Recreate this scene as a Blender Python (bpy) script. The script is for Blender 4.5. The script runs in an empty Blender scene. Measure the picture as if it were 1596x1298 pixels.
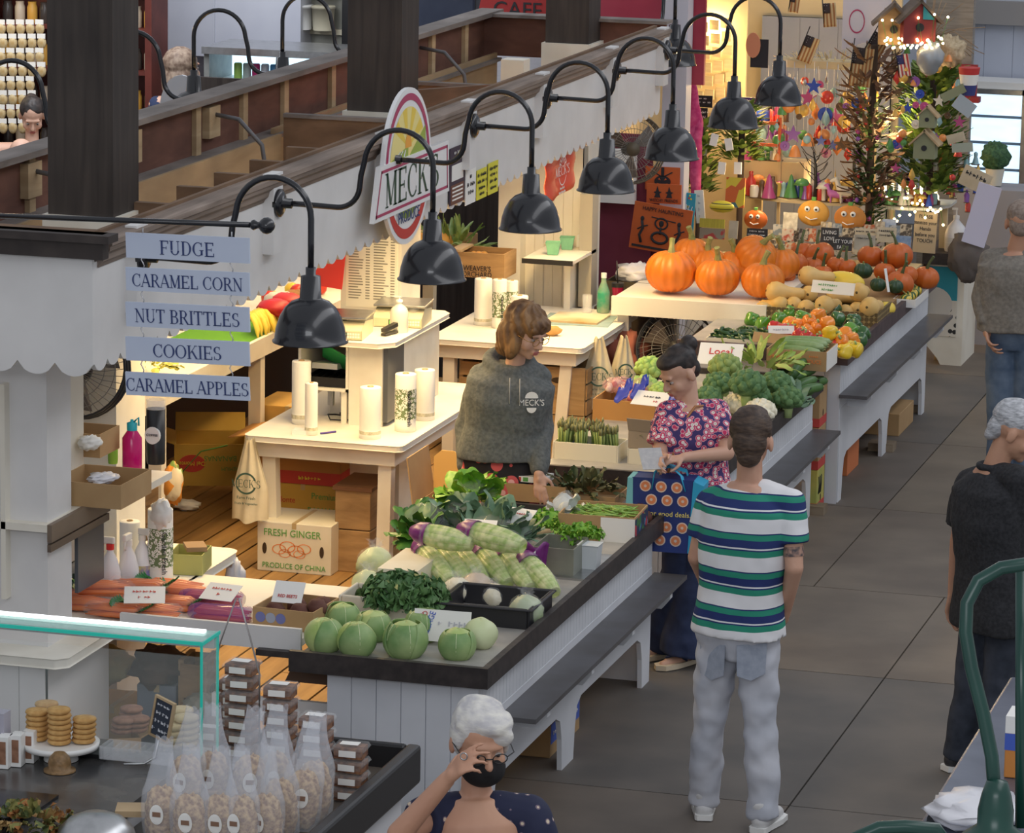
import bpy,bmesh,math,random
from mathutils import Vector,Matrix,Euler,noise
from math import sin,cos,pi,radians,sqrt,atan2
random.seed(7)
SC=bpy.context.scene
COL=SC.collection
# ---------------------------------------------------------------- camera
FPX=6000.0
def _rows(p,y,r):
 cp,sp,cy,sy,cr,sr=cos(p),sin(p),cos(y),sin(y),cos(r),sin(r)
 fwd=Vector((sy*cp,cy*cp,-sp));right=Vector((cy,-sy,0));down=fwd.cross(right)
 return cr*right+sr*down,-sr*right+cr*down,fwd
CR,CD,CF=_rows(.1982,-.2768,-.0177)
CAM=Vector((4.15,-14.25,4.8))
cd=bpy.data.cameras.new('camera');cam=bpy.data.objects.new('camera',cd);COL.objects.link(cam)
cd.sensor_fit='HORIZONTAL';cd.sensor_width=36;cd.lens=36*FPX/1596
cd.clip_start=.5;cd.clip_end=200
cam.matrix_world=Matrix(((CR.x,-CD.x,-CF.x,CAM.x),(CR.y,-CD.y,-CF.y,CAM.y),(CR.z,-CD.z,-CF.z,CAM.z),(0,0,0,1)))
SC.camera=cam
# ---------------------------------------------------------------- world, light, exposure
SC.view_settings.view_transform='Standard';SC.view_settings.look='None'
SC.view_settings.gamma=1;SC.view_settings.use_curve_mapping=False
SC.view_settings.exposure=0.0
w=bpy.data.worlds.new('world');SC.world=w;w.use_nodes=True
bg=w.node_tree.nodes['Background'];bg.inputs[0].default_value=(.90,.93,1,1);bg.inputs[1].default_value=.50
def area(name,loc,rot,size,power,col,sy=None,spread=None):
 d=bpy.data.lights.new(name,'AREA');d.energy=power;d.color=col;d.size=size
 if sy:d.shape='RECTANGLE';d.size_y=sy
 if spread:d.spread=radians(spread)
 o=bpy.data.objects.new(name,d);o.location=loc;o.rotation_euler=[radians(a)for a in rot];COL.objects.link(o);return o
def point(name,loc,power,col,r=.04):
 d=bpy.data.lights.new(name,'POINT');d.energy=power;d.color=col;d.shadow_soft_size=r
 o=bpy.data.objects.new(name,d);o.location=loc;COL.objects.link(o);return o
area('skylight',(6,2,9),(0,25,0),3.0,520,(.95,.96,1),26)
area('balcony_window',(4,-20,8),(55,0,5),8,420,(.93,.95,1),3)
area('back_window',(-6,22,7),(-50,0,0),8,200,(.85,.92,1),3)
area('far_aisle_fill',(-5.6,9.5,4.6),(35,0,15),2.0,150,(.92,.95,1),4)  # added fill, no real fixture: brightens the stalls across the other aisle
WARM=(1,.69,.31)
for i,(y,p)in enumerate(((1.7,14),(3.3,21),(4.4,15),(6.1,21),(7.4,20))):
 area('stall_light',(-1.68,y,1.99),(0,-6,0),.22,p*1.15,WARM,1.0,150)
area('back_counter_light',(-2.72,5.2,1.45+.5),(0,10,0),.15,36,WARM,4.6,130)
# ---------------------------------------------------------------- helpers
def ray(x,y):return CR*((x-798)/FPX)+CD*((y-649)/FPX)+CF
def W(x,y,z):d=ray(x,y);return CAM+d*((z-CAM.z)/d.z)
def AX(x,y,X):d=ray(x,y);return CAM+d*((X-CAM.x)/d.x)
def AY(x,y,Y):d=ray(x,y);return CAM+d*((Y-CAM.y)/d.y)
def AD(x,y,D):return CAM+ray(x,y)*D
V=Vector
MATS={}
def _nt(name):
 m=bpy.data.materials.new(name);m.use_nodes=True;nt=m.node_tree
 return m,nt,nt.nodes['Principled BSDF']
def _n(nt,t,**kw):
 n=nt.nodes.new(t)
 for k,v in kw.items():setattr(n,k,v)
 return n
def _coord(nt,scale=(1,1,1),kind='Object',rot=(0,0,0)):
 tc=_n(nt,'ShaderNodeTexCoord');mp=_n(nt,'ShaderNodeMapping')
 mp.inputs['Scale'].default_value=scale;mp.inputs['Rotation'].default_value=rot
 nt.links.new(tc.outputs[kind],mp.inputs[0]);return mp.outputs[0]
def _ramp(nt,fac,stops,interp='LINEAR'):
 r=_n(nt,'ShaderNodeValToRGB');r.color_ramp.interpolation=interp
 els=r.color_ramp.elements
 while len(els)<len(stops):els.new(1)
 for e,(p,c)in zip(els,stops):e.position=p;e.color=(*c,1)
 nt.links.new(fac,r.inputs[0]);return r.outputs[0]
def mat(name,c,c2=None,sc=9,r=.6,met=0,bump=0,st=(1,1,1),emit=0,ec=None,trans=0,alpha=1,lo=.35,hi=.65,detail=4,ior=1.45,coat=0,sss=0):
 if name in MATS:return MATS[name]
 m,nt,b=_nt(name);MATS[name]=m
 b.inputs['Base Color'].default_value=(*c,1);b.inputs['Roughness'].default_value=r;b.inputs['Metallic'].default_value=met
 if c2 or bump:
  no=_n(nt,'ShaderNodeTexNoise');no.inputs['Scale'].default_value=sc;no.inputs['Detail'].default_value=detail
  nt.links.new(_coord(nt,st),no.inputs['Vector'])
  if c2:nt.links.new(_ramp(nt,no.outputs[0],[(lo,c),(hi,c2)]),b.inputs['Base Color'])
  if bump:
   bp=_n(nt,'ShaderNodeBump');bp.inputs['Strength'].default_value=bump;bp.inputs['Distance'].default_value=.01
   nt.links.new(no.outputs[0],bp.inputs['Height']);nt.links.new(bp.outputs[0],b.inputs['Normal'])
 if emit:b.inputs['Emission Color'].default_value=(*(ec or c),1);b.inputs['Emission Strength'].default_value=emit
 if trans:b.inputs['Transmission Weight'].default_value=trans;b.inputs['IOR'].default_value=ior
 if coat:b.inputs['Coat Weight'].default_value=coat
 if alpha<1:b.inputs['Alpha'].default_value=alpha
 return m
def voro(name,stops,sc=30,r=.8,kind='Object',base=None,rand=1,thr=None,st=(1,1,1)):
 """cells of random colour; thr = flowers (rings of colours by distance to the cell centre) on a base"""
 m,nt,b=_nt(name);MATS[name]=m;b.inputs['Roughness'].default_value=r
 v=_n(nt,'ShaderNodeTexVoronoi');v.inputs['Scale'].default_value=sc;v.inputs['Randomness'].default_value=rand
 nt.links.new(_coord(nt,st,kind),v.inputs['Vector'])
 if thr:out=_ramp(nt,v.outputs['Distance'],stops,'CONSTANT')
 else:
  s=_n(nt,'ShaderNodeSeparateColor');nt.links.new(v.outputs['Color'],s.inputs[0]);out=_ramp(nt,s.outputs[0],stops,'CONSTANT')
 nt.links.new(out,b.inputs['Base Color']);return m
def bands(name,axis,stops,scale=1,off=0,r=.8,wob=0,mod=False):
 """constant colour bands along an object axis"""
 m,nt,b=_nt(name);MATS[name]=m;b.inputs['Roughness'].default_value=r
 vec=_coord(nt)
 if wob:
  no=_n(nt,'ShaderNodeTexNoise');no.inputs['Scale'].default_value=2.5;nt.links.new(vec,no.inputs[0])
  mx=_n(nt,'ShaderNodeVectorMath',operation='MULTIPLY_ADD');mx.inputs[1].default_value=(wob,)*3
  nt.links.new(no.outputs['Color'],mx.inputs[0]);nt.links.new(vec,mx.inputs[2]);vec=mx.outputs[0]
 sx=_n(nt,'ShaderNodeSeparateXYZ');nt.links.new(vec,sx.inputs[0])
 ma=_n(nt,'ShaderNodeMath',operation='MULTIPLY_ADD');ma.inputs[1].default_value=scale;ma.inputs[2].default_value=off
 nt.links.new(sx.outputs[axis],ma.inputs[0]);o=ma.outputs[0]
 if mod:
  fr=_n(nt,'ShaderNodeMath',operation='FRACT');nt.links.new(o,fr.inputs[0]);o=fr.outputs[0]
 nt.links.new(_ramp(nt,o,stops,'CONSTANT'),b.inputs['Base Color']);return m
def wood(name,c,c2,st=(3,3,30),r=.7,bump=.15,knots=True):
 m,nt,b=_nt(name);MATS[name]=m;b.inputs['Roughness'].default_value=r
 co=_coord(nt,st);no=_n(nt,'ShaderNodeTexNoise');no.inputs['Scale'].default_value=1.0;no.inputs['Detail'].default_value=6;no.inputs['Distortion'].default_value=.6
 nt.links.new(co,no.inputs[0]);out=_ramp(nt,no.outputs[0],[(.3,c),(.7,c2)])
 if knots:
  n2=_n(nt,'ShaderNodeTexNoise');n2.inputs['Scale'].default_value=2.2;nt.links.new(_coord(nt),n2.inputs[0])
  mx=_n(nt,'ShaderNodeMix',data_type='RGBA',blend_type='MULTIPLY');mx.inputs[0].default_value=.8
  nt.links.new(out,mx.inputs[6]);nt.links.new(_ramp(nt,n2.outputs[0],[(.3,(.62,.6,.58)),(.6,(1.05,1.03,1))]),mx.inputs[7]);out=mx.outputs[2]
 nt.links.new(out,b.inputs['Base Color'])
 bp=_n(nt,'ShaderNodeBump');bp.inputs['Strength'].default_value=bump;bp.inputs['Distance'].default_value=.01
 nt.links.new(no.outputs[0],bp.inputs['Height']);nt.links.new(bp.outputs[0],b.inputs['Normal']);return m
class MB:
 def __init__(s):s.v=[];s.f=[];s.mi=[];s.sm=[]
 def add(s,vs,fs,m=0,smooth=False,mx=None):
  o=len(s.v);s.v+=[tuple(mx@V(p))if mx else tuple(p)for p in vs]
  for f in fs:s.f.append([i+o for i in f]);s.mi.append(m);s.sm.append(smooth)
  return s
 def bx(s,x0,x1,y0,y1,z0,z1,m=0,mx=None):
  if x0>x1:x0,x1=x1,x0
  if y0>y1:y0,y1=y1,y0
  if z0>z1:z0,z1=z1,z0
  vs=[(x0,y0,z0),(x1,y0,z0),(x1,y1,z0),(x0,y1,z0),(x0,y0,z1),(x1,y0,z1),(x1,y1,z1),(x0,y1,z1)]
  return s.add(vs,[(3,2,1,0),(4,5,6,7),(0,1,5,4),(1,2,6,5),(2,3,7,6),(3,0,4,7)],m,False,mx)
 def box(s,c,d,m=0,rz=0,rx=0,ry=0,mx=None):
  q=Matrix.Translation(V(c))@Euler((rx,ry,rz)).to_matrix().to_4x4()
  if mx:q=mx@q
  return s.bx(-d[0]/2,d[0]/2,-d[1]/2,d[1]/2,-d[2]/2,d[2]/2,m,q)
 def beam(s,a,b,wd,h,m=0,up=(0,0,1)):
  a,b=V(a),V(b);d=b-a;L=d.length;d.normalize();u=V(up)
  sd=d.cross(u);sd.normalize();u=sd.cross(d)
  q=Matrix(((sd.x,d.x,u.x,a.x),(sd.y,d.y,u.y,a.y),(sd.z,d.z,u.z,a.z),(0,0,0,1)))
  return s.bx(-wd/2,wd/2,0,L,-h/2,h/2,m,q)
 def tube(s,pts,r,n=8,m=0,smooth=True,closed=False,rs=None,flat=None):
  pts=[V(p)for p in pts];k=len(pts);o=len(s.v);up=None
  for i,p in enumerate(pts):
   t=(pts[(i+1)%k]-pts[i-1])if(closed or 0<i<k-1)else(pts[1]-pts[0]if i==0 else pts[-1]-pts[-2])
   if t.length<1e-9:t=V((0,0,1))
   t.normalize()
   if up is None:up=V((0,0,1))if abs(t.z)<.9 else V((1,0,0))
   a=t.cross(up)
   if a.length<1e-6:a=t.orthogonal()
   a.normalize();b=a.cross(t);up=b
   R=rs[i]if rs else r
   for j in range(n):
    g=2*pi*j/n;s.v.append(tuple(p+a*(R*cos(g))+b*(R*sin(g)*(flat or 1))))
  for i in range(k if closed else k-1):
   for j in range(n):
    A=o+i*n+j;B=o+i*n+(j+1)%n;A2=o+((i+1)%k)*n+j;B2=o+((i+1)%k)*n+(j+1)%n
    s.f.append([A,A2,B2,B]);s.mi.append(m);s.sm.append(smooth)
  if not closed:
   s.f.append([o+j for j in range(n)]);s.mi.append(m);s.sm.append(False)
   s.f.append([o+(k-1)*n+n-1-j for j in range(n)]);s.mi.append(m);s.sm.append(False)
  return s
 def lathe(s,prof,c=(0,0,0),n=24,m=0,mx=None,smooth=True,cap=True):
  vs=[];fs=[];k=len(prof);c=V(c)
  for r,z in prof:
   for j in range(n):g=2*pi*j/n;vs.append((c.x+r*cos(g),c.y+r*sin(g),c.z+z))
  for i in range(k-1):
   for j in range(n):fs.append((i*n+j,i*n+(j+1)%n,(i+1)*n+(j+1)%n,(i+1)*n+j))
  s.add(vs,fs,m,smooth,mx)
  if cap:
   if prof[0][0]>1e-4:s.add(vs[:n],[tuple(range(n-1,-1,-1))],m,False,mx)
   if prof[-1][0]>1e-4:s.add(vs[-n:],[tuple(range(n))],m,False,mx)
  return s
 def prism(s,pts,d0,d1,plane='xz',m=0,mx=None):
  """polygon (convex or not) extruded along the remaining axis"""
  def P3(p,d):return{'xz':(p[0],d,p[1]),'yz':(d,p[0],p[1]),'xy':(p[0],p[1],d)}[plane]
  n=len(pts);vs=[P3(p,d0)for p in pts]+[P3(p,d1)for p in pts]
  fs=[tuple(range(n)),tuple(range(2*n-1,n-1,-1))]+[(i,(i+1)%n,(i+1)%n+n,i+n)for i in range(n)]
  return s.add(vs,fs,m,False,mx)
 def ball(s,c,r,nu=16,nv=10,m=0,rot=None,fn=None,smooth=True):
  if not hasattr(r,'__len__'):r=(r,r,r)
  vs=[];fs=[];q=Matrix.Translation(V(c))@(Euler(rot).to_matrix().to_4x4()if rot else Matrix())
  for i in range(nv+1):
   t=pi*i/nv
   for j in range(nu):
    g=2*pi*j/nu;p=V((sin(t)*cos(g),sin(t)*sin(g),cos(t)))
    k=fn(p,t,g)if fn else 1
    if hasattr(k,'__len__'):p=V(k)
    else:p=p*k
    vs.append((p.x*r[0],p.y*r[1],p.z*r[2]))
  for i in range(nv):
   for j in range(nu):fs.append((i*nu+j,(i+1)*nu+j,(i+1)*nu+(j+1)%nu,i*nu+(j+1)%nu))
  return s.add(vs,fs,m,smooth,q)
 def cap(s,a,b,r0,r1,n=12,k=4,m=0,sy=1):
  """tapered capsule"""
  a,b=V(a),V(b);d=b-a
  L=max(d.length,1e-5);d=d/L;pts=[];rs=[]
  for i in range(k):t=pi/2*(i+.15)/k;pts.append(a-d*(r0*cos(t)));rs.append(r0*sin(t))
  pts.append(a);rs.append(r0);pts.append(b);rs.append(r1)
  for i in range(k-1,-1,-1):t=pi/2*(i+.15)/k;pts.append(b+d*(r1*cos(t)));rs.append(r1*sin(t))
  return s.tube(pts,0,n,m,True,rs=rs,flat=sy)
 def grid(s,fn,nu,nv,m=0,smooth=True,th=0,mx=None):
  vs=[fn(i/nu,j/nv)for j in range(nv+1)for i in range(nu+1)]
  fs=[(j*(nu+1)+i,j*(nu+1)+i+1,(j+1)*(nu+1)+i+1,(j+1)*(nu+1)+i)for j in range(nv)for i in range(nu)]
  return s.add(vs,fs,m,smooth,mx)
 def build(s,name,mats,parent=None,loc=None,solid=0,bevel=0,sub=0,remesh=0,smooth=0,rot=None):
  if not isinstance(mats,(list,tuple)):mats=[mats]
  vs=s.v
  if parent is None and loc is None:
   xs=[p[0]for p in vs];ys=[p[1]for p in vs];zs=[p[2]for p in vs]
   loc=((min(xs)+max(xs))/2,(min(ys)+max(ys))/2,min(zs));vs=[(p[0]-loc[0],p[1]-loc[1],p[2]-loc[2])for p in vs]
  me=bpy.data.meshes.new(name);me.from_pydata(vs,[],s.f)
  for q in mats:me.materials.append(q)
  me.polygons.foreach_set('material_index',s.mi);me.polygons.foreach_set('use_smooth',s.sm);me.validate();me.update()
  o=bpy.data.objects.new(name,me);COL.objects.link(o);o.parent=parent
  if loc is not None:o.location=loc
  if rot:o.rotation_euler=rot
  if remesh:
   q=o.modifiers.new('r','REMESH');q.mode='VOXEL';q.voxel_size=remesh;q.use_smooth_shade=True
  if smooth:
   q=o.modifiers.new('s','SMOOTH');q.iterations=smooth;q.factor=.5
  if solid:q=o.modifiers.new('t','SOLIDIFY');q.thickness=solid;q.offset=0
  if bevel:q=o.modifiers.new('b','BEVEL');q.width=bevel;q.segments=2;q.limit_method='ANGLE'
  if sub:q=o.modifiers.new('u','SUBSURF');q.levels=sub;q.render_levels=sub
  return o
def tag(o,label,cat,group=None,kind=None):
 if label:o['label']=label
 if cat:o['category']=cat
 if group:o['group']=group
 if kind:o['kind']=kind
 return o
def thing(name,label,cat,loc=(0,0,0),rz=0,group=None,rot=None,sc=1):
 o=bpy.data.objects.new(name,None);o.empty_display_size=.1;COL.objects.link(o)
 o.location=loc;o.rotation_euler=rot or(0,0,rz);o.scale=(sc,)*3 if not hasattr(sc,'__len__')else sc
 return tag(o,label,cat,group)
KIDS={}
def dup(root,loc=None,rz=None,label=None,group=None,rot=None,sc=None):
 def cp(o,par):
  c=o.copy();COL.objects.link(c);c.parent=par
  for ch in kids.get(o.name,[]):cp(ch,c)
  return c
 kids={}
 def walk(o):
  kids[o.name]=[k for k in o.children]
  for k in kids[o.name]:walk(k)
 walk(root);r=cp(root,root.parent)
 if loc is not None:r.location=loc
 if rz is not None:r.rotation_euler=(0,0,rz)
 if rot is not None:r.rotation_euler=rot
 if sc is not None:r.scale=(sc,)*3 if not hasattr(sc,'__len__')else sc
 if label:r['label']=label
 if group:r['group']=group
 return r
def struct(o):o['kind']='structure';return o
LEGIBLE=set("PRODUCE|MECK'S|Garden Fresh|WEAVER'S|ORCHARD|FRESH GINGER|PRODUCE OF CHINA|Del Monte|PREMIUM|Premium|BANANAS|Dole|MU|Cal Organic|CABBAGE|RED|COFFEE|or good deals.|CAFE|cereal|Local|RED BEETS|Farm Fresh|Fruits & Vegetables|WITCHY FRIENDS|HAPPY HAUNTING|FALL|UNICORN|LIVING|LOVE|LET YOUR|FAITH|PLEASE|sanitize your|Hands|before you|TOUCH".split('|'))
def text(s,size,loc,rot,m,parent=None,name='lettering',th=.002,al='CENTER',sx=1,off=0,sp=1.0):
 if s not in LEGIBLE:
  mb=MB();x=-len(s)*.3*size*sx;rr=random.Random(s)
  for c in s:
   if c!=' ':h=size*rr.uniform(.3,.62);mb.bx(x,x+size*.16*sx,-h/2,h/2,0,th*.6);mb.bx(x,x+size*.46*sx,-size*.06+rr.uniform(-.2,.2)*size,size*.06,0,th*.5)
   x+=size*.6*sx
  return mb.build('small_print',m,parent,loc=tuple(loc),rot=rot)
 cu=bpy.data.curves.new(name,'FONT');cu.body=s;cu.size=size;cu.extrude=th/2;cu.align_x=al;cu.align_y='CENTER';cu.offset=off;cu.space_character=sp;cu.resolution_u=3
 t=bpy.data.objects.new(name+'_t',cu);COL.objects.link(t)
 bpy.context.view_layer.update()
 me=bpy.data.meshes.new_from_object(t.evaluated_get(bpy.context.evaluated_depsgraph_get()))
 bpy.data.objects.remove(t);me.materials.clear();me.materials.append(m)
 o=bpy.data.objects.new(name,me);COL.objects.link(o);o.parent=parent;o.location=loc
 o.rotation_euler=rot;o.scale=(sx,1,1);return o
FY=(radians(90),0,0)
FX=(radians(90),0,radians(90))
FT=(0,0,0)
def arc(c,r,a0,a1,n,plane='xz',y=0):
 out=[]
 for i in range(n+1):
  g=radians(a0+(a1-a0)*i/n);out.append(V((c[0]+r*cos(g),y,c[1]+r*sin(g))))
 return out
 # ---------------------------------------------------------------- materials
WHT=mat('white_paint',(.74,.73,.72),(.66,.65,.64),3,.55,bump=.05)
WHT2=mat('old_white_paint',(.80,.76,.66),(.62,.56,.45),2.5,.6,bump=.1,lo=.5,hi=.8)
DECKW=wood('deck_wood',(.26,.14,.045),(.44,.26,.095),(14,1.2,14),.7)
BLK=mat('black_rim_paint',(.022,.018,.018),(.045,.036,.034),20,.5)
BRNRIM=mat('brown_rim_paint',(.055,.035,.038),(.09,.062,.064),14,.5)
DBRN=wood('dark_brown_post',(.034,.027,.024),(.062,.050,.043),(20,20,1.5),.7)
ROOFW=wood('roof_wood',(.13,.078,.045),(.22,.135,.08),(4,3,12),.8)
REDW=wood('reddish_board',(.12,.05,.035),(.19,.085,.058),(4,3,12),.8)
PLY=wood('plywood',(.34,.235,.13),(.46,.33,.19),(3,1.2,9),.8)
PINE=wood('pale_pine',(.42,.30,.17),(.58,.44,.27),(3,2,14),.8)
GREYW=wood('weathered_grey_wood',(.16,.14,.13),(.28,.25,.235),(6,2,12),.8)
CRATE=wood('crate_wood',(.28,.165,.07),(.46,.29,.13),(5,2,22),.8)
CARD=mat('cardboard',(.46,.30,.145),(.40,.25,.115),5,.8)
CARD2=mat('yellow_cardboard',(.58,.36,.10),(.48,.29,.08),4,.8)
CARDW=mat('white_cardboard',(.78,.74,.62),(.70,.65,.5),4,.8)
PAPER=mat('paper',(.85,.84,.8),r=.7)
PLW=mat('white_plastic',(.82,.82,.80),r=.35)
PLG=mat('grey_plastic',(.16,.17,.17),(.22,.23,.22),12,.5)
PLB=mat('black_plastic',(.015,.015,.017),r=.35)
BLKM=mat('black_enamel',(.008,.009,.013),r=.26,met=0,coat=.4)
STEEL=mat('steel',(.55,.56,.57),(.45,.46,.47),20,.3,1)
GLASS=mat('glass',(.9,1,.97),r=.02,alpha=.16)
CLEAR=mat('clear_plastic',(.9,.92,.95),r=.12,alpha=.22)
FILM=mat('plastic_film',(.95,.97,1),r=.06,alpha=.10)
INK=mat('black_ink',(.02,.02,.025),r=.7)
NAVY=mat('navy_ink',(.03,.05,.16),r=.6)
REDP=mat('red_plastic',(.75,.03,.03),r=.4)
GRN=mat('green_paint',(.02,.32,.08),r=.5)
TEAL=mat('teal_plastic',(.02,.42,.48),r=.4)
BULB=mat('lit_bulb',(1,.8,.5),emit=14,ec=(1,.72,.36))
# ================================================================ SETTING
bed=MB().bx(-14,9,-8,24,-.06,-.012).build('floor',mat('joint_dirt',(.02,.018,.016),r=.9));struct(bed)
FLM=[mat('concrete_%d'%i,a,b,2.2,.62,bump=.12,detail=10)for i,(a,b)in enumerate([((.13,.105,.083),(.18,.148,.115)),((.115,.096,.08),(.155,.13,.107)),((.145,.116,.086),(.19,.155,.115)),((.098,.09,.082),(.14,.123,.107))])]
fl=MB();random.seed(3)
xs_near=[-14,-9,-4.3,1.03,3.6,9];xs_far=[-14,-9,-4.3,.34,2.4,5.2,9]
ys=[-8,-5.2,-2.5,1.13,3.3,4.98,6.92,8.85,11.2,14,17,20.5,24]
for j in range(len(ys)-1):
 xs=xs_near if ys[j+1]<5 else xs_far
 for i in range(len(xs)-1):
  fl.bx(xs[i]+.004,xs[i+1]-.004,ys[j]+.004,ys[j+1]-.004,-.012,0,random.choice([0,0,1,2,3]))
struct(fl.build('floor',FLM))
dk=MB();x=-4.1
while x<-.80:
 y0=-.35
 for y1 in(random.uniform(2,4),6.1,9.35):
  dk.bx(x,x+.128,y0,y1-.006,.066,.1);y0=y1
 x+=.14
dk.bx(-4.1,-.69,-.33,9.3,0,.066,1)
tag(dk.build('deck_platform',[DECKW,mat('deck_dark',(.03,.018,.01),r=.9)]),'raised wooden plank deck inside the produce stall','deck')
# distant walls of the hall
HALLW=mat('hall_wall_paint',(.50,.54,.62),(.46,.50,.58),2,.6)
struct(MB().bx(-14,9,18.0,18.2,0,6).build('wall_back',HALLW))
struct(MB().bx(-14.2,-14,-8,24,0,6).build('wall_left',HALLW))
# fascia over the counter: scalloped hanging boards
def scallop(L0,L1,z,amp,wl,z1):
 """outline in (s, z) with a wavy lower edge, tips pointing down between bumps"""
 pts=[(L0,z1),(L0,z)];n=max(2,round(abs(L1-L0)/wl));st=(L1-L0)/n
 for k in range(n):
  for t in(.0,.18,.34,.5,.66,.82):pts.append((L0+st*(k+t),z-amp*(abs(sin(pi*t))**.6)))
 pts+=[(L1,z),(L1,z1)];return pts
FZ0,FZ1=2.03,2.47
fr=thing('stall_fascia','long white scalloped fascia board over the produce counter, brown cap moulding','fascia',(-1.42,-.58,2.0))
L=9.12
MB().prism(scallop(0,L,FZ0-2,.035,.135,.43),-.02,0,'yz').build('side_board',WHT,fr)
MB().prism(scallop(-2.2,0,FZ0-2,.05,.16,FZ1-2),-.02,0,'xz').build('front_board',WHT,fr)
cp=MB();cp.prism([(-.03,.44),(.004,.405),(.012,.42),(.026,.432),(.032,.455),(.052,.472),(.055,.49),(.064,.495),(.064,.515),(.04,.522),(-.03,.522)],.03,L,'xz');cp.bx(-.05,-.03,0,L,.46,.535,1)
cp.build('cap_moulding',[wood('weathered_moulding',(.17,.13,.105),(.33,.265,.225),(20,1.5,20),.8),ROOFW],fr)
cf=MB();cf.bx(-2.2,.06,-.06,0,FZ1-2.02,FZ1-1.92);cf.bx(-2.2,.10,-.10,0,FZ1-1.95,FZ1-1.92);cf.bx(-2.2,.0,-.0,.06,FZ1-1.96,FZ1-1.92,1)
cf.build('front_moulding',[mat('dark_moulding',(.03,.022,.02),(.05,.038,.033),9,.6),ROOFW],fr)
PLY_Y=[-.20,1.406,2.967,4.368,5.752,7.243,8.47]
for y in PLY_Y:MB().bx(0,.05,y+.58-.06,y+.58+.06,.18,.53).build('batten',WHT,fr)
wa=MB();wa.bx(-.05,-.02,.0,L,.05,.44);wa.build('back_rail',ROOFW,fr)
# roof frame of the stall seen from above
rf=thing('roof_frame','open brown timber roof frame of the produce stall, seen from above','roof frame',(-2.8,0,2.0))
MB().bx(0,.03,-1.4,9.4,.18,.47).build('far_board',REDW,rf)
MB().bx(-.05,.10,-1.4,9.5,.47,.50).build('far_cap',GREYW,rf)
MB().bx(-.06,-.02,-1.4,9.4,-.05,.47).build('outer_fascia',WHT,rf)
st=MB()
for k,y in enumerate([-.9,-.2,.55,.95,1.9,2.62,3.05,4.05,4.75,5.4,6.2,7.2,8.1,8.8]):st.bx(.03,.055,y,y+.07,.20,.47)
st.build('studs',PINE,rf)
pw=MB();pw.bx(.16,.18,-1.4,5.0,-.5,.22);pw.bx(.10,.12,5.05,9.3,-.4,.24);pw.build('plywood_panel',PLY,rf)
MB().bx(.03,.15,-1.4,9.3,.19,.21).build('ledger',GREYW,rf)
MB().bx(0,1.22,9.3,9.33,.22,.47).bx(0,1.24,9.24,9.40,.47,.49,1).build('end_board',[REDW,GREYW],rf)
for(yy,x0,z0,z1)in[(1.28,.80,.0,.385),(1.82,.80,.0,.385),(2.30,.80,.0,.385),(2.78,.80,.0,.385),(3.3,.80,.0,.385)]:
 MB().bx(x0,1.34,yy,yy+.04,.10,z1).build('short_joist',ROOFW,rf)
for(yy,x0,h0,h1)in[(5.0,.19,-.25,.31),(7.0,.12,-.2,.28)]:
 MB().bx(x0,1.34,yy,yy+.035,.06,h1).bx(x0,1.34,yy-.01,yy+.045,h1,h1+.02,1).build('cross_joist',[ROOFW,GREYW],rf)
a=W(785,105,2.3)-V((-2.8,0,2));b=W(850,38,2.55)-V((-2.8,0,2))
MB().beam((.75,7.5,.10),(1.15,9.1,.40),.14,.04).build('diagonal_brace',PINE,rf)
MB().beam((.4,5.6,.30),(1.32,6.9,.30),.04,.16).build('slanting_joist',ROOFW,rf)
c_=MB()
for y0 in(.25,1.95,4.3,7.9):
 p=[V((.04,y0,.40)),V((.2,y0-.02,.38)),V((.32,y0+.0,.25)),V((.36,y0,.0)),V((.30,y0,-.2))];c_.tube(p,.012,6)
c_.build('conduit',mat('grey_conduit',(.12,.12,.13),r=.4),rf)
bxs=MB()
for y0 in(.15,1.85,3.1,4.2,7.0):bxs.bx(.03,.07,y0,y0+.16,.28,.44)
bxs.build('junction_board',PINE,rf)
# square timber posts of the hall, white cladding below the roof frame
for k,y in enumerate((1.05,5.12,9.0)):
 p=MB().bx(0,.27,0,.27,.1,6).build('post',DBRN,None,loc=(-2.27,y,0))if 0 else None
 t=thing('timber_post',['wide dark brown timber post rising nearest the sign boards','middle dark brown timber post rising behind the round stall sign','dark brown timber post at the far end of the roof frame'][k],'post',(-2.14,y+.135,.1))
 s=.15 if k<2 else.14
 MB().bx(-s,s,-s,s,2.25,5.5).build('shaft',DBRN,t)
 MB().bx(-s-.02,s+.02,-s-.02,s+.02,0,2.25).build('white_cladding',WHT2,t)
 # white corner column in front
cc=AY(75,1000,-.3);MB().bx(cc.x-.34,cc.x,-.3,-.05,.1,2.1).build('column',WHT)
tag(bpy.data.objects['column'],'white square column under the front corner of the fascia','column')
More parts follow.
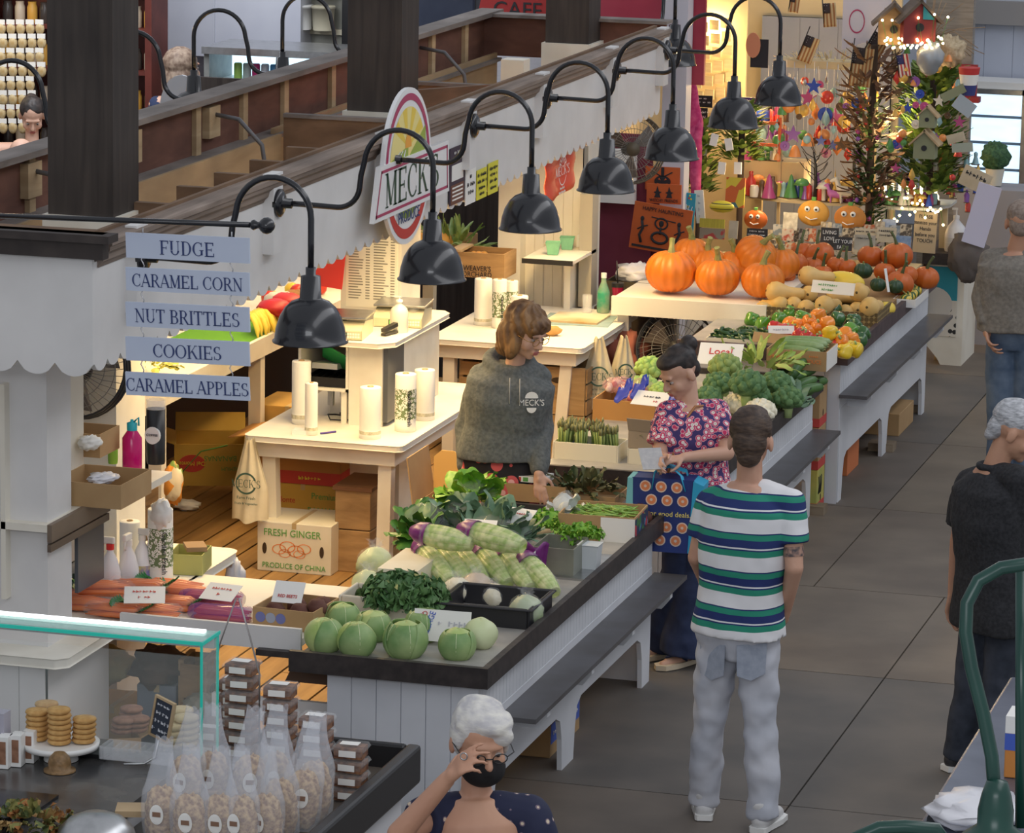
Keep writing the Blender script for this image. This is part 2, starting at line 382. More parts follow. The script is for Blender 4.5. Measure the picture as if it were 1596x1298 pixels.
# ---------------- front counter (section 1)
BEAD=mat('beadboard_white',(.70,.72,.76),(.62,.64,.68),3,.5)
def bead(x0,x1,y0,y1,z0,z1,mb,step=.05,axis='y',m=0):
 """tongued boards with fine grooves, built as strips"""
 if axis=='y':
  y=y0
  while y<y1-1e-4:mb.bx(x0,x1,y,min(y+step-.004,y1),z0,z1,m);y+=step
  mb.bx(x0,x1-.006,y0,y1,z0,z1,m)
 else:
  x=x0
  while x<x1-1e-4:mb.bx(x,min(x+step-.004,x1),y0,y1,z0,z1,m);x+=step
  mb.bx(x0,x1,y0+.006,y1,z0,z1,m)
def skirt(y0,y1,legs,h=.26):
 """outline (y,z) of the lower cut-out skirt standing on legs"""
 pts=[(y0,.55)]
 for i,(a,b)in enumerate(legs):
  if i==0:pts+=[(a,0)]
  else:pts+=[(a-.10,h),(a-.03,h-.03),(a,h-.12),(a+.01,0)]
  pts+=[(b,0)]
  if i<len(legs)-1:pts+=[(b+.02,h-.12),(b+.05,h-.03),(b+.12,h)]
 pts+=[(y1,.55)];return pts
def counter(label,x0,y0,y1,zt,rim,legs,ledge_z,xs=0.0,lw=.14,ldy0=.25,ldy1=0,inner=True,fx0=None):
 t=thing('counter',label,'counter',((x0+xs)/2,(y0+y1)/2,0));ox,oy=(x0+xs)/2,(y0+y1)/2
 def L(o):return o
 def B(mb,n,m):
  mb.v=[(p[0]-ox,p[1]-oy,p[2])for p in mb.v];return mb.build(n,m,t)
 mb=MB();mb.bx(x0,xs,y0,y1,zt-.045,zt-.03,0);B(mb,'counter_top',mat('tray_bottom',(.30,.29,.27),(.42,.40,.36),6,.5))
 mb=MB();th=.028
 mb.bx(x0-.02,xs+th,y0-th,y0,zt-.085,zt);mb.bx(xs,xs+th,y0,y1,zt-.085,zt);mb.bx(x0,xs+th,y1,y1+th,zt-.085,zt)
 B(mb,'rim',rim)
 mb=MB();bead(xs-.045,xs-.02,y0+.02,y1-.02,.50,zt-.07,mb)
 mb.prism([(p[0],p[1])for p in skirt(y0+.02,y1-.02,legs)],xs-.04,xs-.018,'yz')
 B(mb,'side_boards',BEAD)
 mb=MB();bead((fx0 if fx0 is not None else x0)+.0,xs-.045,y0+.02,y0+.045,.06,zt-.07,mb,.105,'x')
 mb.bx(xs-.09,xs-.02,y0+.012,y0+.02,0,zt-.07)
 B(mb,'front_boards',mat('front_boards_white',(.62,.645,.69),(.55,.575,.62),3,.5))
 mb=MB();mb.bx(x0,xs-.05,y1-.05,y1-.03,.0,zt-.07);B(mb,'end_board',BEAD)
 mb=MB();mb.bx(xs-.02,xs+lw,y0+ldy0,y1+ldy1,ledge_z-.02,ledge_z);led=B(mb,'bag_ledge',mat('ledge_grey_'+rim.name,(.10,.10,.11),(.075,.072,.075),5,.42))
 n=4
 for i in range(n):
  y=y0+ldy0+.25+(y1-y0-ldy0-.5+ldy1)*i/(n-1)
  mb=MB();mb.prism([(xs-.02,ledge_z-.02),(xs+lw-.02,ledge_z-.02),(xs+lw-.02,ledge_z-.06),(xs+lw-.06,ledge_z-.11),(xs-.02,ledge_z-.11)],y,y+.045,'xz');B(mb,'bracket',BEAD).parent=led
 return t
C1=counter('front produce counter with black rim holding cabbages and celery',-.79,0,2.9,.8,BLK,[(.1,.22),(1.30,1.50),(2.72,2.87)],.515,ldy0=.3,ldy1=.03,fx0=-.66)
C2=counter('middle produce counter with black rim holding asparagus, broccoli and cucumbers',-.85,3.82,6.62,.8,BLK,[(3.9,4.0),(5.2,5.35),(6.48,6.6)],.5,ldy0=.3,ldy1=.0)
C3=counter('far produce counter with brown rim holding peppers, squash and pumpkins',-.87,6.95,9.85,.9,BRNRIM,[(7.0,7.1),(8.35,8.5),(9.72,9.83)],.64,xs=.08,ldy0=.0,ldy1=.0)
# ================================================================ GOOSENECK LAMPS
lampin=mat('lamp_inside_white',(.9,.86,.78),r=.5)
def make_lamp(label,loc,rz,group):
 t=thing('gooseneck_lamp',label,'lamp',loc,rz,group)
 mb=MB();mb.lathe([(.0,-.008),(.062,-.008),(.062,.012),(.045,.022),(.022,.024),(.022,.06),(.0,.062)],n=20,mx=Matrix.Rotation(pi/2,4,'Y'))
 mb.build('wall_plate',BLKM,t,loc=(.0,0,0))
 p=[V((.02,0,0)),V((.1,0,0)),V((.27,0,-.004))]+arc((.27,.096),.10,-80,-5,6)+[V((.375,0,.14))]+arc((.545,.19),.155,175,0,16)+[V((.70,0,.1)),V((.70,0,-.02))]
 MB().tube(p,.0125,10).build('arm',BLKM,t,loc=(0,0,0))
 mb=MB();mb.lathe([(.0,.0),(.02,.0),(.02,-.03),(.038,-.034),(.043,-.12),(.05,-.125),(.075,-.135),(.10,-.158),(.122,-.195),(.136,-.24),(.142,-.285),(.150,-.29),(.150,-.294),(.139,-.292)],(.70,0,0),32)
 shd=mb.build('lamp_shade',BLKM,t,loc=(0,0,0))
 mb=MB();mb.lathe([(.138,-.291),(.131,-.24),(.117,-.197),(.095,-.163),(.07,-.141),(.0,-.135)],(.70,0,0),24,cap=False)
 mb.build('shade_lining',lampin,shd,loc=(0,0,0))
 MB().ball((.70,0,-.205),(.03,.03,.045),10,8).build('bulb',BULB,shd,loc=(0,0,0))
 return t
LY=[-.20,1.406,2.967,4.368,5.752,7.243,8.47]
nth=['nearest the hanging sign boards','in front of the tall price sheet, second from the near end','third from the near end, just right of the round stall sign','fourth from the near end, in front of the red bag','fifth from the near end, above the three orange posters','sixth from the near end, before the gift shop','at the far end of the row before the spoon wind chimes']
lamp0=make_lamp('black gooseneck lamp '+nth[0],(-1.368,LY[0],2.40),0,'gooseneck lamps along the fascia')
for i in range(1,7):dup(lamp0,(-1.368,LY[i],2.40-.006*(i>3)),0,'black gooseneck lamp '+nth[i])
farl=['its shade before the glass cooler','curving over the blonde woman','half hidden by the nearest timber post','curving above the woman in black']
for i,x in enumerate((440,302,165,-25)):
 y=AX(x,95,-3.56).y;dup(lamp0,(-2.86,y,2.36 if i==0 else 2.40),pi,'black far-side gooseneck lamp, '+farl[i],'gooseneck lamps on the far side of the roof')
for i,x in enumerate((-1.72,-2.36)):
 dup(lamp0,(x,9.42,2.42),pi/2,'black gooseneck lamp beyond the roof end, '+['beside the red wall panel','before the cafe sign'][i],'gooseneck lamps at the end of the roof')
for y in LY:point('lamp_light',(-.668,y,2.14),9,(1,.82,.55),.035)
# ================================================================ SERIF LETTERING
def letter_geo():
 T,H,S=.15,.055,.045
 def R(x0,y0,x1,y1):return[[(x0,y0),(x1,y0),(x1,y1),(x0,y1)]]
 def ser(xc,y,w=.17):return R(xc-w,y-S/2+S/2*(1 if y<.5 else-1),xc+w,y+S/2+S/2*(1 if y<.5 else-1))
 def stem(x):return R(x-T/2,0,x+T/2,1)+ser(x,0)+ser(x,1)
 def dia(x0,y0,x1,y1,w):return[[(x0-w/2,y0),(x0+w/2,y0),(x1+w/2,y1),(x1-w/2,y1)]]
 def bowl(cx,cy,rx,ry,a0,a1,w0=H,w1=T,n=14):
  out=[]
  def pt(a,k):
   w=w0+(w1-w0)*abs(cos(a))**1.5;return(cx+(rx+k*w/2)*cos(a),cy+(ry+k*w0/2)*sin(a))
  for i in range(n):
   a=radians(a0+(a1-a0)*i/n);b=radians(a0+(a1-a0)*(i+1)/n);out.append([pt(a,-1),pt(b,-1),pt(b,1),pt(a,1)])
  return out
 G={}
 G['I']=(stem(.2),.4)
 G['F']=(stem(.2)+R(.2,.93,.72,1)+R(.2,.46,.58,.52)+R(.66,.78,.72,1)+R(.54,.38,.58,.6),.78)
 G['E']=(stem(.2)+R(.2,.93,.74,1)+R(.2,.46,.6,.52)+R(.2,0,.78,.07)+R(.68,.78,.74,1)+R(.72,0,.78,.24)+R(.56,.38,.6,.6),.84)
 G['L']=(stem(.2)+R(.2,0,.74,.07)+R(.68,0,.74,.26),.8)
 G['T']=(stem(.42)+R(.04,.93,.80,1)+R(.04,.76,.1,1)+R(.74,.76,.8,1),.84)
 G['U']=(R(.13,.35,.28,1)+ser(.2,1)+bowl(.47,.32,.27,.29,180,360)+R(.70,.32,.75,1)+ser(.73,1,.13),.94)
 G['D']=(stem(.2)+R(.2,.945,.42,1)+R(.2,0,.42,.055)+bowl(.42,.5,.34,.4725,-90,90),.90)
 G['C']=(bowl(.5,.5,.38,.4725,45,315)+R(.75,.68,.80,.98)+R(.77,.14,.8,.3),.90)
 G['G']=(bowl(.5,.5,.38,.4725,45,318)+R(.75,.68,.80,.98)+R(.70,.0+.08,.85,.42)+R(.6,.4,.93,.44),.98)
 G['O']=(bowl(.5,.5,.39,.4725,0,360,n=26),1.0)
 G['A']=(dia(.06,0,.42,1,H)+dia(.78,0,.42,1,T)+R(.2,.30,.66,.36)+ser(.06,0,.12)+ser(.80,0,.15),.88)
 G['R']=(stem(.2)+R(.2,.945,.42,1)+R(.2,.47,.42,.525)+bowl(.42,.735,.22,.2375,-90,90)+dia(.80,0,.44,.5,T)+ser(.82,0,.12),.90)
 G['P']=(stem(.2)+R(.2,.945,.42,1)+R(.2,.45,.42,.505)+bowl(.42,.725,.24,.2475,-90,90),.76)
 G['B']=(stem(.2)+R(.2,.945,.42,1)+R(.2,.49,.44,.545)+R(.2,0,.44,.055)+bowl(.42,.745,.21,.2275,-90,90)+bowl(.44,.27,.26,.2425,-90,90),.82)
 G['M']=(R(.15,0,.2,1)+ser(.17,0,.12)+dia(.17,1,.5,.05,T)+dia(.50,.05,.86,1,H)+R(.8,0,.95,1)+ser(.87,0,.15)+ser(.12,1,.1)+ser(.9,1,.12),1.06)
 G['N']=(R(.15,0,.2,1)+ser(.17,0,.12)+dia(.15,1,.76,0,T)+R(.74,0,.79,1)+ser(.77,1,.12)+ser(.12,1,.1),.94)
 G['K']=(stem(.2)+dia(.3,.42,.74,1,H)+dia(.82,0,.44,.6,T)+ser(.76,1,.12)+ser(.84,0,.12),.94)
 G['S']=(bowl(.38,.735,.23,.2375,45,270)+bowl(.38,.265,.25,.2375,-135,90)+R(.54,.75,.59,.98)+R(.10,.02,.15,.27),.72)
 G['W']=(dia(.32,0,.1,1,T)+dia(.32,0,.54,.9,H)+dia(.76,0,.54,1,T)+dia(.76,0,.98,1,H)+ser(.1,1,.12)+ser(.54,1,.1)+ser(.98,1,.1),1.1)
 G["'"]=(R(.08,.7,.2,1),.26);G[' ']=([],.38)
 return G
SERIF=letter_geo()
def serif(s,h,loc,rot,m,parent=None,sx=.8,name='lettering',bold=0):
 w=sum(SERIF[c][1]for c in s);x=-w/2;mb=MB()
 for c in s:
  for q in SERIF[c][0]:mb.add([((a+x)*h*sx,(b-.5)*h,0)for a,b in q],[(0,1,2,3)])
  x+=SERIF[c][1]
 return mb.build(name,m,parent,loc=loc,rot=rot)
 # ================================================================ ROD WITH FIVE HANGING BOARDS
SBLUE=mat('sign_board_blue_white',(.50,.56,.70),(.56,.62,.74),3,.5)
YS=-1.0
a=AY(-60,334,YS);b=AY(404,351,YS)
t=thing('sign_rod','black iron rod with ball finial carrying the candy sign boards','rod',tuple(a))
e=b-a
MB().tube([(0,0,0),e],.0105,10).build('rod',BLKM,t,loc=(0,0,0))
mb=MB();q=Matrix.Translation(e)@Matrix.Rotation(pi/2,4,'Y')
mb.lathe([(.0,-.03),(.016,-.03),(.02,-.02),(.013,-.008),(.012,0),(.022,.008),(.03,.02),(.032,.032),(.026,.046),(.012,.058),(0,.06)],n=16,mx=q)
mb.build('finial',BLKM,t,loc=(0,0,0))
rows=[('FUDGE',362,407),('CARAMEL CORN',416,458),('NUT BRITTLES',470,514),('COOKIES',524,567),('CARAMEL APPLES',579,621)]
ringm=mat('hook_steel',(.5,.5,.52),r=.3,met=1)
for i,(s,y0,y1)in enumerate(rows):
 A=AY(197.5,y0,YS+.02);B=AY(390,y0+9,YS-.06);Cb=AY(197.5,y1-6,YS+.02)
 wd=(B-A).length;h=(A.z-Cb.z);mid=(A+B)/2;rz=atan2(B.y-A.y,B.x-A.x)
 t=thing('hanging_sign','pale blue hanging board lettered %s'%s.title(),'sign',(mid.x,mid.y,mid.z-h),group='candy sign boards hanging from the rod')
 t.rotation_euler=(0,-math.asin((B.z-A.z)/wd),rz)
 t0=t;t=MB().bx(-wd/2,wd/2,-.004,.004,0,h).build('board',SBLUE,t,loc=(0,0,0))
 serif(s,h*.56,(0,-.006,h*.47),FY,NAVY,t,.93 if len(s)>8 else 1.0,bold=0)
 for k,sx in enumerate((-.36,.36)):
  p=[V((wd*sx,0,h-.01)),V((wd*sx+.006,0,h+.008)),V((wd*sx,0,h+.02)),V((wd*sx-.006,0,h+.03)),V((wd*sx,0,h+.042))]
  if i==0:p=[V((wd*sx,0,h-.01)),V((wd*sx,0,h+.02+.0*sx))]
  MB().tube(p,.0022,6).build('hook',ringm,t,loc=(0,0,0))
  # ================================================================ ROUND STALL SIGN ON THE FASCIA
so=V((-1.355,3.18,2.0));t=thing('stall_sign',"round produce stall sign reading MECK'S PRODUCE on a fascia",'sign',tuple(so))
def oval(cy,cz,ry,rz_,a0=0,a1=360,n=48):return[(cy+ry*cos(radians(a0+(a1-a0)*i/n)),cz+rz_*sin(radians(a0+(a1-a0)*i/n)))for i in range(n if a1-a0==360 else n+1)]
WS=mat('sign_white',(.80,.80,.80),r=.45);MG=mat('sign_magenta',(.42,.04,.12),r=.45);YL=mat('sign_yellow',(.85,.62,.08),r=.45);YL2=mat('sign_light_yellow',(.88,.75,.28),r=.45)
GL=mat('sign_green',(.33,.43,.06),r=.45);GD=mat('sign_dark_green',(.02,.07,.035),r=.45);ORG=mat('sign_orange',(.85,.38,.05),r=.45);RDS=mat('sign_red',(.55,.04,.03),r=.45)
cz=.345
def bandpts(k=0):return[(-.53+k,.135+k),(-.27,.135+k),(-.27,.135+k),(.40,.135+k),(.62-k,.135+k)]
MB().prism(oval(-.02,cz,.375,.375),0,.02,'yz').build('oval_panel',WS,t,loc=(0,0,0))
MB().prism([(-.56,.17),(.60,.10),(.60,.34),(-.49,.41)]if 0 else[(-.56,.14),(.64,.14),(.62,.395),(-.47,.395)],.005,.028,'yz').build('band_panel',WS,t,loc=(0,0,0))
def ring(cy,cz_,r1,r0,x,m,a0,a1,name,n=36):
 o=oval(cy,cz_,r1,r1,a0,a1,n)[:n+1];i_=oval(cy,cz_,r0,r0,a0,a1,n)[:n+1]
 mb=MB();vs=[(x,p[0],p[1])for p in o]+[(x,p[0],p[1])for p in i_];k=len(o)
 mb.add(vs,[(j,j+1,j+1+k,j+k)for j in range(k-1)]);return mb.build(name,m,t,loc=(0,0,0))
ring(-.02,cz,.348,.315,.0215,MG,8,172,'border_ring');ring(-.02,cz,.348,.30,.0215,RDS,214,326,'border_ring')
def flat(pts,x,m,name):
 return MB().add([(x,p[0],p[1])for p in pts],[tuple(range(len(pts)))]).build(name,m,t,loc=(0,0,0))
flat(oval(-.02,cz,.285,.285,10,170,30),.0212,YL2,'sky_picture')
for a0 in range(35,150,30):flat([(-.02,cz+.09)]+oval(-.02,cz,.284,.284,a0,a0+14,5),.0216,YL,'sun_ray')
flat(oval(-.02,cz+.09,.05,.07,0,180,12),.0222,ORG,'sun')
flat([(-.295,cz+.05),(-.02,cz+.10),(.0,cz+.06),(.262,cz+.20),(.262,cz+.05)][:2]+[(-.02,cz+.05)],.0220,GL,'field')
flat([(.0,cz+.05),(.25,cz+.17),(.262,cz+.05)],.0224,GL,'field')
for k in range(3):flat([(-.24+.07*k,cz+.052),(-.22+.07*k,cz+.052),(-.14+.04*k,cz+.082),(-.15+.04*k,cz+.085)],.0228,WS,'furrow')
flat(oval(-.02,cz,.25,.25,228,312,20),.0218,GL,'lower_field')
# purple outline of the band
o1=[(-.535,.16),(.615,.16),(.60,.375),(-.455,.375)];k=4;w_=.014
mb=MB();
for(p,q)in((0,1),(1,2),(2,3),(3,0)):
 A=V((.0295,*o1[p]));B=V((.0295,*o1[q]));d=(B-A).normalized();nrm=V((0,-d.z,d.y))*w_
 mb.add([A,B,B+nrm,A+nrm],[(0,1,2,3)])
mb.build('band_outline',MG,t,loc=(0,0,0))
serif("MECK'S",.165,(.030,.03,.272),FX,GD,t,1.10)
text('PRODUCE',.078,(.030,-.02,.108),FX,NAVY,t,sx=.95)
# posters and price cards pasted on the fascia
def poster(name,label,cat,y0,y1,z0,z1,m,lines=(),shear=0):
 t=thing(name,label,cat,(-1.412,(y0+y1)/2,z0));w_=(y1-y0)/2;h=z1-z0
 MB().bx(-.001,.003,-w_,w_,0,h).build('sheet',m,t,loc=(0,0,0))
 for(s,sz,zz,mm)in lines:text(s,sz,(.005,0,zz*h),FX,mm,t,sx=.8)
 return t
DPU=mat('poster_dark_purple',(.05,.03,.05),r=.6);BRP=mat('poster_brown',(.16,.06,.035),r=.6);YEL=mat('yellow_card',(.72,.66,.05),r=.6)
po=poster('poster','dark purple and brown poster pasted on the fascia right of the stall sign','poster',4.10,4.36,2.02,2.31,DPU,[('THE GREAT',.03,.9,PAPER),('MARKET',.03,.8,PAPER)])
MB().bx(.003,.0045,-.11,.11,.0,.10).build('brown_panel',BRP,po,loc=(0,0,0));MB().bx(.003,.0045,-.10,.10,.12,.20).build('white_panel',PAPER,po,loc=(0,0,0))
for k in range(4):MB().bx(.0045,.006,-.09,.09,.02+.02*k,.028+.02*k).build('text_line',PAPER,po,loc=(0,0,0))
poster('price_card','white card with a column of red and blue pictures, beside the dark poster','card',4.38,4.56,1.985,2.19,PAPER,[('ID',.04,.7,INK),('We take',.04,.5,INK),('Photo',.04,.3,INK)])
poster('price_card','left yellow card in thick black print on the lower fascia','card',4.58,4.76,1.985,2.14,YEL,[('We Welcome',.034,.82,INK),('SNAP EBT &',.034,.60,INK),('Farmers',.034,.38,INK),('Checks',.03,.18,INK)])
poster('price_card','right yellow card in thick black print on the lower fascia','card',4.79,4.97,1.985,2.15,YEL,[('Customers',.034,.82,INK),('Checks &',.034,.62,INK),('SNAP EBT',.034,.42,INK),('Vouchers',.03,.2,INK)])
# ================================================================ FURNITURE AND CARTONS INSIDE THE STALL
def openbox(mb,w_,d,h,t=.008,m=0,bot=True):
 mb.bx(-w_/2,-w_/2+t,-d/2,d/2,0,h,m);mb.bx(w_/2-t,w_/2,-d/2,d/2,0,h,m)
 mb.bx(-w_/2+t,w_/2-t,-d/2,-d/2+t,0,h,m);mb.bx(-w_/2+t,w_/2-t,d/2-t,d/2,0,h,m)
 if bot:mb.bx(-w_/2+t,w_/2-t,-d/2+t,d/2-t,0,t,m)
 return mb
def carton(label,loc,w_,d,h,m,rz=0,closed=False,flaps=(),prints=(),holes=(),name='carton',cat='box',group=None,t=.006,band=None):
 r=thing(name,label,cat,loc,rz,group)
 mb=MB()
 if closed:
  mb.bx(-w_/2,w_/2,-d/2,d/2,0,h);mb.build('box',m,r,loc=(0,0,0),bevel=.004)
  MB().bx(-.012,.012,-d/2-.001,d/2+.001,h-.03,h+.001).build('tape',mat('tape',(.5,.38,.2),r=.4),r,loc=(0,0,0))
 else:
  openbox(mb,w_,d,h,t);mb.build('box',m,r,loc=(0,0,0))
 for(side,L,ang)in flaps:
  mb=MB();a=radians(ang)
  if side in 'fb':
   s_=-1 if side=='f' else 1
   mb.beam((0,s_*d/2,h),(0,s_*(d/2+L*sin(a)),h+L*cos(a)),w_,t,0,up=(0,1,0)if ang<45 else(0,0,1))
  else:
   s_=-1 if side=='l' else 1
   mb.beam((s_*w_/2,0,h),(s_*(w_/2+L*sin(a)),0,h+L*cos(a)),d,t,0,up=(1,0,0)if ang<45 else(0,0,1))
  mb.build('flap',m,r,loc=(0,0,0))
 for(s,sz,x,z,mm,face)in prints:
  if face=='f':text(s,sz,(x,-d/2-.002,z),FY,mm,r,sx=.9)
  elif face=='r':text(s,sz,(w_/2+.002,x,z),FX,mm,r,sx=.9)
  elif face=='fu':text(s,sz,(x,-d/2-.002,z),(radians(90),radians(180),0),mm,r,sx=.9)
 for(x,z,rx,rz_,face)in holes:
  mb=MB();o=[(x+rx*cos(2*pi*k/14),z+rz_*sin(2*pi*k/14))for k in range(14)]
  if face=='f':mb.prism(o,-d/2-.0015,-d/2+.002,'xz')
  else:mb.prism(o,w_/2-.002,w_/2+.0015,'yz')
  mb.build('hand_hole',mat('hole_dark',(.05,.03,.015),r=.9),r,loc=(0,0,0))
 if band:
  (z0,z1,mm)=band;MB().bx(-w_/2-.0012,w_/2+.0012,-d/2-.0012,d/2+.0012,z0,z1).build('printed_band',mm,r,loc=(0,0,0))if closed else MB().bx(-w_/2,w_/2,-d/2-.0012,-d/2,z0,z1).bx(w_/2,w_/2+.0012,-d/2,d/2,z0,z1).build('printed_band',mm,r,loc=(0,0,0))
 return r
PG=mat('print_green',(.12,.36,.08),r=.7);PO=mat('print_orange',(.8,.25,.06),r=.7);PR=mat('print_red',(.55,.06,.05),r=.7);PB=mat('print_blue',(.06,.12,.5),r=.7)
def rtable(label,x0,x1,y0,y1,z,rad=.04,legs=(),m=WHT2,th=.03,apron=.085,name='work_table',inset=.05):
 cx,cy=(x0+x1)/2,(y0+y1)/2;w_,d=(x1-x0)/2,(y1-y0)/2
 r=thing(name,label,'table',(cx,cy,.1));z-=.1
 pts=[]
 for(sx,sy,a0)in((1,1,0),(-1,1,90),(-1,-1,180),(1,-1,270)):
  for k in range(5):g=radians(a0+22.5*k);pts.append((sx*(w_-rad)+rad*cos(g),sy*(d-rad)+rad*sin(g)))
 MB().prism(pts,z-th,z,'xy').build('table_top',m,r,loc=(0,0,0),bevel=.004)
 if apron:
  i=inset;mb=MB();mb.bx(-w_+i,w_-i,-d+i,-d+i+.02,z-th-apron,z-th);mb.bx(-w_+i,w_-i,d-i-.02,d-i,z-th-apron,z-th)
  mb.bx(-w_+i,-w_+i+.02,-d+i+.02,d-i-.02,z-th-apron,z-th);mb.bx(w_-i-.02,w_-i,-d+i+.02,d-i-.02,z-th-apron,z-th);mb.build('apron',m,r,loc=(0,0,0))
 for(lx,ly,lean)in legs:
  mb=MB();mb.beam((lx*(w_-inset-.06),ly*(d-inset-.06),z-th),(lx*(w_-inset-.06)+lean,ly*(d-inset-.06),0),.07,.07,0,up=(0,1,0));mb.build('leg',m,r,loc=(0,0,0))
 return r
T1=rtable('white work table holding bag rolls in the middle of the stall',-2.45,-1.60,3.95,5.70,.8,legs=[(-1,-1,.02),(1,-1,-.01),(-1,1,0),(1,1,0)])
T2=rtable('second white work table with a cutting board, behind the vendor',-2.40,-1.46,6.96,8.30,.8,legs=[(-1,-1,0),(1,-1,-.05),(1,1,0),(-1,1,0)])
# left slab counter
s1=thing('side_counter','white side counter behind the glass case holding spray bottles','counter',(-2.3,.55,.0))
pts=[(-.7,-1.02),(.66,-1.02),(.70,-.98)]+[(.64+.06*cos(radians(a)),.96+.06*sin(radians(a)))for a in(0,30,60,90)]+[(-.7,1.02)]
MB().prism(pts,.76,.8,'xy').build('counter_top',WHT2,s1,loc=(0,0,0),bevel=.006)
mb=MB();bead(-.7,.60,-.98,-.95,.12,.76,mb,.17,'x');mb.bx(.58,.60,-.95,-.3,.12,.76);mb.build('front_panel',WHT,s1,loc=(0,0,0))
mb=MB();mb.bx(-.66,-.6,.8,.9,.1,.76);mb.build('leg',WHT,s1,loc=(0,0,0))
# shelf unit against the near post
zs=AX(197,752,-1.72).z
yA=-.35;yB=AX(268,712,-1.62).y
sh=thing('wall_shelf','white shelf beside the near post holding cardboard boxes and a pink bottle','shelf',(-1.9,(yA+yB)/2,zs-.06));hy=(yB-yA)/2
mb=MB();mb.bx(-.25,.18,-hy,hy-.5,.03,.06);mb.bx(-.02,.28,hy-.5,hy,.03,.06);mb.build('shelf_board',WHT2,sh,loc=(0,0,0))
mb=MB();mb.bx(.18,.20,-hy,hy-.5,-.01,.062);mb.bx(.18,.195,-hy,hy-.5,-.05,-.02);mb.build('edge_rail',wood('shelf_rail',(.10,.07,.05),(.2,.15,.11),(8,1,8),.5),sh,loc=(0,0,0))
mb=MB();mb.bx(.155,.17,hy-.78,hy-.50,-.30,.02);mb.build('grey_panel',mat('grey_metal_panel',(.12,.13,.15),r=.35,met=.4),sh,loc=(0,0,0))
MB().bx(-.02,0,-hy,hy-.3,-.26,.62).build('back_panel',WHT2,sh,loc=(0,0,0))
# price sheet on the middle post, and the scale cabinet
ZC=1.25
cb=thing('scale_cabinet','white cabinet standing on the table under two scales','cabinet',(-2.05,4.9,.8));h=ZC-.8
cab_pts=[(-.27,-.58),(.20,-.58),(.27,-.50),(.27,.45),(.22,.52),(.10,.52),(.10,.06),(-.27,.06)]
MB().prism(cab_pts,h-.025,h,'xy').build('cabinet_top',WHT2,cb,loc=(0,0,0),bevel=.004)
mb=MB();y0=-.50;mb.bx(-.26,-.245,y0,.0,.17,h-.025);mb.bx(.0,.015,y0,.0,.17,h-.025);mb.bx(-.26,.015,y0,.0,.17,.185);mb.bx(-.26,.015,-.015,.0,.185,h-.025);mb.build('cubby',WHT2,cb,loc=(0,0,0))
mb=MB();mb.bx(.017,.20,-.50,-.485,.0,h-.025);mb.bx(.20,.215,-.20,.45,.0,h-.025);mb.build('side_panel',WHT2,cb,loc=(0,0,0))
MB().bx(.20,.225,-.485,-.21,.02,h-.03).build('grey_door',mat('grey_metal_panel',(.12,.13,.15)),cb,loc=(0,0,0))
MB().bx(-.25,-.22,-.48,-.45,0,.17).bx(-.03,0,-.48,-.45,0,.17).bx(-.25,-.22,-.05,-.02,0,.17).build('stand',WHT2,cb,loc=(0,0,0))
tr=thing('seed_tray','black divided tray lying in the cabinet cubby','tray',(-2.17,4.55,.986));mb=MB();openbox(mb,.22,.26,.05,.006)
for k in range(-2,3):mb.bx(k*.04-.002,k*.04+.002,-.124,.124,.006,.042)
mb.build('tray',PLB,tr,loc=(0,0,0))
tag(MB().box((-2.13,4.52,1.12),(.19,.01,.16),0,rx=.9,ry=.45).build('folder',GRN),'green folder leaning over the black tray in the cabinet','folder')
tag(MB().box((-2.2,4.6,1.07),(.14,.2,.03),0,rx=-.1).build('foam_tray',PLW),'white foam tray on top of the black divided tray','tray')
ps=thing('price_sheet','tall printed price sheet taped to the white post behind the scales','price sheet',(-2.14,5.085,1.42))
MB().bx(-.14,.15,-.002,.002,-.12,.42).build('sheet',mat('price_paper',(.9,.86,.72),r=.6),ps,loc=(0,0,0))
text('PRODUCE PRICES',.024,(0,-.003,.39),FY,INK,ps,sx=.8)
GT=mat('grey_print',(.30,.28,.22),r=.8);mb=MB();random.seed(4)
for cx0 in(-.125,.015):
 for k in range(30):
  z=.355-.0148*k;w0=random.uniform(.05,.085);mb.bx(cx0,cx0+w0,-.003,-.002,z,z+.006);mb.bx(cx0+.095,cx0+.118,-.003,-.002,z,z+.006)
mb.build('price_rows',GT,ps,loc=(0,0,0))
rb=MB().box((-2.34,5.0,1.55),(.16,.004,.28),0,ry=.1);tag(rb.build('plastic_bag',mat('red_bag',(.80,.05,.04),r=.4)),'red plastic bag hanging left of the price sheet','bag')
def scale(label,loc,rz):
 t=thing('produce_scale',label,'scale',loc,rz)
 CRM=mat('scale_cream',(.66,.60,.40),r=.45)
 mb=MB();mb.prism([(-.14,0),(.14,0),(.14,.06),(-.06,.085),(-.14,.05)],-.13,.13,'yz');mb.build('body',CRM,t,loc=(0,0,0),bevel=.006)
 MB().bx(-.14,.14,-.10,.16,.10,.112).bx(-.02,.02,0,.04,.06,.10).build('weighing_plate',STEEL,t,loc=(0,0,0),bevel=.003)
 MB().bx(-.05,.05,-.142,-.139,.012,.04).build('display_frame',PLB,t,loc=(0,0,0));MB().bx(-.045,.045,-.1445,-.142,.016,.036).build('display',mat('lcd_green',(.2,.55,.12),r=.3,emit=.5),t,loc=(0,0,0))
 mb=MB()
 for i in range(5):
  for j in range(2):mb.bx(.07+.014*i-.02,.08+.014*i-.02,-.143,-.14,.012+.014*j,.022+.014*j)
 mb.build('keys',PLW,t,loc=(0,0,0))
 for sx in(-.11,.11):MB().lathe([(.012,-.0),(.012,.01)],(sx,-.1,-.0),8).build('foot',PLB,t,loc=(0,0,0))
 return t
scale('cream produce scale with green display at the near end of the cabinet top',(-2.1,4.50,ZC+.002),.12)
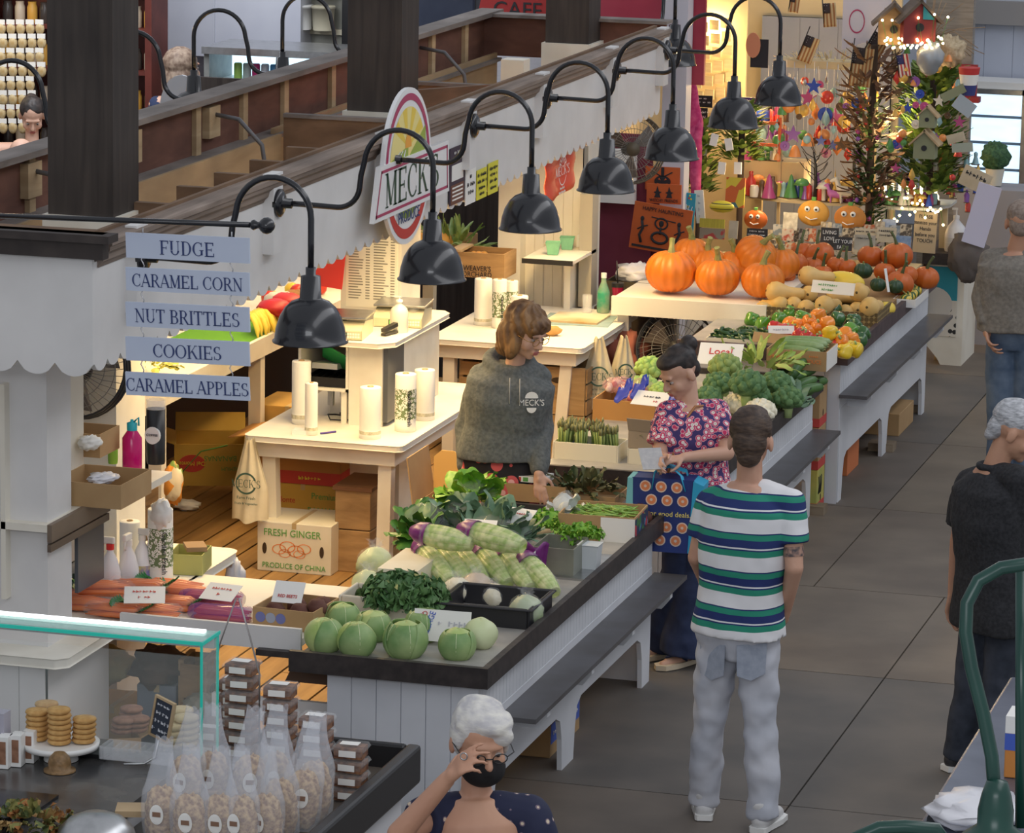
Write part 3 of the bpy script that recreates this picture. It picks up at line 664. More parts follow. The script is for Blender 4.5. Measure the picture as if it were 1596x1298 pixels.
scale('cream produce scale at the far end of the cabinet top, behind the soap bottle',(-1.92,4.96,ZC+.002),.12)
def pump_bottle(label,loc,h,r,m,cap=PLW,name='soap_bottle',liquid=None,mouth=.3):
 t=thing(name,label,'bottle',loc)
 mb=MB();mb.lathe([(r*.9,0),(r,h*.04),(r,h*.55),(r*.85,h*.68),(r*mouth,h*.8),(r*mouth,h*.86)],n=20);mb.build('body',m,t,loc=(0,0,0))
 mb=MB();mb.lathe([(r*mouth*1.2,h*.85),(r*mouth*1.2,h*.92),(r*.1,h*.93),(r*.1,h*1.0)],n=14);mb.box((-r*.3,0,h*1.01),(r*.9,r*.22,h*.03));mb.build('pump',cap,t,loc=(0,0,0))
 return t
pump_bottle('clear pump bottle of hand soap between the two scales',tuple(W(622,517,ZC)),.185,.048,mat('cloudy_plastic',(.8,.78,.68),r=.3))
st_=thing('stapler','black stapler lying on the cabinet edge by the soap bottle','stapler',tuple(W(607,522,ZC)),1.3)
MB().box((0,0,.01),(.12,.03,.012)).build('base',PLB,st_,loc=(0,0,0));MB().box((0,0,.04),(.12,.028,.02),ry=-.15).build('arm',PLB,st_,loc=(0,0,0))
tag(MB().lathe([(.022,0),(.027,.1)],tuple(W(644,508,ZC)),16).build('cup',CLEAR),'clear cup of dark pens behind the soap bottle','cup')
# plastic produce-bag rolls
SMK=mat('roll_frost',(.86,.85,.80),r=.4);VINE=voro('printed_vines',[(0,(.12,.17,.06)),(.24,(.80,.80,.74)),(.52,(.16,.22,.10))],75,.5,thr=True)
def roll(label,loc,r,h,kind=0,group=None,tail=False):
 t=thing('bag_roll',label,'bag roll',loc,random.uniform(-.4,.4)if kind==0 else 0,group)
 mb=MB();mb.lathe([(r*.3,.0),(r,.0),(r,h*.16),(r*.985,h*.17),(r,h*.18),(r,h*.985),(r*.95,h),(r*.32,h)],n=26);mb.lathe([(r*.32,h),(r*.3,h*.93),(0,h*.92)],n=16,cap=False);mb.build('roll',SMK,t,loc=(0,0,0))
 MB().lathe([(r*.31,h*.93),(r*.31,h+.004),(r*.24,h+.004),(r*.24,h*.93)],n=14,cap=False).build('core',CARD,t,loc=(0,0,0))
 if kind==0:MB().lathe([(r+.0006,h*.085),(r+.0006,h*.15)],n=26,cap=False).build('label_band',mat('band_grey',(.45,.42,.3),(.7,.66,.5),60,.5),t,loc=(0,0,0))
 if kind==1:
  MB().lathe([(r+.001,h*.22),(r+.001,h*.75)],n=26,cap=False).build('vine_print',VINE,t,loc=(0,0,0))
  x=text('Garden Fresh',r*.62,(r*.66,-r*.86,h*.42),(radians(90),radians(90),radians(38)),INK,t)
 return t
def rl(px_,py_,z,r,h,label,kind=0,g=None):return roll(label,tuple(W(px_,py_,z)+V((0,r*.9,.001))),r,h,kind,g)
rl(465,662,.8,.050,.33,'tall white bag roll at the left back of the near table')
rl(482,679,.8,.033,.27,'slim white bag roll in front of the tall one on the near table')
rl(572,685,.8,.055,.265,'white bag roll at the front middle of the near table')
rl(627,674,.8,.055,.30,'bag roll in green vine print on the near table',1)
rl(657,656,.8,.054,.265,'white bag roll right of the vine print roll on the near table')
rl(749,508,.8,.053,.28,'white bag roll at the left of the far table')
rl(775,512,.8,.043,.29,'bag roll in green vine print on the far table',1)
rl(795,503,.8,.036,.25,'slim bag roll in green vine print behind, on the far table',1)
rl(806,520,.8,.050,.22,'short white bag roll right of the vine print rolls on the far table')
# small things on the near table
bx_=W(471,676,.8);tag(MB().box(tuple(bx_+V((0,0,.012))),(.09,.07,.024),0,rz=.1).build('index_cards',PAPER),'small stack of white cards at the front left of the near table','cards')
pn=W(511,676,.8);tag(MB().tube([pn+V((-.03,-.03,.006)),pn+V((.03,.04,.006))],.005,8).build('marker_pen',mat('purple_pen',(.08,.05,.3),r=.4)),'blue marker pen lying at the table front','pen')
cbm=MB();random.seed(12);p0=W(535,655,.8)
pts=[p0+V((.10*cos(a*1.7)+.01*a,.07*sin(a*1.7)+.02*a-.05,.006+.012*(a%2)))for a in[k*.45 for k in range(20)]]+[p0+V((.18,.12,.05)),p0+V((.16,.15,.17))]
tag(cbm.tube(pts,.0045,6).build('power_cable',PLB),'tangled black power cable under the cabinet on the near table','cable')
pc=W(520,640,.8);
for k,(dx,hh,rr)in enumerate(((-.05,.15,.06),(.19,.13,.06))):
 tag(MB().lathe([(rr*.85,0),(rr,hh)],tuple(W(505,645,.8)+V((dx+.03,.1*k,.001))),18).build('plastic_tub',CLEAR),['clear plastic tub below the cabinet cubby, left','clear plastic tub below the cabinet cubby, behind the front bag roll'][k],'tub')
 # back display counter toward the other aisle
bd=thing('back_display','long white back display counter under the far fascia holding bananas','counter',(-3.25,5.4,.0))
mb=MB();mb.prism([(-.55,1.16),(.42,1.02),(.42,.98),(-.55,1.12)],-3.4,3.2,'xz');mb.bx(.42,.445,-3.4,3.2,.96,1.065);mb.build('shelf_board',WHT2,bd,loc=(0,0,0))
for y in(-3.3,-1.6,-.1,1.5,3.1):MB().bx(.34,.41,y,y+.07,.1,.97).build('leg',WHT2,bd,loc=(0,0,0))
MB().bx(-.56,-.52,-3.4,3.2,.0,1.2).build('back_board',mat('dark_back_board',(.06,.04,.03),r=.8),bd,loc=(0,0,0))
tag(MB().bx(-4.9,-2.45,9.62,9.65,0,1.95).build('dark_backdrop',mat('dark_brown_sheet',(.018,.012,.010),(.04,.03,.025),4,.9,st=(8,8,.4))),'added dark brown curtain behind the lettered crate and greens','backdrop')  # dark sheet added to give a blackish background behind the crate
# end partition with outlet, basket shelf and grey box
pa=AY(775,440,8.36);ep=thing('end_partition','white end partition with an electrical outlet and a small shelf of berry baskets','partition',(pa.x,8.38,.1))
wL=.145;MB().bx(0,wL,-.02,.12,0,2.2).build('post',WHT2,ep,loc=(0,0,0))
mb=MB();bead(wL,.50,.10,.13,0,1.75,mb,.06,'x');mb.build('panel',WHT2,ep,loc=(0,0,0))
mb=MB();mb.bx(.46,.50,-.14,.10,0,1.02);mb.build('return_panel',WHT2,ep,loc=(0,0,0))
o=V((.30,.095,1.0));MB().bx(.27,.345,.085,.098,.95,1.06).build('outlet_plate',mat('cream_plate',(.6,.55,.42),r=.4),ep,loc=(0,0,0));MB().bx(.295,.32,.082,.086,.97,1.0).bx(.295,.32,.082,.086,1.01,1.04).build('socket',PLG,ep,loc=(0,0,0))
MB().bx(.28,.60,-.46,.09,1.03,1.05).bx(.28,.60,-.465,-.46,1.022,1.053,1).build('basket_shelf',[WHT2,PLB],ep,loc=(0,0,0))
MB().bx(.52,.60,-.02,.12,.70,1.40).build('grey_switch_box',mat('beige_grey_box',(.40,.37,.30),r=.5),ep,loc=(0,0,0))
# red bag with the stall emblem hanging below the fascia
rp=AX(872,272,-1.50);rbg=thing('plastic_bag',"orange red bag printed MECK'S hanging under the fascia",'bag',(-1.50,rp.y,rp.z-.12))
mb=MB();mb.grid(lambda u,v:(.01*sin(u*9)+.006*sin(v*12),(u-.5)*.60,v*.26+.03*(u-.5)),14,8);mb.build('bag',mat('orange_red_bag',(.85,.09,.035),r=.45),rbg,loc=(0,0,0),solid=.004)
serif("MECK'S",.055,(.018,0,.145),FX,PAPER,rbg,1.15)
mb=MB()
def vring(cy,cz_,r1,r0,x,a0=0,a1=360,n=28):
 vs=[(x,cy+r*cos(radians(a0+(a1-a0)*i/n)),cz_+r*sin(radians(a0+(a1-a0)*i/n)))for r in(r1,r0)for i in range(n+1)]
 return vs,[(i,i+1,i+n+2,i+n+1)for i in range(n)]
for a0,a1 in((25,155),(205,335)):mb.add(*vring(0,.145,.085,.079,.019,a0,a1))
for g in range(35,150,22):mb.add([(.019,.03*cos(radians(g)),.145+.03*sin(radians(g))+.012)]+[(.019,.074*cos(radians(g+k)),.145+.074*sin(radians(g+k)))for k in(-6,6)],[(0,1,2)])
mb.build('emblem',PAPER,rbg,loc=(0,0,0));text('Farm Fresh',.02,(.018,0,.045),FX,PAPER,rbg);text('Fruits & Vegetables',.018,(.018,0,.022),FX,PAPER,rbg)
# ---- cartons and crates (deck level z=.1)
def place(px_,py_,z=.1):return tuple(W(px_,py_,z))
gp=W(458,893,.1)
gc=carton('white carton printed Fresh Ginger under the near table',(gp.x,gp.y+.17,.1),.40,.34,.26,CARDW,0,True,prints=[('FRESH GINGER',.052,-.01,.205,PG,'f'),('PRODUCE OF CHINA',.04,0,.032,PG,'f')],holes=[(.15,.12,.012,.03,'f'),(-.16,.12,.012,.03,'f')])
mb=MB()
for(cx,cz_,rr)in((-.08,.12,.035),(-.035,.135,.04),(.01,.115,.042),(.055,.13,.035),(-.05,.10,.03),(.03,.10,.03)):
 n=18;vs=[(cx+rr*k*cos(2*pi*i/n)*1.1,-.1725,cz_+rr*k*sin(2*pi*i/n)*.75)for k in(1,.86)for i in range(n)];mb.add(vs,[(i,(i+1)%n,(i+1)%n+n,i+n)for i in range(n)])
mb.build('ginger_drawing',PO,gc,loc=(0,0,0))
cp_=W(550,892,.1);cr=thing('wooden_crate','narrow wooden crate standing on end between the ginger carton and the table leg','crate',(cp_.x,cp_.y+.2,.1))
mb=MB();mb.bx(-.10,.09,-.2,.12,0,.22);mb.bx(-.10,.09,-.2,.12,.225,.43);mb.build('side_slats',CRATE,cr,loc=(0,0,0),bevel=.004);MB().bx(-.11,.10,-.21,.14,.43,.45).build('end_board',wood('dark_crate_end',(.16,.07,.03),(.24,.12,.06)),cr,loc=(0,0,0))
mp=W(482,812,.1)
mt=thing('metal_bin','grey galvanised metal bin on a stand under the near table','bin',(mp.x+.1,mp.y+.75,.1))
MB().bx(-.22,.22,-.2,.2,.28,.44).build('bin_body',mat('galvanised',(.20,.22,.22),(.28,.30,.29),14,.45,.5),mt,loc=(0,0,0));MB().bx(-.24,.24,-.22,.22,.44,.455).build('bin_lid',mat('galvanised_lid',(.42,.43,.42),r=.35,met=.6),mt,loc=(0,0,0))
for sx in(-.18,.18):
 for sy in(-.16,.16):MB().bx(sx-.02,sx+.02,sy-.02,sy+.02,0,.28).build('leg',PLG,mt,loc=(0,0,0))
tag(MB().bx(gp.x-.12,gp.x+.2,gp.y+.42,gp.y+.62,.1,.30).build('white_carton_lid',CARDW),'greyed flat carton between the ginger carton and the metal bin','box')
# open brown box right of the table leg
bp=W(645,838,.1);
bb=carton('open brown carton with raised flaps marked MU beside the table leg',(-1.30,3.98,.30),.38,.36,.24,CARD,0,flaps=[('l',.24,8),('r',.30,100)],prints=[('MU',.05,.02,.07,mat('pale_print',(.5,.4,.25)),'f')],holes=[(.06,.20,.022,.014,'f')])
MB().bx(-.04,.10,-.1822,-.1808,.04,.10).build('dark_panel',mat('dark_print',(.05,.035,.03),r=.7),bb,loc=(0,0,0))
mb=MB();o=[(-.19,.24),(-.19,.42),(-.15,.455),(-.08,.455),(-.06,.43)]+[(.07*cos(radians(a)),.425+.03*sin(radians(a)))for a in(170,135,90,45,10)]+[(.06,.43),(.08,.455),(.15,.455),(.19,.42),(.19,.24)]
mb.prism(o,.174,.18,'xz');mb.build('back_flap',mat('flap_yellow',(.68,.42,.14),r=.8),bb,loc=(0,0,0))
ub=thing('wooden_crate','low dark wooden crate under the open brown carton','crate',(-1.30,3.98,.1));mb=MB();openbox(mb,.42,.38,.19,.015);mb.bx(-.2,.2,-.18,.18,.185,.196);mb.build('crate',wood('dark_crate',(.12,.07,.03),(.25,.16,.08)),ub,loc=(0,0,0));
mb=MB();mb.bx(-.17,.17,-.193,-.189,.03,.08);mb.build('slot',mat('hole_dark',(.05,.03,.015)),ub,loc=(0,0,0))
# banana cartons, left middle
YC=mat('banana_yellow_card',(.62,.42,.09),(.55,.36,.07),4,.8)
q=W(308,757,.1);dm=carton('yellow banana carton turned upside down, red oval label, on the deck',(q.x,q.y+.2,.1),.40,.38,.24,YC,.35,flaps=[('b',.16,60),('l',.1,70)],prints=[('BANANAS',.045,.06,.16,PG,'fu'),('PREMIUM',.03,.12,.10,PG,'fu')],holes=[(.17,.05,.02,.012,'f')])
mb=MB();mb.prism([(-.10+.075*cos(a*pi/12),.13+.05*sin(a*pi/12))for a in range(24)],-.1925,-.190,'xz');mb.build('red_oval',PR,dm,loc=(0,0,0));text('Del Monte',.034,(-.10,-.194,.13),(radians(90),pi,0),YEL,dm)
mb=MB();mb.tube([(-.19,-.1915,.04),(-.05,-.1915,.20),(.1,-.1915,.235)],.004,4);mb.build('green_line',PG,dm,loc=(0,0,0))
q=W(352,762,.1)
carton('yellow banana carton at the bottom of the stack left of the near table',(-2.46,5.12,.1),.5,.40,.24,YC,0,True,prints=[('Premium',.05,.13,.18,PG,'f'),('BANANAS',.05,.13,.10,PG,'f'),('Del Monte',.045,-.13,.15,PR,'f')],holes=[(-.02,.05,.02,.012,'f')])
db=carton('orange brown fruit carton with a red band, on the banana carton',(-2.50,5.12,.342),.5,.40,.25,mat('orange_card',(.52,.27,.08),(.46,.23,.07),4,.8),0,flaps=[('f',.12,105),('l',.14,100)],holes=[(.06,.17,.03,.014,'f')],band=(.0,.07,PR),prints=[('ECUADOR',.034,.08,.035,YEL,'f')])
mb=MB();mb.prism([(-.13+.06*cos(a*pi/12),.16+.035*sin(a*pi/12))for a in range(24)],-.2022,-.2002,'xz');mb.build('green_oval',PG,db,loc=(0,0,0));text('Dole',.04,(-.13,-.2035,.158),FY,PR,db)
carton('small yellow carton behind the stack, under the back display',(-2.72,5.6,.1),.40,.40,.56,CARD2,0,True,holes=[(.12,.42,.02,.012,'f')])
carton('brown corrugated carton under the bananas, behind the sign boards',(-2.55,6.35,.1),.42,.4,.72,CARD,0,True)
carton('orange brown carton behind the tangled cable, under the back display',(-2.42,5.95,.1),.4,.4,.42,mat('orange_card',(.5,.3,.1)),0,True)
# dark wooden crates left, under back display
for k,z in enumerate((.1,.36)):
 c=thing('wooden_crate',['lower dark slatted crate under the back display, left','upper dark slatted crate under the back display, left'][k],'crate',(-3.0,3.3,z));mb=MB()
 for zz in(0,.085,.17):mb.bx(-.26,.26,-.2,-.185,zz,zz+.07);mb.bx(-.26,-.245,-.2,.2,zz,zz+.07);mb.bx(.245,.26,-.2,.2,zz,zz+.07)
 mb.build('slats',wood('dark_crate',(.12,.07,.03),(.25,.16,.08)),c,loc=(0,0,0));MB().bx(-.25,-.21,-.185,.19,0,.24).bx(.21,.25,-.185,.19,0,.24).bx(-.21,.21,-.18,.19,0,.01).build('corner_posts',CRATE,c,loc=(0,0,0))
 # slatted apple crates behind the vendor
def apple_crate(label,loc,rz=0,w_=.46,d=.32,h=.28):
 c=thing('wooden_crate',label,'crate',loc,rz);mb=MB()
 for zz in(0,h*.34,h*.68):
  for s_ in(-1,1):mb.bx(-w_/2,w_/2,s_*d/2-.006,s_*d/2+.006,zz,zz+h*.29)
 mb.build('slats',CRATE,c,loc=(0,0,0));mb=MB()
 for s_ in(-1,1):MB().bx(s_*w_/2-.012,s_*w_/2+.012,-d/2+.006,d/2-.006,0,h).build('end_board',MATS.get('crate_end')or MATS.setdefault('crate_end',wood('crate_end',(.34,.22,.1),(.5,.34,.17))),c,loc=(0,0,0))
 MB().bx(-w_/2+.012,w_/2-.012,-d/2+.006,d/2-.006,0,.01).build('bottom',CRATE,c,loc=(0,0,0))
 for s_ in(-1,1):
  MB().prism([(.05*cos(a*pi/8),h*.72+.018*sin(a*pi/8))for a in range(16)],s_*(w_/2+.0125),s_*(w_/2+.0135),'yz').build('hand_hole',mat('hole_dark',(.05,.03,.015)),c,loc=(0,0,0))
 return c
for k in range(2):apple_crate(['bottom slatted apple crate behind the vendor, left stack','middle slatted apple crate behind the vendor, left stack','top slatted apple crate behind the vendor, left stack'][k],(-2.0,7.25,.1+.285*k),0)
for k in range(2):apple_crate(['lower slatted crate right of the vendor, hand hole in its end','upper slatted crate right of the vendor, hand hole in its end'][k],(-1.62,7.3,.1+.285*k),pi/2)
# crate of greens and lettered crate on the back display right
wc=W(742,436,1.04);oc=thing('wooden_crate',"pine crate lettered Weaver's Orchard on the back display",'crate',(wc.x,wc.y+.15,1.05));mb=MB();openbox(mb,.34,.26,.15,.012);mb.build('crate',CRATE,oc,loc=(0,0,0))
text("WEAVER'S",.045,(0,-.133,.055),FY,INK,oc,sx=.85);text('ORCHARD',.045,(0,-.133,.018),FY,INK,oc,sx=.85)
MB().bx(-.17,-.10,-.14,.12,.15,.165).build('handle_board',PINE,oc,loc=(0,0,0))
# gap cartons between the middle and far counters
GY0=mat('green_yellow_carton',(.52,.44,.10),(.35,.38,.10),6,.8)
for k in range(3):
 c=carton(['bottom','middle','top'][k]+' yellow green fruit carton of the stack between middle and far counters',(-.13,6.80,.002+.245*k),.26,.20,.242,[GY0,CARD,CARD][k],0,True,holes=[(.0,.07,.012,.02,'r'),(.05,.16,.012,.02,'f')],band=(.0,.05,PR))
 if k==0:
  mb=MB()
  for j in range(3):mb.tube([(.132,-.07+.03*j,.10),(.132,-.05+.03*j,.15),(.132,-.07+.04*j,.2)],.003,4)
  mb.build('drawing',INK,c,loc=(0,0,0))
  # boxes under the counters
a=W(925,1128,0);uc=carton('cardboard box with a blue printed strip under the front counter',(a.x-.19,1.72,0),.3,.5,.17,CARD,0,True,holes=[(-.1,.03,.012,.008,'r'),(.1,.03,.012,.008,'r')])
MB().bx(.1505,.1515,-.24,.24,.06,.15).build('blue_strip',PB,uc,loc=(0,0,0));text('WHOLE GREEN BEANS',.048,(.153,0,.105),FX,PAPER,uc,sx=.85)
carton('teal box on the floor under the far counter',(-.22,7.45,0),.3,.25,.16,TEAL,0,True);carton('orange printed carton on the floor under the far counter',(-.2,7.9,0),.35,.35,.2,mat('orange_box',(.6,.18,.06),r=.7),0,True)
carton('grey brown carton on the floor at the far leg of the far counter',(-.15,9.25,0),.4,.5,.14,CARD,0,True)
for k,(x,y)in enumerate(((.02,6.55),(.07,8.42),(.0,9.7))):tag(MB().bx(x-.12,x+.035,y+.08,y+.2,0,.05).build('wood_block',wood('grey_block',(.2,.15,.1),(.3,.24,.17))),['wooden block at the foot of the middle counter, aisle side','wooden block at the middle leg of the far counter','wooden block at the last leg of the far counter'][k],'block')
# bridging ledge for carrots
lg=thing('bridge_ledge','white bridging ledge for carrots between the column and the front counter','ledge',(-1.22,.45,.80))
MB().bx(-.39,.40,-.28,.62,-.03,0).build('board',WHT2,lg,loc=(0,0,0));MB().bx(-.39,.40,-.30,-.28,-.05,.045).build('front_rail',WHT,lg,loc=(0,0,0));MB().bx(.22,.40,-.34,-.302,-.07,-.045).build('black_shelf',BLK,lg,loc=(0,0,0))
MB().bx(.0,.56,-.26,-.235,-.37,-.27).build('cross_rail',WHT,lg,loc=(0,0,0))
MB().prism([(.38,-.06),(.43,-.07),(.50,-.13),(.56,-.16),(.56,-.19),(.32,-.19)],-.262,-.24,'xz').build('dark_bracket',mat('dark_bracket_brown',(.09,.05,.03),r=.8),lg,loc=(0,0,0))
# ================================================================ PRODUCE
PM={}
def vegm(name,c,c2,sc=20,r=.45,**k):return mat(name,c,c2,sc,r,**k)
CABG=vegm('cabbage_green',(.34,.48,.12),(.60,.68,.32),6,.5,bump=.15);CABD=vegm('cabbage_outer_leaf',(.15,.29,.09),(.36,.48,.20),7,.5,bump=.2);CABP=vegm('cabbage_pale',(.56,.64,.34),(.68,.73,.46),5,.5)
PUMP=vegm('pumpkin_orange',(.66,.165,.010),(.78,.23,.018),3,.42,bump=.05);PUMD=vegm('pumpkin_deep',(.50,.10,.012),(.62,.15,.02),3,.42);STEM=vegm('pumpkin_stem',(.16,.20,.05),(.38,.36,.14),12,.7);STEMD=vegm('dark_stem',(.05,.08,.03),(.13,.16,.06),12,.7)
KALE=vegm('kale_green',(.05,.13,.04),(.12,.24,.08),14,.5,bump=.3);PARS=vegm('parsley_green',(.10,.30,.02),(.25,.48,.05),20,.5)
BROC=vegm('broccoli',(.06,.15,.05),(.14,.26,.10),40,.7,bump=.6);BRST=vegm('broccoli_stalk',(.28,.42,.14),(.4,.52,.22),8,.5);ROMA=vegm('romanesco',(.28,.48,.10),(.42,.60,.18),30,.7,bump=.5)
CAUL=vegm('cauliflower',(.78,.72,.52),(.88,.84,.68),30,.7,bump=.5)
CELY=vegm('romaine_heart',(.34,.50,.08),(.74,.76,.36),6,.35,st=(1,6,6));PURP=vegm('purple_wrap',(.12,.01,.12),(.24,.04,.24),10,.3)
CARR=vegm('carrot',(.75,.15,.015),(.88,.24,.03),8,.4);ASP=vegm('asparagus',(.22,.32,.08),(.34,.42,.14),18,.5);ASPT=vegm('asparagus_tip',(.16,.17,.07),(.28,.28,.13),30,.7)
CUC=vegm('cucumber',(.03,.10,.025),(.09,.20,.05),7,.35);ZUC=vegm('zucchini',(.14,.26,.08),(.30,.42,.20),12,.35,st=(1,1,1));SQU=vegm('butternut',(.66,.42,.12),(.78,.52,.20),4,.45);ACO=vegm('acorn_squash',(.015,.045,.02),(.04,.09,.035),6,.4)
YSQ=vegm('yellow_squash',(.80,.55,.04),(.88,.66,.10),4,.4);BAN=vegm('banana',(.80,.58,.04),(.88,.68,.10),5,.45)
PEP={'red':vegm('red_pepper',(.45,.01,.01),(.58,.03,.02),3,.22,coat=.4),'orange':vegm('orange_pepper',(.82,.22,.01),(.88,.30,.02),3,.22,coat=.4),'yellow':vegm('yellow_pepper',(.82,.55,.02),(.88,.64,.05),3,.22,coat=.4),'green':vegm('green_pepper',(.06,.22,.01),(.12,.33,.03),3,.22,coat=.4),'dark green':vegm('dark_green_pepper',(.02,.09,.02),(.04,.14,.03),3,.22,coat=.4)}
BEAN=vegm('green_bean',(.20,.38,.05),(.34,.52,.12),9,.4);BEET=vegm('beet',(.10,.035,.025),(.16,.07,.05),12,.8)
def nz(p,s,a):return 1+a*noise.noise(V(p)*s)
def lump(mb,c,r,m=0,sc=3,a=.12,nu=20,nv=14,rot=None,seed=0):return mb.ball(c,r,nu,nv,m,rot,lambda p,t,g:1+a*noise.noise(p*sc+V((seed,seed*2,0))))
def leafsheet(mb,c,u,v,nrm,L,Wd,curl=.3,ruf=.0,fr=9,m=0,nu=8,nv=8,ph=0):
 """leaf: base at c, length along u, width along v, bending along nrm"""
 c,u,v,nrm=V(c),V(u).normalized(),V(v).normalized(),V(nrm).normalized()
 def fn(a,b):
  w_=(a-.5)*2;s=sin(pi*min(1,b*.86+.1))**.7
  e=abs(w_)**2*b;return c+u*(L*b)+v*(Wd*w_*s)+nrm*(curl*L*(b*b)+.25*Wd*w_*w_*s+ruf*sin(fr*b*3+w_*4+ph)*e)
 return mb.grid(fn,nu,nv,m)
def cabbage(label,loc,r,kind=0,rz=0,g=None):
 t=thing('cabbage',label,'cabbage',loc,rz,g);mb=MB()
 mb.ball((0,0,r*.93),(r,r,r*.93),28,18,0,None,lambda p,th,ga:1+.03*sin(ga*3+p.z*3)+.025*noise.noise(p*2+V((r*90,0,0))));mb.build('head',CABP if kind==3 else CABG,t,loc=(0,0,0))
 if kind<3:
  for k,a0 in enumerate([[200,320],[150,255,10],[230,300,20,160]][kind]):
   a=radians(a0);mb=MB()
   def fn(u,v,a=a,k=k):
    th=radians(158-[138,118,122][kind]*v);g_=a+(u-.5)*(2.7-1.0*v*v);R=r*(1.03+.02*k+[.0,.10,.30][kind]*max(0,v-.72)+.012*sin(u*9+v*4)+.02*noise.noise(V((u*4,v*4,r*80+k))))
    return V((R*sin(th)*cos(g_),R*sin(th)*sin(g_),r*.93+R*.93*cos(th)))
   mb.grid(fn,14,12);mb.build('outer_leaf',CABD if(kind or k)else CABG,t,loc=(0,0,0),solid=.002)
   mb=MB();pts=[fn(.5,v)*1.0+V((0,0,.001))for v in[i/8 for i in range(9)]];mb.tube(pts,.0016,6);mb.build('leaf_rib',CABP,t,loc=(0,0,0))
 return t
ZT=.757
def on(x,y,z=ZT):return tuple(W(x,y,z))
cabbage('green cabbage at the left end of the front row',on(505,1018),.080,0,.2)
cabbage('green cabbage second from the left in the front row',on(556,1024),.079,0,-.4)
cabbage('large cabbage with loose bluish outer leaves in the middle of the front row',on(632,1027),.086,2,0)
cabbage('cabbage with one dark folded leaf at the right of the front row',on(712,1030),.074,1,.5)
cabbage('pale stripped cabbage at the right rear corner',on(748,1013),.073,3)
cabbage('dark leafy cabbage behind the leftmost one',on(534,990),.074,2,2.4)
cabbage('green cabbage behind, third from the left',on(582,1002),.074,1,3)
cabbage('upright leafy cabbage behind the large middle one',on(660,1002),.076,2,1.2)
# tubs and trays on the front counter
tb=on(590,975);fb=thing('foam_tub','cream foam tub under the curly kale','tub',(tb[0]-.02,tb[1]+.15,ZT+.001));mb=MB();openbox(mb,.34,.24,.11,.014);mb.build('tub',mat('foam_cream',(.72,.66,.55),(.62,.57,.46),8,.7),fb,loc=(0,0,0),bevel=.008)
bt_=on(765,990);bk=thing('black_tray','empty black plastic tray behind the pale cabbage','tray',(bt_[0]-.06,bt_[1]+.27,ZT+.001));mb=MB();openbox(mb,.40,.36,.10,.010);mb.bx(-.215,.215,-.195,-.18,.09,.10);mb.bx(-.215,-.2,-.18,.18,.09,.10);mb.bx(.2,.215,-.18,.18,.09,.10);mb.bx(-.215,.215,.18,.195,.09,.10);mb.build('tray',mat('black_tray_plastic',(.02,.02,.024),r=.4),bk,loc=(0,0,0),bevel=.006)
def card_sign(label,loc,w_,h,rx,rz,lines,m=PAPER,name='price_card'):
 t=thing(name,label,'price card',loc,rot=(rx,0,rz));MB().bx(-w_/2,w_/2,-.001,.001,0,h).build('card',m,t,loc=(0,0,0))
 for(s,sz,x,z,mm)in lines:text(s,sz,(x,-.003,z),FY,mm,t,sx=.9)
 return t
cs=card_sign('white price card reading Cabbage leaning among the cabbages',on(686,1000,.79),.24,.13,-.35,.05,[('$ 1.39',.04,.05,.075,mat('faint_grey',(.5,.5,.55),r=.7)),('lb',.03,.09,.035,mat('faint_grey',(.5,.5,.55)))])
text('CABBAGE',.036,(-.055,-.003,.06),(radians(90),radians(-75),0),PB,cs,sx=.8);text('RED',.03,(-.085,-.003,.10),(radians(90),radians(-40),0),PR,cs);
def leafball(label,loc,R,n,m,name,cat,ruf=.03,L=.09,Wd=.05,core=None,rz=0,flat=.7,fr=9,nu=6,nv=6):
 t=thing(name,label,cat,loc,rz);mb=MB()
 for k in range(n):
  th=math.acos(1-random.random()*1.1);g=random.random()*2*pi;d=V((sin(th)*cos(g),sin(th)*sin(g),abs(cos(th))*flat+.08))
  b=V((d.x*R[0],d.y*R[1],d.z*R[2]))*random.uniform(.5,.92);u=(d+V((random.uniform(-.4,.4),random.uniform(-.4,.4),random.uniform(-.2,.5)))).normalized();v=u.cross(V((random.random()-.5,random.random()-.5,1))).normalized()
  leafsheet(mb,b,u,v,u.cross(v),L*random.uniform(.7,1.2),Wd*random.uniform(.7,1.2),random.uniform(-.3,.6),ruf,fr,0,nu,nv,random.random()*6)
 mb.build('leaves',m,t,loc=(0,0,0))
 if core:MB().ball((0,0,R[2]*.4),(R[0]*.7,R[1]*.7,R[2]*.45),12,8).build('leaf_core',core,t,loc=(0,0,0))
 return t
k0=V((tb[0]+.06,tb[1]+.14,ZT+.08));leafball('heap of curly dark green kale on the cream tub',tuple(k0),(.19,.14,.13),650,KALE,'curly_kale','kale',.035,.040,.026,KALE,fr=26)
# iceberg heads in film
def wrapped(label,loc,r,m,name,cat,film=FILM):
 t=thing(name,label,cat,loc,random.random()*6);mb=MB();lump(mb,(0,0,r*.9),(r,r,r*.9),0,2.6,.14,seed=r*77);mb.build('head',m,t,loc=(0,0,0))
 mb=MB();lump(mb,(0,0,r*.93),(r*1.05,r*1.05,r*.98),0,7,.10,22,16,seed=3);
 for k in range(5):a=k*1.26;leafsheet(mb,(r*.1*cos(a),r*.1*sin(a),r*1.8),(cos(a)*.4,sin(a)*.4,1),(-sin(a),cos(a),0),(cos(a),sin(a),0),r*.5,r*.3,.2,.02,12,0,4,4)
 mb.build('film',film,t,loc=(0,0,0));return t
ICE=vegm('iceberg',(.50,.58,.26),(.70,.74,.46),7,.5,bump=.2)
wrapped('film wrapped iceberg lettuce at the inner edge behind the kale',on(585,905),.082,ICE,'iceberg_lettuce','lettuce')
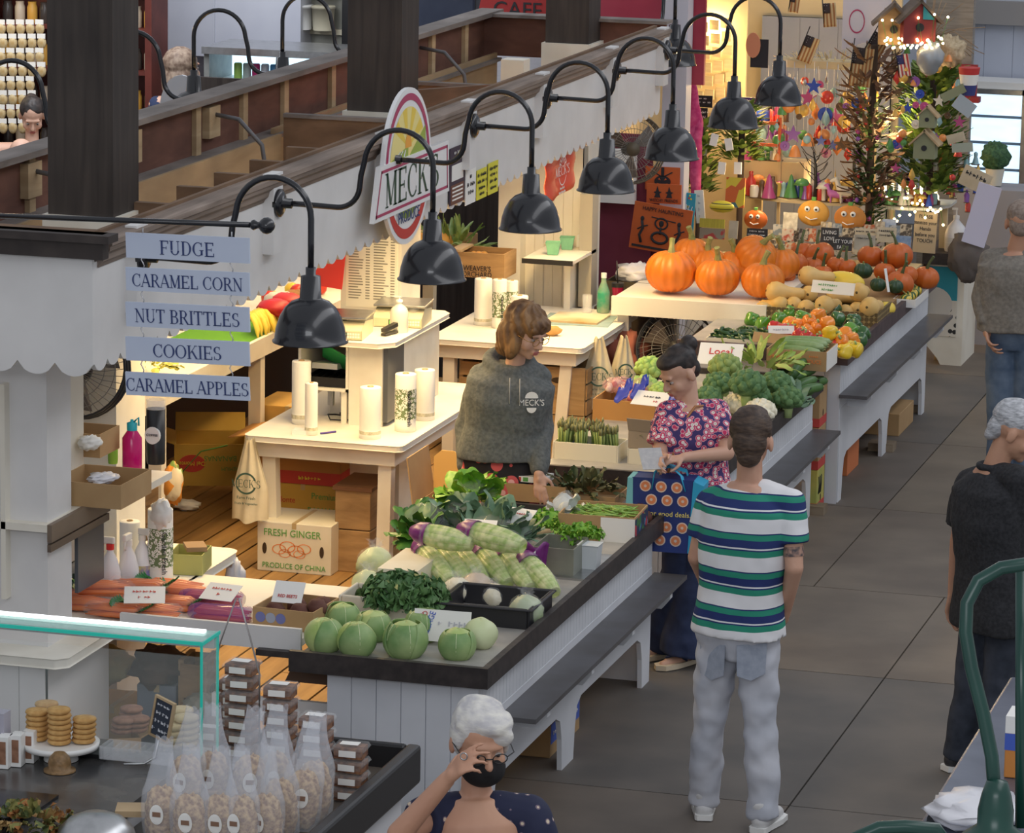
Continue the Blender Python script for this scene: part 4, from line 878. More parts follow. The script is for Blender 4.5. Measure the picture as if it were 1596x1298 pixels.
wrapped('second film wrapped iceberg lettuce half under the kale',on(573,933),.07,ICE,'iceberg_lettuce','lettuce')
for k,(x,y,r,m,l)in enumerate([(712,940,.062,CAUL,'film wrapped white head right of the kale'),(742,935,.066,vegm('onion_bag',(.60,.48,.36),(.74,.62,.5),14,.5),'bagged pinkish heads behind the black tray'),(770,945,.055,CAUL,'film wrapped white head in the middle behind the black tray'),(820,975,.072,vegm('wrapped_green',(.32,.42,.22),(.55,.6,.42),8,.4),'film wrapped green head at the right end behind the black tray')]):wrapped(l,on(x,y),r,m,'wrapped_head','vegetable')
# romaine hearts with purple band
def heart(label,a,b,r,g='romaine hearts in purple printed bags'):
 a,b=V(a),V(b);d=b-a;Ln=d.length;t=thing('romaine_heart',label,'romaine',tuple(a),group=g,rot=tuple(d.to_track_quat('Y','Z').to_euler()))
 mb=MB();n=9
 for k in range(n):
  an=2*pi*k/n;pts=[];rs=[]
  for i in range(9):
   s=i/8;rr=r*.62*(sin(pi*min(1,.12+s*.80))**.6);pts.append(V((rr*cos(an+.2*s),s*Ln,rr*sin(an+.2*s)*.85+r*.8)));rs.append(r*.46*(.55+.55*sin(pi*(.12+s*.72))))
  mb.tube(pts,0,7,rs=rs)
 mb.build('leaves',CELY,t,loc=(0,0,0))
 mb=MB();prof=[(r*.45,-.03),(r*1.0,.02*Ln),(r*1.16,Ln*.20)];q=Matrix.Translation((0,0,r*.8))@Matrix.Rotation(-pi/2,4,'X')
 mb.lathe(prof,(0,0,0),14,0,q@Matrix.Diagonal((1,.86,1,1)),cap=False);mb.build('purple_band',PURP,t,loc=(0,0,0))
 mb=MB();mb.lathe([(r*1.12,Ln*.12),(r*1.14,Ln*.4),(r*1.15,Ln*.8),(r*.7,Ln*1.02),(r*.3,Ln*1.05)],(0,0,0),14,0,q@Matrix.Diagonal((1,.88,1,1)),cap=False);mb.build('clear_bag',FILM,t,loc=(0,0,0));return t
hl=[((648,895),(697,940)),((690,893),(742,940)),((735,893),(785,940)),((770,897),(818,945)),((806,905),(858,950)),((668,893),(716,934))]
def hp(x,y,z):return W(x,y,z)
rowm=['leftmost of the lower row','third of the lower row','fourth of the lower row','fifth of the lower row','rightmost of the lower row, by the rim','second of the lower row']
for i,(x0,y0,x1,y1)in enumerate([(652,862,700,918),(708,864,752,918),(745,866,790,920),(782,870,826,928),(815,880,862,935),(680,862,726,916)]):
 a=W(x0,y0,ZT+.11);b=W(x1,y1,ZT+.02);heart('bagged romaine heart, '+rowm[i],a,b,.047)
heart('bagged romaine heart lying on top, left',W(648,843,ZT+.20),W(733,862,ZT+.17),.052)
heart('bagged romaine heart lying on top, right',W(722,840,ZT+.215),W(812,866,ZT+.18),.055)
pb=thing('purple_bag','crumpled purple printed bag end at the right of the romaine hearts','bag',on(825,868,ZT+.14),.4);mb=MB();mb.grid(lambda u,v:((u-.5)*.14+.02*v,.02*sin(u*8),(v-.6)*.14+.012*sin(u*11+v*5)),10,8,0);mb.build('bag',PURP,pb,loc=(0,0,0),solid=.002);MB().grid(lambda u,v:((u-.5)*.13,.02*sin(u*8)-.006,.01+.012*v+.012*sin(u*11)),10,1).build('white_line',PAPER,pb,loc=(0,0,0))
inner=tag(MB().bx(-.80,-.62,1.1,1.5,ZT,ZT+.13).build('white_box',CARDW),'white foam box at the inner rim left of the romaine hearts','box')
# leafy bags behind
def bag_leaf(label,loc,R,m,n=60,rz=0,flat=.8,film=True,L=.12,Wd=.05):
 t=leafball(label,loc,R,n,m,'leafy_greens','greens',.012,L,Wd,m,rz,flat)
 if film:mb=MB();lump(mb,(0,0,R[2]*.55),(R[0]*1.12,R[1]*1.12,R[2]*.75),0,6,.18,22,16,seed=R[0]*50);mb.build('clear_bag',FILM,t,loc=(0,0,0))
 return t
LETT=vegm('dark_lettuce',(.04,.14,.02),(.10,.26,.04),8,.4);GRYG=vegm('collard',(.12,.22,.13),(.22,.34,.22),8,.5)
bag_leaf('bagged dark green lettuce at the inner edge',on(665,842,ZT+.02),(.10,.10,.13),LETT,50)
bag_leaf('bagged grey green collards behind the top romaine heart',on(722,832,ZT+.03),(.14,.14,.12),GRYG,60)
bag_leaf('bagged collards beside the price cards',on(775,845,ZT+.04),(.13,.16,.10),GRYG,60,L=.14)
bag_leaf('bright green lettuce in an open bag at the back of the row',on(735,780,ZT+.06),(.11,.08,.09),PARS,40)
bag_leaf('tied clear bag of greens beside the parsley',on(880,812,ZT+.06),(.05,.05,.11),vegm('pale_bag',(.5,.52,.5),(.7,.72,.7),10,.3),14,L=.08)
leafball('bunch of curly parsley behind the steel tray',on(855,822,ZT+.05),(.10,.07,.09),100,PARS,'parsley','parsley',.015,.035,.018,PARS)
leafball('bunch of curly parsley standing in the white tub',on(905,838,ZT+.12),(.11,.07,.07),110,PARS,'parsley','parsley',.015,.035,.018,PARS)
q=on(858,905);stt=thing('steel_tray','empty greenish steel tray behind the romaine hearts','tray',(q[0]-.0,q[1]+.16,ZT+.001));mb=MB();openbox(mb,.19,.26,.14,.005);mb.build('tray',mat('dull_steel',(.26,.27,.22),(.34,.35,.29),6,.35,.5),stt,loc=(0,0,0))
q=on(915,898);wt=thing('white_tub','white plastic tub holding parsley by the rim','tub',(q[0]-.01,q[1]+.08,ZT+.001));mb=MB();mb.lathe([(.052,0),(.066,.125),(.07,.127),(.07,.13)],n=4,smooth=False,mx=Matrix.Rotation(pi/4,4,'Z'));mb.build('tub',mat('tub_white',(.62,.66,.68),r=.4),wt,loc=(0,0,0),bevel=.01)
tag(MB().box(tuple(W(878,905,ZT)+V((.0,.22,.012))),(.30,.5,.02),0).build('metal_sheet',STEEL),'flat metal sheet lying under the steel tray','sheet')
q=on(935,855);bc=carton('open carton of green beans with a white side panel',(q[0]-.05,q[1]+.24,ZT+.001),.36,.30,.13,CARD,.05);MB().bx(.02,.18,-.153,-.151,.0,.125).build('white_panel',PAPER,bc,loc=(0,0,0));MB().bx(.1805,.182,-.15,.15,.02,.12).build('picture_panel',voro('fruit_picture',[(0,(.02,.03,.08)),(.3,(.4,.03,.05)),(.5,(.05,.2,.35)),(.7,(.04,.15,.05))],22),bc,loc=(0,0,0))
bx0=V((q[0]-.05,q[1]+.24,ZT+.10));bean=thing('green_bean','green bean in the open carton on the front counter','bean',tuple(bx0),group='green beans in the carton');mb=MB();mb.tube([(-.05,.006,0),(-.02,-.002,0),(.02,-.003,0),(.05,.005,.0)],0,6,rs=[.002,.0045,.0045,.002]);mb.build('pod',BEAN,bean,loc=(0,0,0))
for i in range(85):
 u,v=random.uniform(-.14,.14),random.uniform(-.11,.11);hgt=.035*(1-(u/.17)**2)*(1-(v/.15)**2)
 dup(bean,(bx0.x+u,bx0.y+v,bx0.z+hgt+random.uniform(-.006,.008)),rot=(random.uniform(-.3,.3),random.uniform(-.25,.25),random.uniform(-1.2,1.2)+.3))
for k,(x,y,r)in enumerate([(1004,806,.04),(1018,800,.036),(1000,792,.034),(1014,789,.034)]):
 tag(lump(MB(),on(x,y,ZT+.036+(.03 if k>1 else 0)),(r,r,r*.85),0,3,.15,14,10).build('root_vegetable',BEET),['knobbly brown root at the far corner of the front counter, nearest','knobbly brown root at the far corner by the rim','knobbly brown root on top, left','knobbly brown root on top, right'][k],'root vegetable')
q=on(895,785);leafball('loose dark mixed greens in the low crate at the far end of the counter',(q[0],q[1]+.1,ZT+.05),(.20,.12,.06),90,vegm('mixed_dark',(.06,.10,.03),(.16,.14,.06),12,.6),'mixed_greens','greens',.01,.08,.02)
carton('low open brown tray under the mixed greens',(q[0],q[1]+.1,ZT+.001),.42,.26,.05,CARD)
q=on(808,782);mgz=thing('magazine_bundle','bundle of white printed papers on a carton at the inner back','papers',(q[0],q[1]+.1,ZT+.09));MB().bx(-.13,.13,-.06,.06,0,.028).build('papers',PAPER,mgz,loc=(0,0,0));MB().bx(-.03,.0,-.0615,-.06,.004,.024).build('red_print',PR,mgz,loc=(0,0,0));MB().bx(.01,.035,-.0615,-.06,.004,.024).build('green_print',PG,mgz,loc=(0,0,0))
carton('open brown carton at the inner back of the front counter',(q[0]-.02,q[1]+.12,ZT+.001),.50,.22,.085,CARD)
card_sign('white price card left of the green bag on the front counter',on(745,832,ZT+.12),.15,.09,-1.0,.1,[('BROCCOLI',.022,0,.06,PR),('LOCAL',.02,0,.03,PR)])
card_sign('white price card lying over the collards',on(795,815,ZT+.14),.17,.11,-1.1,-.25,[('COLLARDS',.022,0,.07,PR)])
# carrots on the bridging ledge
def carrot_bag(label,a,rz,n=6,purple=False):
 t=thing('carrot_bag',label,'carrots',a,rz,'bags of carrots');mb=MB();random.seed(int(a[0]*999))
 for k in range(n):
  y=(k%3-1)*.028;z=.016+(k//3)*.026;mb.tube([(-.11,y,z),(-.09,y,z),(.02,y+.004,z),(.12,y+.008,z-.004)],0,8,rs=[.006,.015,.012,.003])
 mb.build('carrots',CARR,t,loc=(0,0,0))
 if purple:MB().lathe([(.038,-.135),(.05,-.11),(.052,.0),(.05,.12),(.03,.14)],(0,0,0),12,0,Matrix.Translation((0,0,.033))@Matrix.Rotation(pi/2,4,'Y')@Matrix.Diagonal((.7,1.1,1,1)),cap=False).build('printed_bag',mat('purple_film',(.3,.08,.35),r=.1,alpha=.45),t,loc=(0,0,0))
 else:
  mb=MB();
  for k in range(7):leafsheet(mb,(-.10,(k-3)*.012,.03),(-1,(k-3)*.2,.3),(0,1,0),(0,0,1),.07,.02,.2,.012,12,0,4,4)
  mb.build('green_print',mat('bag_green',(.01,.16,.03),r=.3),t,loc=(0,0,0))
  mb=MB();mb.lathe([(.03,-.13),(.05,-.09),(.05,.11),(.02,.14)],(0,0,0),12,0,Matrix.Translation((0,0,.03))@Matrix.Rotation(pi/2,4,'Y')@Matrix.Diagonal((.66,1.1,1,1)),cap=False);mb.build('clear_bag',FILM,t,loc=(0,0,0))
 return t
cl=[(135,952,.1,0),(150,930,.15,.0),(180,962,pi,0),(195,925,.1,0),(235,962,.1,.0),(262,950,pi,0),(272,925,.1,0),(300,935,.05,.0),(345,968,0,1),(330,945,.1,1),(215,942,pi,.05),(160,945,.3,.05)]
cn=['front left corner','left rear, by the spray bottles','front, green end toward the middle','rear middle, beneath the rear card','front middle','middle, green end to the right','rear, right of the card','right rear, under the second card','purple printed bag at the right end','purple printed bag behind the right one','second layer in the middle','second layer at the left']
for i,(x,y,rz,pu)in enumerate(cl):
 zz=.803+(.05 if i>9 else 0);p=W(x,y,.80);carrot_bag('bag of orange carrots, '+cn[i],(p.x,max(p.y,.22),zz),rz,6,pu==1)
card_sign('printed price card lying on the carrot bags, left',on(225,940,.88),.17,.12,-1.2,.35,[('CARROTS',.026,0,.08,PR),('2 LB',.024,0,.04,PR)])
card_sign('printed price card lying on the carrot bags, right',on(335,935,.88),.15,.12,-1.2,-.1,[('CARROTS',.024,0,.08,PR),('$',.03,0,.04,PR)])
q=W(440,985,.80);bxc=carton('low brown carton of beets with blue logos at the right end of the ledge',(q.x-.0,q.y+.17,.802),.27,.28,.085,CARD,-.06)
for k,dx in enumerate((-.10,-.055,-.01)):MB().prism([(dx+.022*cos(a*pi/8),.045+.022*sin(a*pi/8))for a in range(16)],-.1415,-.1405,'xz').build('round_logo',[mat('logo_blue',(.16,.18,.42),r=.7),mat('logo_grey',(.35,.38,.48),r=.7)][k%2],bxc,loc=(0,0,0))
for k in range(5):tag(lump(MB(),(q.x+[-.08,.03,.10,-.02,.09][k],q.y+[.14,.13,.15,.24,.25][k],.802+[.05,.055,.075,.05,.06][k]),(.042,.042,.038),0,3,.15,14,10).build('beet',BEET),['dark beet in the low carton, front left','dark beet in the low carton, front middle','dark beet in the low carton, front right on top','dark beet in the low carton, rear middle','dark beet in the low carton, rear right'][k],'beet')
card_sign('white card reading Red Beets in the low carton',tuple(q+V((-.03,.13,.09))),.13,.10,-.7,0,[('RED BEETS',.02,0,.03,PR)])
# ---------------- middle counter
ZM=.757
def tub(label,x,y,w_,d,h,m=PLW,dy=0):
 p=W(x,y,ZM);t=thing('plastic_tub',label,'tub',(p.x,p.y+d/2+dy,ZM+.001));mb=MB();openbox(mb,w_,d,h,.006);mb.build('tub',m,t,loc=(0,0,0),bevel=.003);return t,V((p.x,p.y+d/2+dy,ZM))
CRW=mat('cream_tub',(.74,.70,.56),r=.4)
t1,a1=tub('long cream tub of asparagus at the near end of the middle counter',912,722,.34,.20,.10,CRW);t2,a2=tub('small cream tub beside the asparagus tub',1000,728,.15,.20,.09,CRW)
def bunch(label,loc,n=16,h=.19,r=.035,tilt=(0,0)):
 t=thing('asparagus_bunch',label,'asparagus',loc,group='asparagus bunches',rot=(tilt[0],tilt[1],random.random()*6));mb=MB();m2=MB()
 for k in range(n):
  a=k*2.4;rr=r*sqrt(k/n);x,y=rr*cos(a),rr*sin(a);hh=h*random.uniform(.9,1.05);mb.tube([(x,y,0),(x*.9,y*.9,hh*.5),(x*1.1,y*1.1,hh*.82)],.0052,6);m2.tube([(x*1.1,y*1.1,hh*.8),(x*1.2,y*1.2,hh*.92),(x*1.25,y*1.25,hh)],0,6,rs=[.0056,.007,.001])
 mb.build('stalks',ASP,t,loc=(0,0,0));m2.build('tips',ASPT,t,loc=(0,0,0))
 for z in(.3,):MB().lathe([(r*1.12,h*z),(r*1.12,h*z+.01)],n=16,cap=False).build('rubber_band',mat('band_blue',(.15,.2,.4),r=.5),t,loc=(0,0,0))
 return t
nm=['leftmost rear','left front','rear middle','standing tall with blue band','right front','rear right','rightmost front']
for i,(dx,dy,l)in enumerate([(-.14,.05,0),(-.13,-.04,0),(-.07,.05,0),(-.04,-.04,0),(.07,-.04,0),(.03,.05,0),(.135,-.03,0)]):bunch('asparagus bunch in the cream tub, '+nm[i],tuple(a1+V((dx,dy,.01))),tilt=(random.uniform(-.12,.05),random.uniform(-.1,.1)))
cbx=carton('small grey brown carton of sprigs beside the customer',tuple(a2+V((.01,-.02,.092))),.15,.16,.09,mat('grey_card',(.30,.25,.19),r=.8),-.15,t=.004,flaps=[('f',.07,20)])
leafball('dry herb sprigs in the small grey brown carton',tuple(a2+V((.01,-.01,.14))),(.07,.07,.06),60,vegm('sprig',(.22,.22,.12),(.35,.34,.2),20,.7),'herb_sprigs','herbs',.005,.04,.006)
q=W(965,660,ZM);oc2=carton('orange brown open carton of bagged onions behind the asparagus',(q.x+.02,q.y+.2,ZM+.001),.34,.38,.12,mat('orange_card',(.5,.3,.1)))
random.seed(5)
for k in range(9):
 x=q.x+.02+random.uniform(-.12,.12);y=q.y+.2+random.uniform(-.14,.14)
 t=thing('onion_bag','mesh bag of small onions in the carton, '+['first','second','third','fourth','fifth','sixth','seventh','eighth','ninth'][k]+' in the heap','onions',(x,y,ZM+.10+.02*(k%3)),random.random()*6,'onion bags in the orange carton');mb=MB()
 for j in range(7):mb.ball((random.uniform(-.035,.035),random.uniform(-.035,.035),random.uniform(0,.03)),.018,8,6,0 if j%2 else 1)
 mb.build('onions',[mat('red_onion',(.45,.05,.06),r=.3),mat('white_onion',(.75,.62,.55),r=.3)],t,loc=(0,0,0));mb=MB();lump(mb,(0,0,.015),(.062,.062,.042),0,8,.25,14,10,seed=k);mb.build('film_bag',mat('pink_film',(.9,.5,.5),r=.15,alpha=.25),t,loc=(0,0,0))
for k in range(3):tag(leafsheet(MB(),tuple(W([960,985,1040][k],[628,622,640][k],ZM+.18)),(.5,.3,.6),(1,-1,0),(0,0,1),.12,.05,.2,.03,12).build('blue_bag',mat('blue_film',(.02,.05,.5),r=.3),solid=.003),['blue plastic bag end left of the onion card','blue plastic bag end behind the onion card','blue plastic bag end behind the customer shoulder'][k],'bag')
card_sign('white onion price card lying on the onion bags',tuple(W(1010,632,ZM+.19)),.20,.12,-1.1,-.15,[('ONIONS',.03,0,.07,INK),('LB',.024,.03,.035,PR)])
def crown(label,loc,r,m,stalk,name='broccoli',cat='broccoli',n=26,rot=None,stalkL=.06):
 t=thing(name,label,cat,loc,rot=rot or(0,0,random.random()*6));mb=MB();mb.ball((0,0,0),(r*.85,r*.85,r*.62),16,10)
 for k in range(n):
  th=math.acos(1-1.25*(k+.5)/n);g=k*2.4;d=V((sin(th)*cos(g),sin(th)*sin(g),cos(th)*.75));lump(mb,d*r*.78,r*.30,0,6,.3,10,8,seed=k)
 mb.build('florets',m,t,loc=(0,0,0));MB().tube([(0,0,-stalkL),(0,0,0)],0,10,rs=[r*.28,r*.4]).build('stalk',stalk,t,loc=(0,0,0));return t
for i,(x,y,r,dz,l)in enumerate([(1120,600,.085,.04,'behind the customer shoulder'),(1165,600,.10,.09,'largest, in the middle of the heap'),(1210,598,.085,.06,'at the right of the heap'),(1130,572,.09,.10,'pale rear left of the heap'),(1178,618,.08,.02,'front middle, above the cauliflower'),(1228,622,.085,.0,'lowest right, bluish leaves by the rim'),(1103,620,.075,.02,'front left, above the customer shoulder')]):
 crown('broccoli head, '+l,tuple(W(x,y,ZM+.10+dz)),r,BROC if i!=3 else vegm('pale_broccoli',(.20,.30,.08),(.32,.42,.14),30,.7),BRST,stalkL=.10+dz*.6)
for i,(x,y,r,l)in enumerate([(1013,575,.085,'upper left of the customer head'),(1003,605,.085,'lower left of the customer head'),(1032,612,.07,'right beside the customer cheek')]):crown('light green romanesco head, '+l,tuple(W(x,y,ZM+.13)),r,ROMA,BRST,'romanesco','romanesco',30,stalkL=.13)
for i,(x,y,r,l)in enumerate([(1148,632,.075,'left, beside the customer shoulder'),(1185,642,.085,'right, near the man hair')]):crown('white cauliflower head, '+l,tuple(W(x,y,ZM+.065)),r,CAUL,BRST,'cauliflower','cauliflower',34,stalkL=.06)
leafball('celery leaves spreading over the broccoli',tuple(W(1185,570,ZM+.16)),(.20,.16,.08),50,vegm('celery_leaf',(.25,.40,.06),(.45,.55,.14),9,.5),'celery','celery',.01,.13,.022)
bag_leaf('bluish broccoli leaves at the rim side',tuple(W(1215,632,ZM+.02)),(.10,.10,.07),GRYG,50,film=False)
def cuke(label,p,rz,L=.17,r=.024,m=CUC,name='cucumber',cat='cucumber',g=None,ry=0):
 t=thing(name,label,cat,tuple(p),group=g,rot=(0,ry,rz));mb=MB();mb.tube([(-L/2,0,0),(-L*.46,0,.001),(-L*.3,0,.003),(0,.004,.005),(L*.3,0,.003),(L*.46,0,.001),(L/2,0,0)],0,12,rs=[r*.25,r*.7,r,r,r,r*.7,r*.25]);mb.build('skin',m,t,loc=(0,0,0));MB().tube([(L/2-.002,0,0),(L/2+.008,0,0)],r*.22,6).build('stem_end',STEM,t,loc=(0,0,0));return t
cn=['top, standing up behind','tall one in the rear middle','rear right','middle left','middle right','front, with a yellow spot','front left','far left leaning','lower middle','right by the rim']
for i,(x,y,dz,rz,ry)in enumerate([(1222,572,.09,1.0,-.3),(1243,575,.12,1.2,-.5),(1255,582,.08,.9,-.3),(1232,590,.06,1.3,-.2),(1255,598,.07,1.0,-.2),(1262,607,.055,.8,-.1),(1238,604,.03,1.1,-.1),(1215,588,.05,1.2,-.2),(1246,612,.025,.7,0),(1270,596,.025,.9,0)]):cuke('dark green cucumber, '+cn[i],W(x,y,ZM+dz),rz,ry=ry,r=.027)
card_sign('white card with red handwriting before the cucumber cartons',tuple(W(1120,568,ZM+.20)),.24,.17,-1.0,.1,[('Local',.07,.0,.10,mat('red_marker',(.6,.03,.03),r=.6))])
# ---------------- far counter
ZF=.857
q=W(1240,577,ZF);zc=carton('open carton of zucchini at the near end of the far counter',(q.x,q.y+.16,ZF+.001),.34,.30,.11,CARD,0,prints=[('FRESH',.03,-.11,.07,PO,'f'),('PRODUCE',.03,.08,.05,PO,'f'),('FANCY',.02,.1,.08,PO,'f')]);MB().bx(.171,.173,-.15,.15,0,.11).build('white_side',PAPER,zc,loc=(0,0,0))
for i in range(6):cuke('zucchini in the open carton, '+['front','front, lying on top','middle','middle, pale','rear','rear, on top'][i],V((q.x+.01*(i%2)-.01,q.y+.06+.04*i,ZF+.10+.022*(i%2))),.06*(i-2),.28,.025,ZUC,'zucchini','zucchini')
q=W(1150,545,ZF);jc=carton('shallow white and brown carton of dark chili peppers',(q.x,q.y+.22,ZF-.05),.40,.34,.10,CARDW,prints=[('Cal Organic',.03,-.05,.07,mat('dark_red_print',(.25,.02,.05),r=.7),'f')])
gp_=thing('green_chili','dark green chili pepper in the shallow carton','chili',(q.x,q.y+.2,ZF+.06),group='dark chilies in the carton');MB().tube([(-.04,0,0),(-.02,.0,.002),(.02,.004,0),(.05,.012,0)],0,8,rs=[.006,.013,.010,.002]).build('pod',vegm('dark_chili',(.015,.06,.015),(.04,.11,.03),8,.3),gp_,loc=(0,0,0));MB().tube([(-.04,0,0),(-.055,-.004,.004)],.003,5).build('stem',BRST,gp_,loc=(0,0,0))
for i in range(44):dup(gp_,(q.x+random.uniform(-.17,.17),q.y+.22+random.uniform(-.14,.14),ZF+.045+random.uniform(0,.03)),rot=(0,random.uniform(-.3,.3),random.random()*6))
def pepper0(col):
 t=thing('bell_pepper','x','bell pepper',(0,0,0));mb=MB();mb.ball((0,0,0),(.046,.046,.05),24,14,0,None,lambda p,th,g:(1+.10*cos(4*g)*sin(th)-.30*math.exp(-(th/.35)**2)-.14*math.exp(-((pi-th)/.4)**2)));mb.build('skin',PEP[col],t,loc=(0,0,0));MB().tube([(0,0,.032),(.002,0,.045),(.008,0,.058)],0,8,rs=[.012,.006,.007]).build('stem',BRST,t,loc=(0,0,0));return t
prot={}
plist=[('green',1172,498,0),('green',1190,505,0),('green',1215,498,.03),('green',1250,495,.05),('dark green',1275,492,.06),('dark green',1305,497,.06),('dark green',1300,484,.04),('green',1232,488,.02),('green',1262,484,.02),('orange',1232,505,.03),('orange',1248,508,.05),('orange',1262,502,.08),('orange',1276,492,.08),('orange',1289,505,.09),('orange',1258,518,.05),('orange',1275,512,.06),('orange',1318,522,.05),('orange',1328,530,.03),('orange',1312,534,.04),('yellow',1243,510,.02),('yellow',1294,519,.09),('yellow',1301,526,.05),('yellow',1322,543,.01),('yellow',1333,545,.01),('yellow',1316,548,.01),('red',1208,512,.01),('red',1222,516,.02),('red',1232,518,.03),('red',1246,524,.05),('red',1258,528,.05),('red',1275,534,.02),('red',1285,530,.04),('red',1303,539,.02),('red',1295,538,.01),('dark green',1332,508,.05),('dark green',1345,520,.02),('green',1326,515,.06),('dark green',1340,530,.01),('dark green',1330,500,.05),('green',1199,490,.0)]
random.seed(21);cnt={}
for i,(c,x,y,dz)in enumerate(plist):
 p=W(x,y,ZF+.045+dz);cnt[c]=cnt.get(c,0)+1
 if c not in prot:o=prot[c]=pepper0(c);o.location=p
 else:o=dup(prot[c],tuple(p))
 o.rotation_euler=(random.uniform(-1.4,.3),random.uniform(-.9,.9),random.random()*6);o['label']='%s bell pepper in the mixed heap, %s of its colour from the left'%(c,['first','second','third','fourth','fifth','sixth','seventh','eighth','ninth','tenth','eleventh'][sorted([q_[1:]for q_ in plist if q_[0]==c]).index((x,y,dz))]);o['group']='%s bell peppers'%c;
tag(lump(MB(),tuple(W(1270,520,ZF+.0)),(.32,.20,.055),0,2,.1).build('pepper_liner',mat('liner_paper',(.25,.18,.12),r=.9)),'crumpled brown liner under the mixed bell peppers','liner')
card_sign('white price card stuck between green and red peppers',tuple(W(1218,520,ZF+.09)),.15,.05,-.6,.35,[('PEPPERS',.024,0,.025,mat('faint_grey',(.5,.5,.55)))])
card_sign('cardboard strip leaning on the chili carton',tuple(W(1205,535,ZF+.05)),.26,.06,-.5,-.15,[],CARD)
# squash crate
q=W(1292,512,ZF);sqc=thing('squash_crate','low cardboard crate with a honeycomb edge holding butternut squash','crate',(q.x-.08,q.y+.27,ZF+.001));mb=MB();openbox(mb,.72,.46,.10,.012);mb.build('crate',voro('honeycomb_card',[(0,(.12,.08,.03)),(.5,(.32,.23,.09))],34,.8,thr=True,rand=.1),sqc,loc=(0,0,0));MB().bx(.06,.15,-.233,-.231,.035,.06).build('white_tag',PAPER,sqc,loc=(0,0,0))
def butternut(label,p,rz,s=1,ry=0,rx=0):
 t=thing('butternut_squash',label,'squash',tuple(p),rot=(rx,ry,rz));mb=MB();mb.lathe([(.002,-.075),(.03,-.072),(.052,-.05),(.058,-.02),(.048,.015),(.036,.045),(.033,.085),(.034,.115),(.025,.135),(.004,.14)],(0,0,0),20,0,Matrix.Scale(s,4)@Matrix.Rotation(pi/2,4,'Y'),cap=False);mb.build('skin',SQU,t,loc=(0,0,0));MB().tube([(s*.138,0,0),(s*.155,0,.003)],.007*s,8).build('stem',STEM,t,loc=(0,0,0));MB().ball((-.075*s,0,0),(.003,.008,.008),8,6).build('blossom_end',mat('blossom_brown',(.12,.08,.03),r=.8),t,loc=(0,0,0));return t
sl=[(1215,455,.12,.4,1.1,'long one leaning at the left top'),(1265,430,.19,.55,1.05,'topmost, lying over the heap'),(1212,475,.05,2.8,.9,'lower left corner'),(1238,475,.05,1.6,.9,'front row, second from the left'),(1258,480,.05,1.5,.9,'front row, third from the left'),(1288,475,.09,1.2,1,'front row, middle, round end out'),(1192,482,.03,.9,.8,'far left, low'),(1340,455,.14,1.5,1,'top right, round end out'),(1358,478,.09,1.4,1.05,'right, large round end out'),(1336,482,.04,1.8,.85,'lower right behind the tag'),(1318,486,.03,1.7,.8,'lower right, small'),(1262,458,.10,1.6,.9,'middle of the heap, under the top one'),(1305,462,.08,.2,.9,'under the white card')]
for(x,y,dz,rz,s,l)in sl:butternut('tan butternut squash, '+l,W(x,y,ZF+.04+dz),rz,s,ry=.1)
tag(lump(MB(),tuple(W(1315,438,ZF+.19)),(.13,.065,.06),0,1,.1).build('yellow_squash',YSQ),'large pale yellow squash behind the white squash card','squash');tag(lump(MB(),tuple(W(1383,480,ZF+.06)),(.05,.07,.04),0,1,.1).build('yellow_squash',YSQ),'yellow squash at the right edge of the crate','squash')
card_sign('white card in green letters standing on the butternut squash',tuple(W(1297,458,ZF+.20)),.27,.075,-.35,-.17,[('BUTTERNUT',.026,-.03,.05,PG),('SQUASH',.024,-.03,.022,PG)])
def ribbed(name,label,cat,p,r,fl,m,stem,ribs=10,dep=.07,tilt=(0,0),stemL=.07,bend=.03,g=None,sr=.013):
 t=thing(name,label,cat,tuple(p),group=g,rot=(tilt[0],tilt[1],random.random()*6));mb=MB()
 mb.ball((0,0,r*fl),(r,r,r*fl),ribs*4,18,0,None,lambda q_,th,g_:(1-dep*(1-abs(sin(g_*ribs/2)))**2*sin(th)**.5)*(1-.16*math.exp(-(th/.35)**2)-.10*math.exp(-((pi-th)/.4)**2)));mb.build('rind',m,t,loc=(0,0,0))
 z=2*r*fl*.91;mb=MB();mb.tube([(0,0,z-.012),(0,0,z+.004),(bend*.3,0,z+stemL*.5),(bend,0,z+stemL)],0,7,rs=[sr*2.4,sr*1.5,sr,sr*1.15],smooth=False);mb.build('stem',stem,t,loc=(0,0,0));return t
for(x,y,r,dz,l)in[(1240,418+12,.045,.13,'behind the top butternut'),(1345,435,.058,.16,'striped, behind the card'),(1368,455,.05,.11,'right of the striped one'),(1395,458,.05,.10,'beside the plastic knife')]:ribbed('acorn_squash','dark green acorn squash, '+l,'squash',W(x,y,ZF+dz-.03),r,.9,ACO,STEM,10,.12,stemL=.015,bend=.004,sr=.005)
pk=W(1385,455,ZF+.12);tag(MB().beam(tuple(pk),tuple(pk+V((-.03,.02,.14))),.02,.004).build('plastic_knife',PLW),'white plastic knife stuck upright in the squash crate','knife')
q=W(1408,480,ZF);gt=thing('white_tray','white tray of small gourds at the rim right of the squash crate','tray',(q.x,q.y+.25,ZF+.001));mb=MB();openbox(mb,.14,.46,.05,.005);mb.build('tray',PLW,gt,loc=(0,0,0))
for k in range(5):ribbed('small_gourd','small striped yellow green gourd in the white tray','gourd',V((q.x+.0,q.y+.08+.085*k,ZF+.01)),.04,.8,bands('gourd_stripe',0,[(0,(.05,.12,.03)),(.5,(.75,.55,.1))],40,0,.4,mod=True)if k==0 else MATS['gourd_stripe'],STEM,8,.1,stemL=.02,sr=.004,g='small gourds in the white tray')
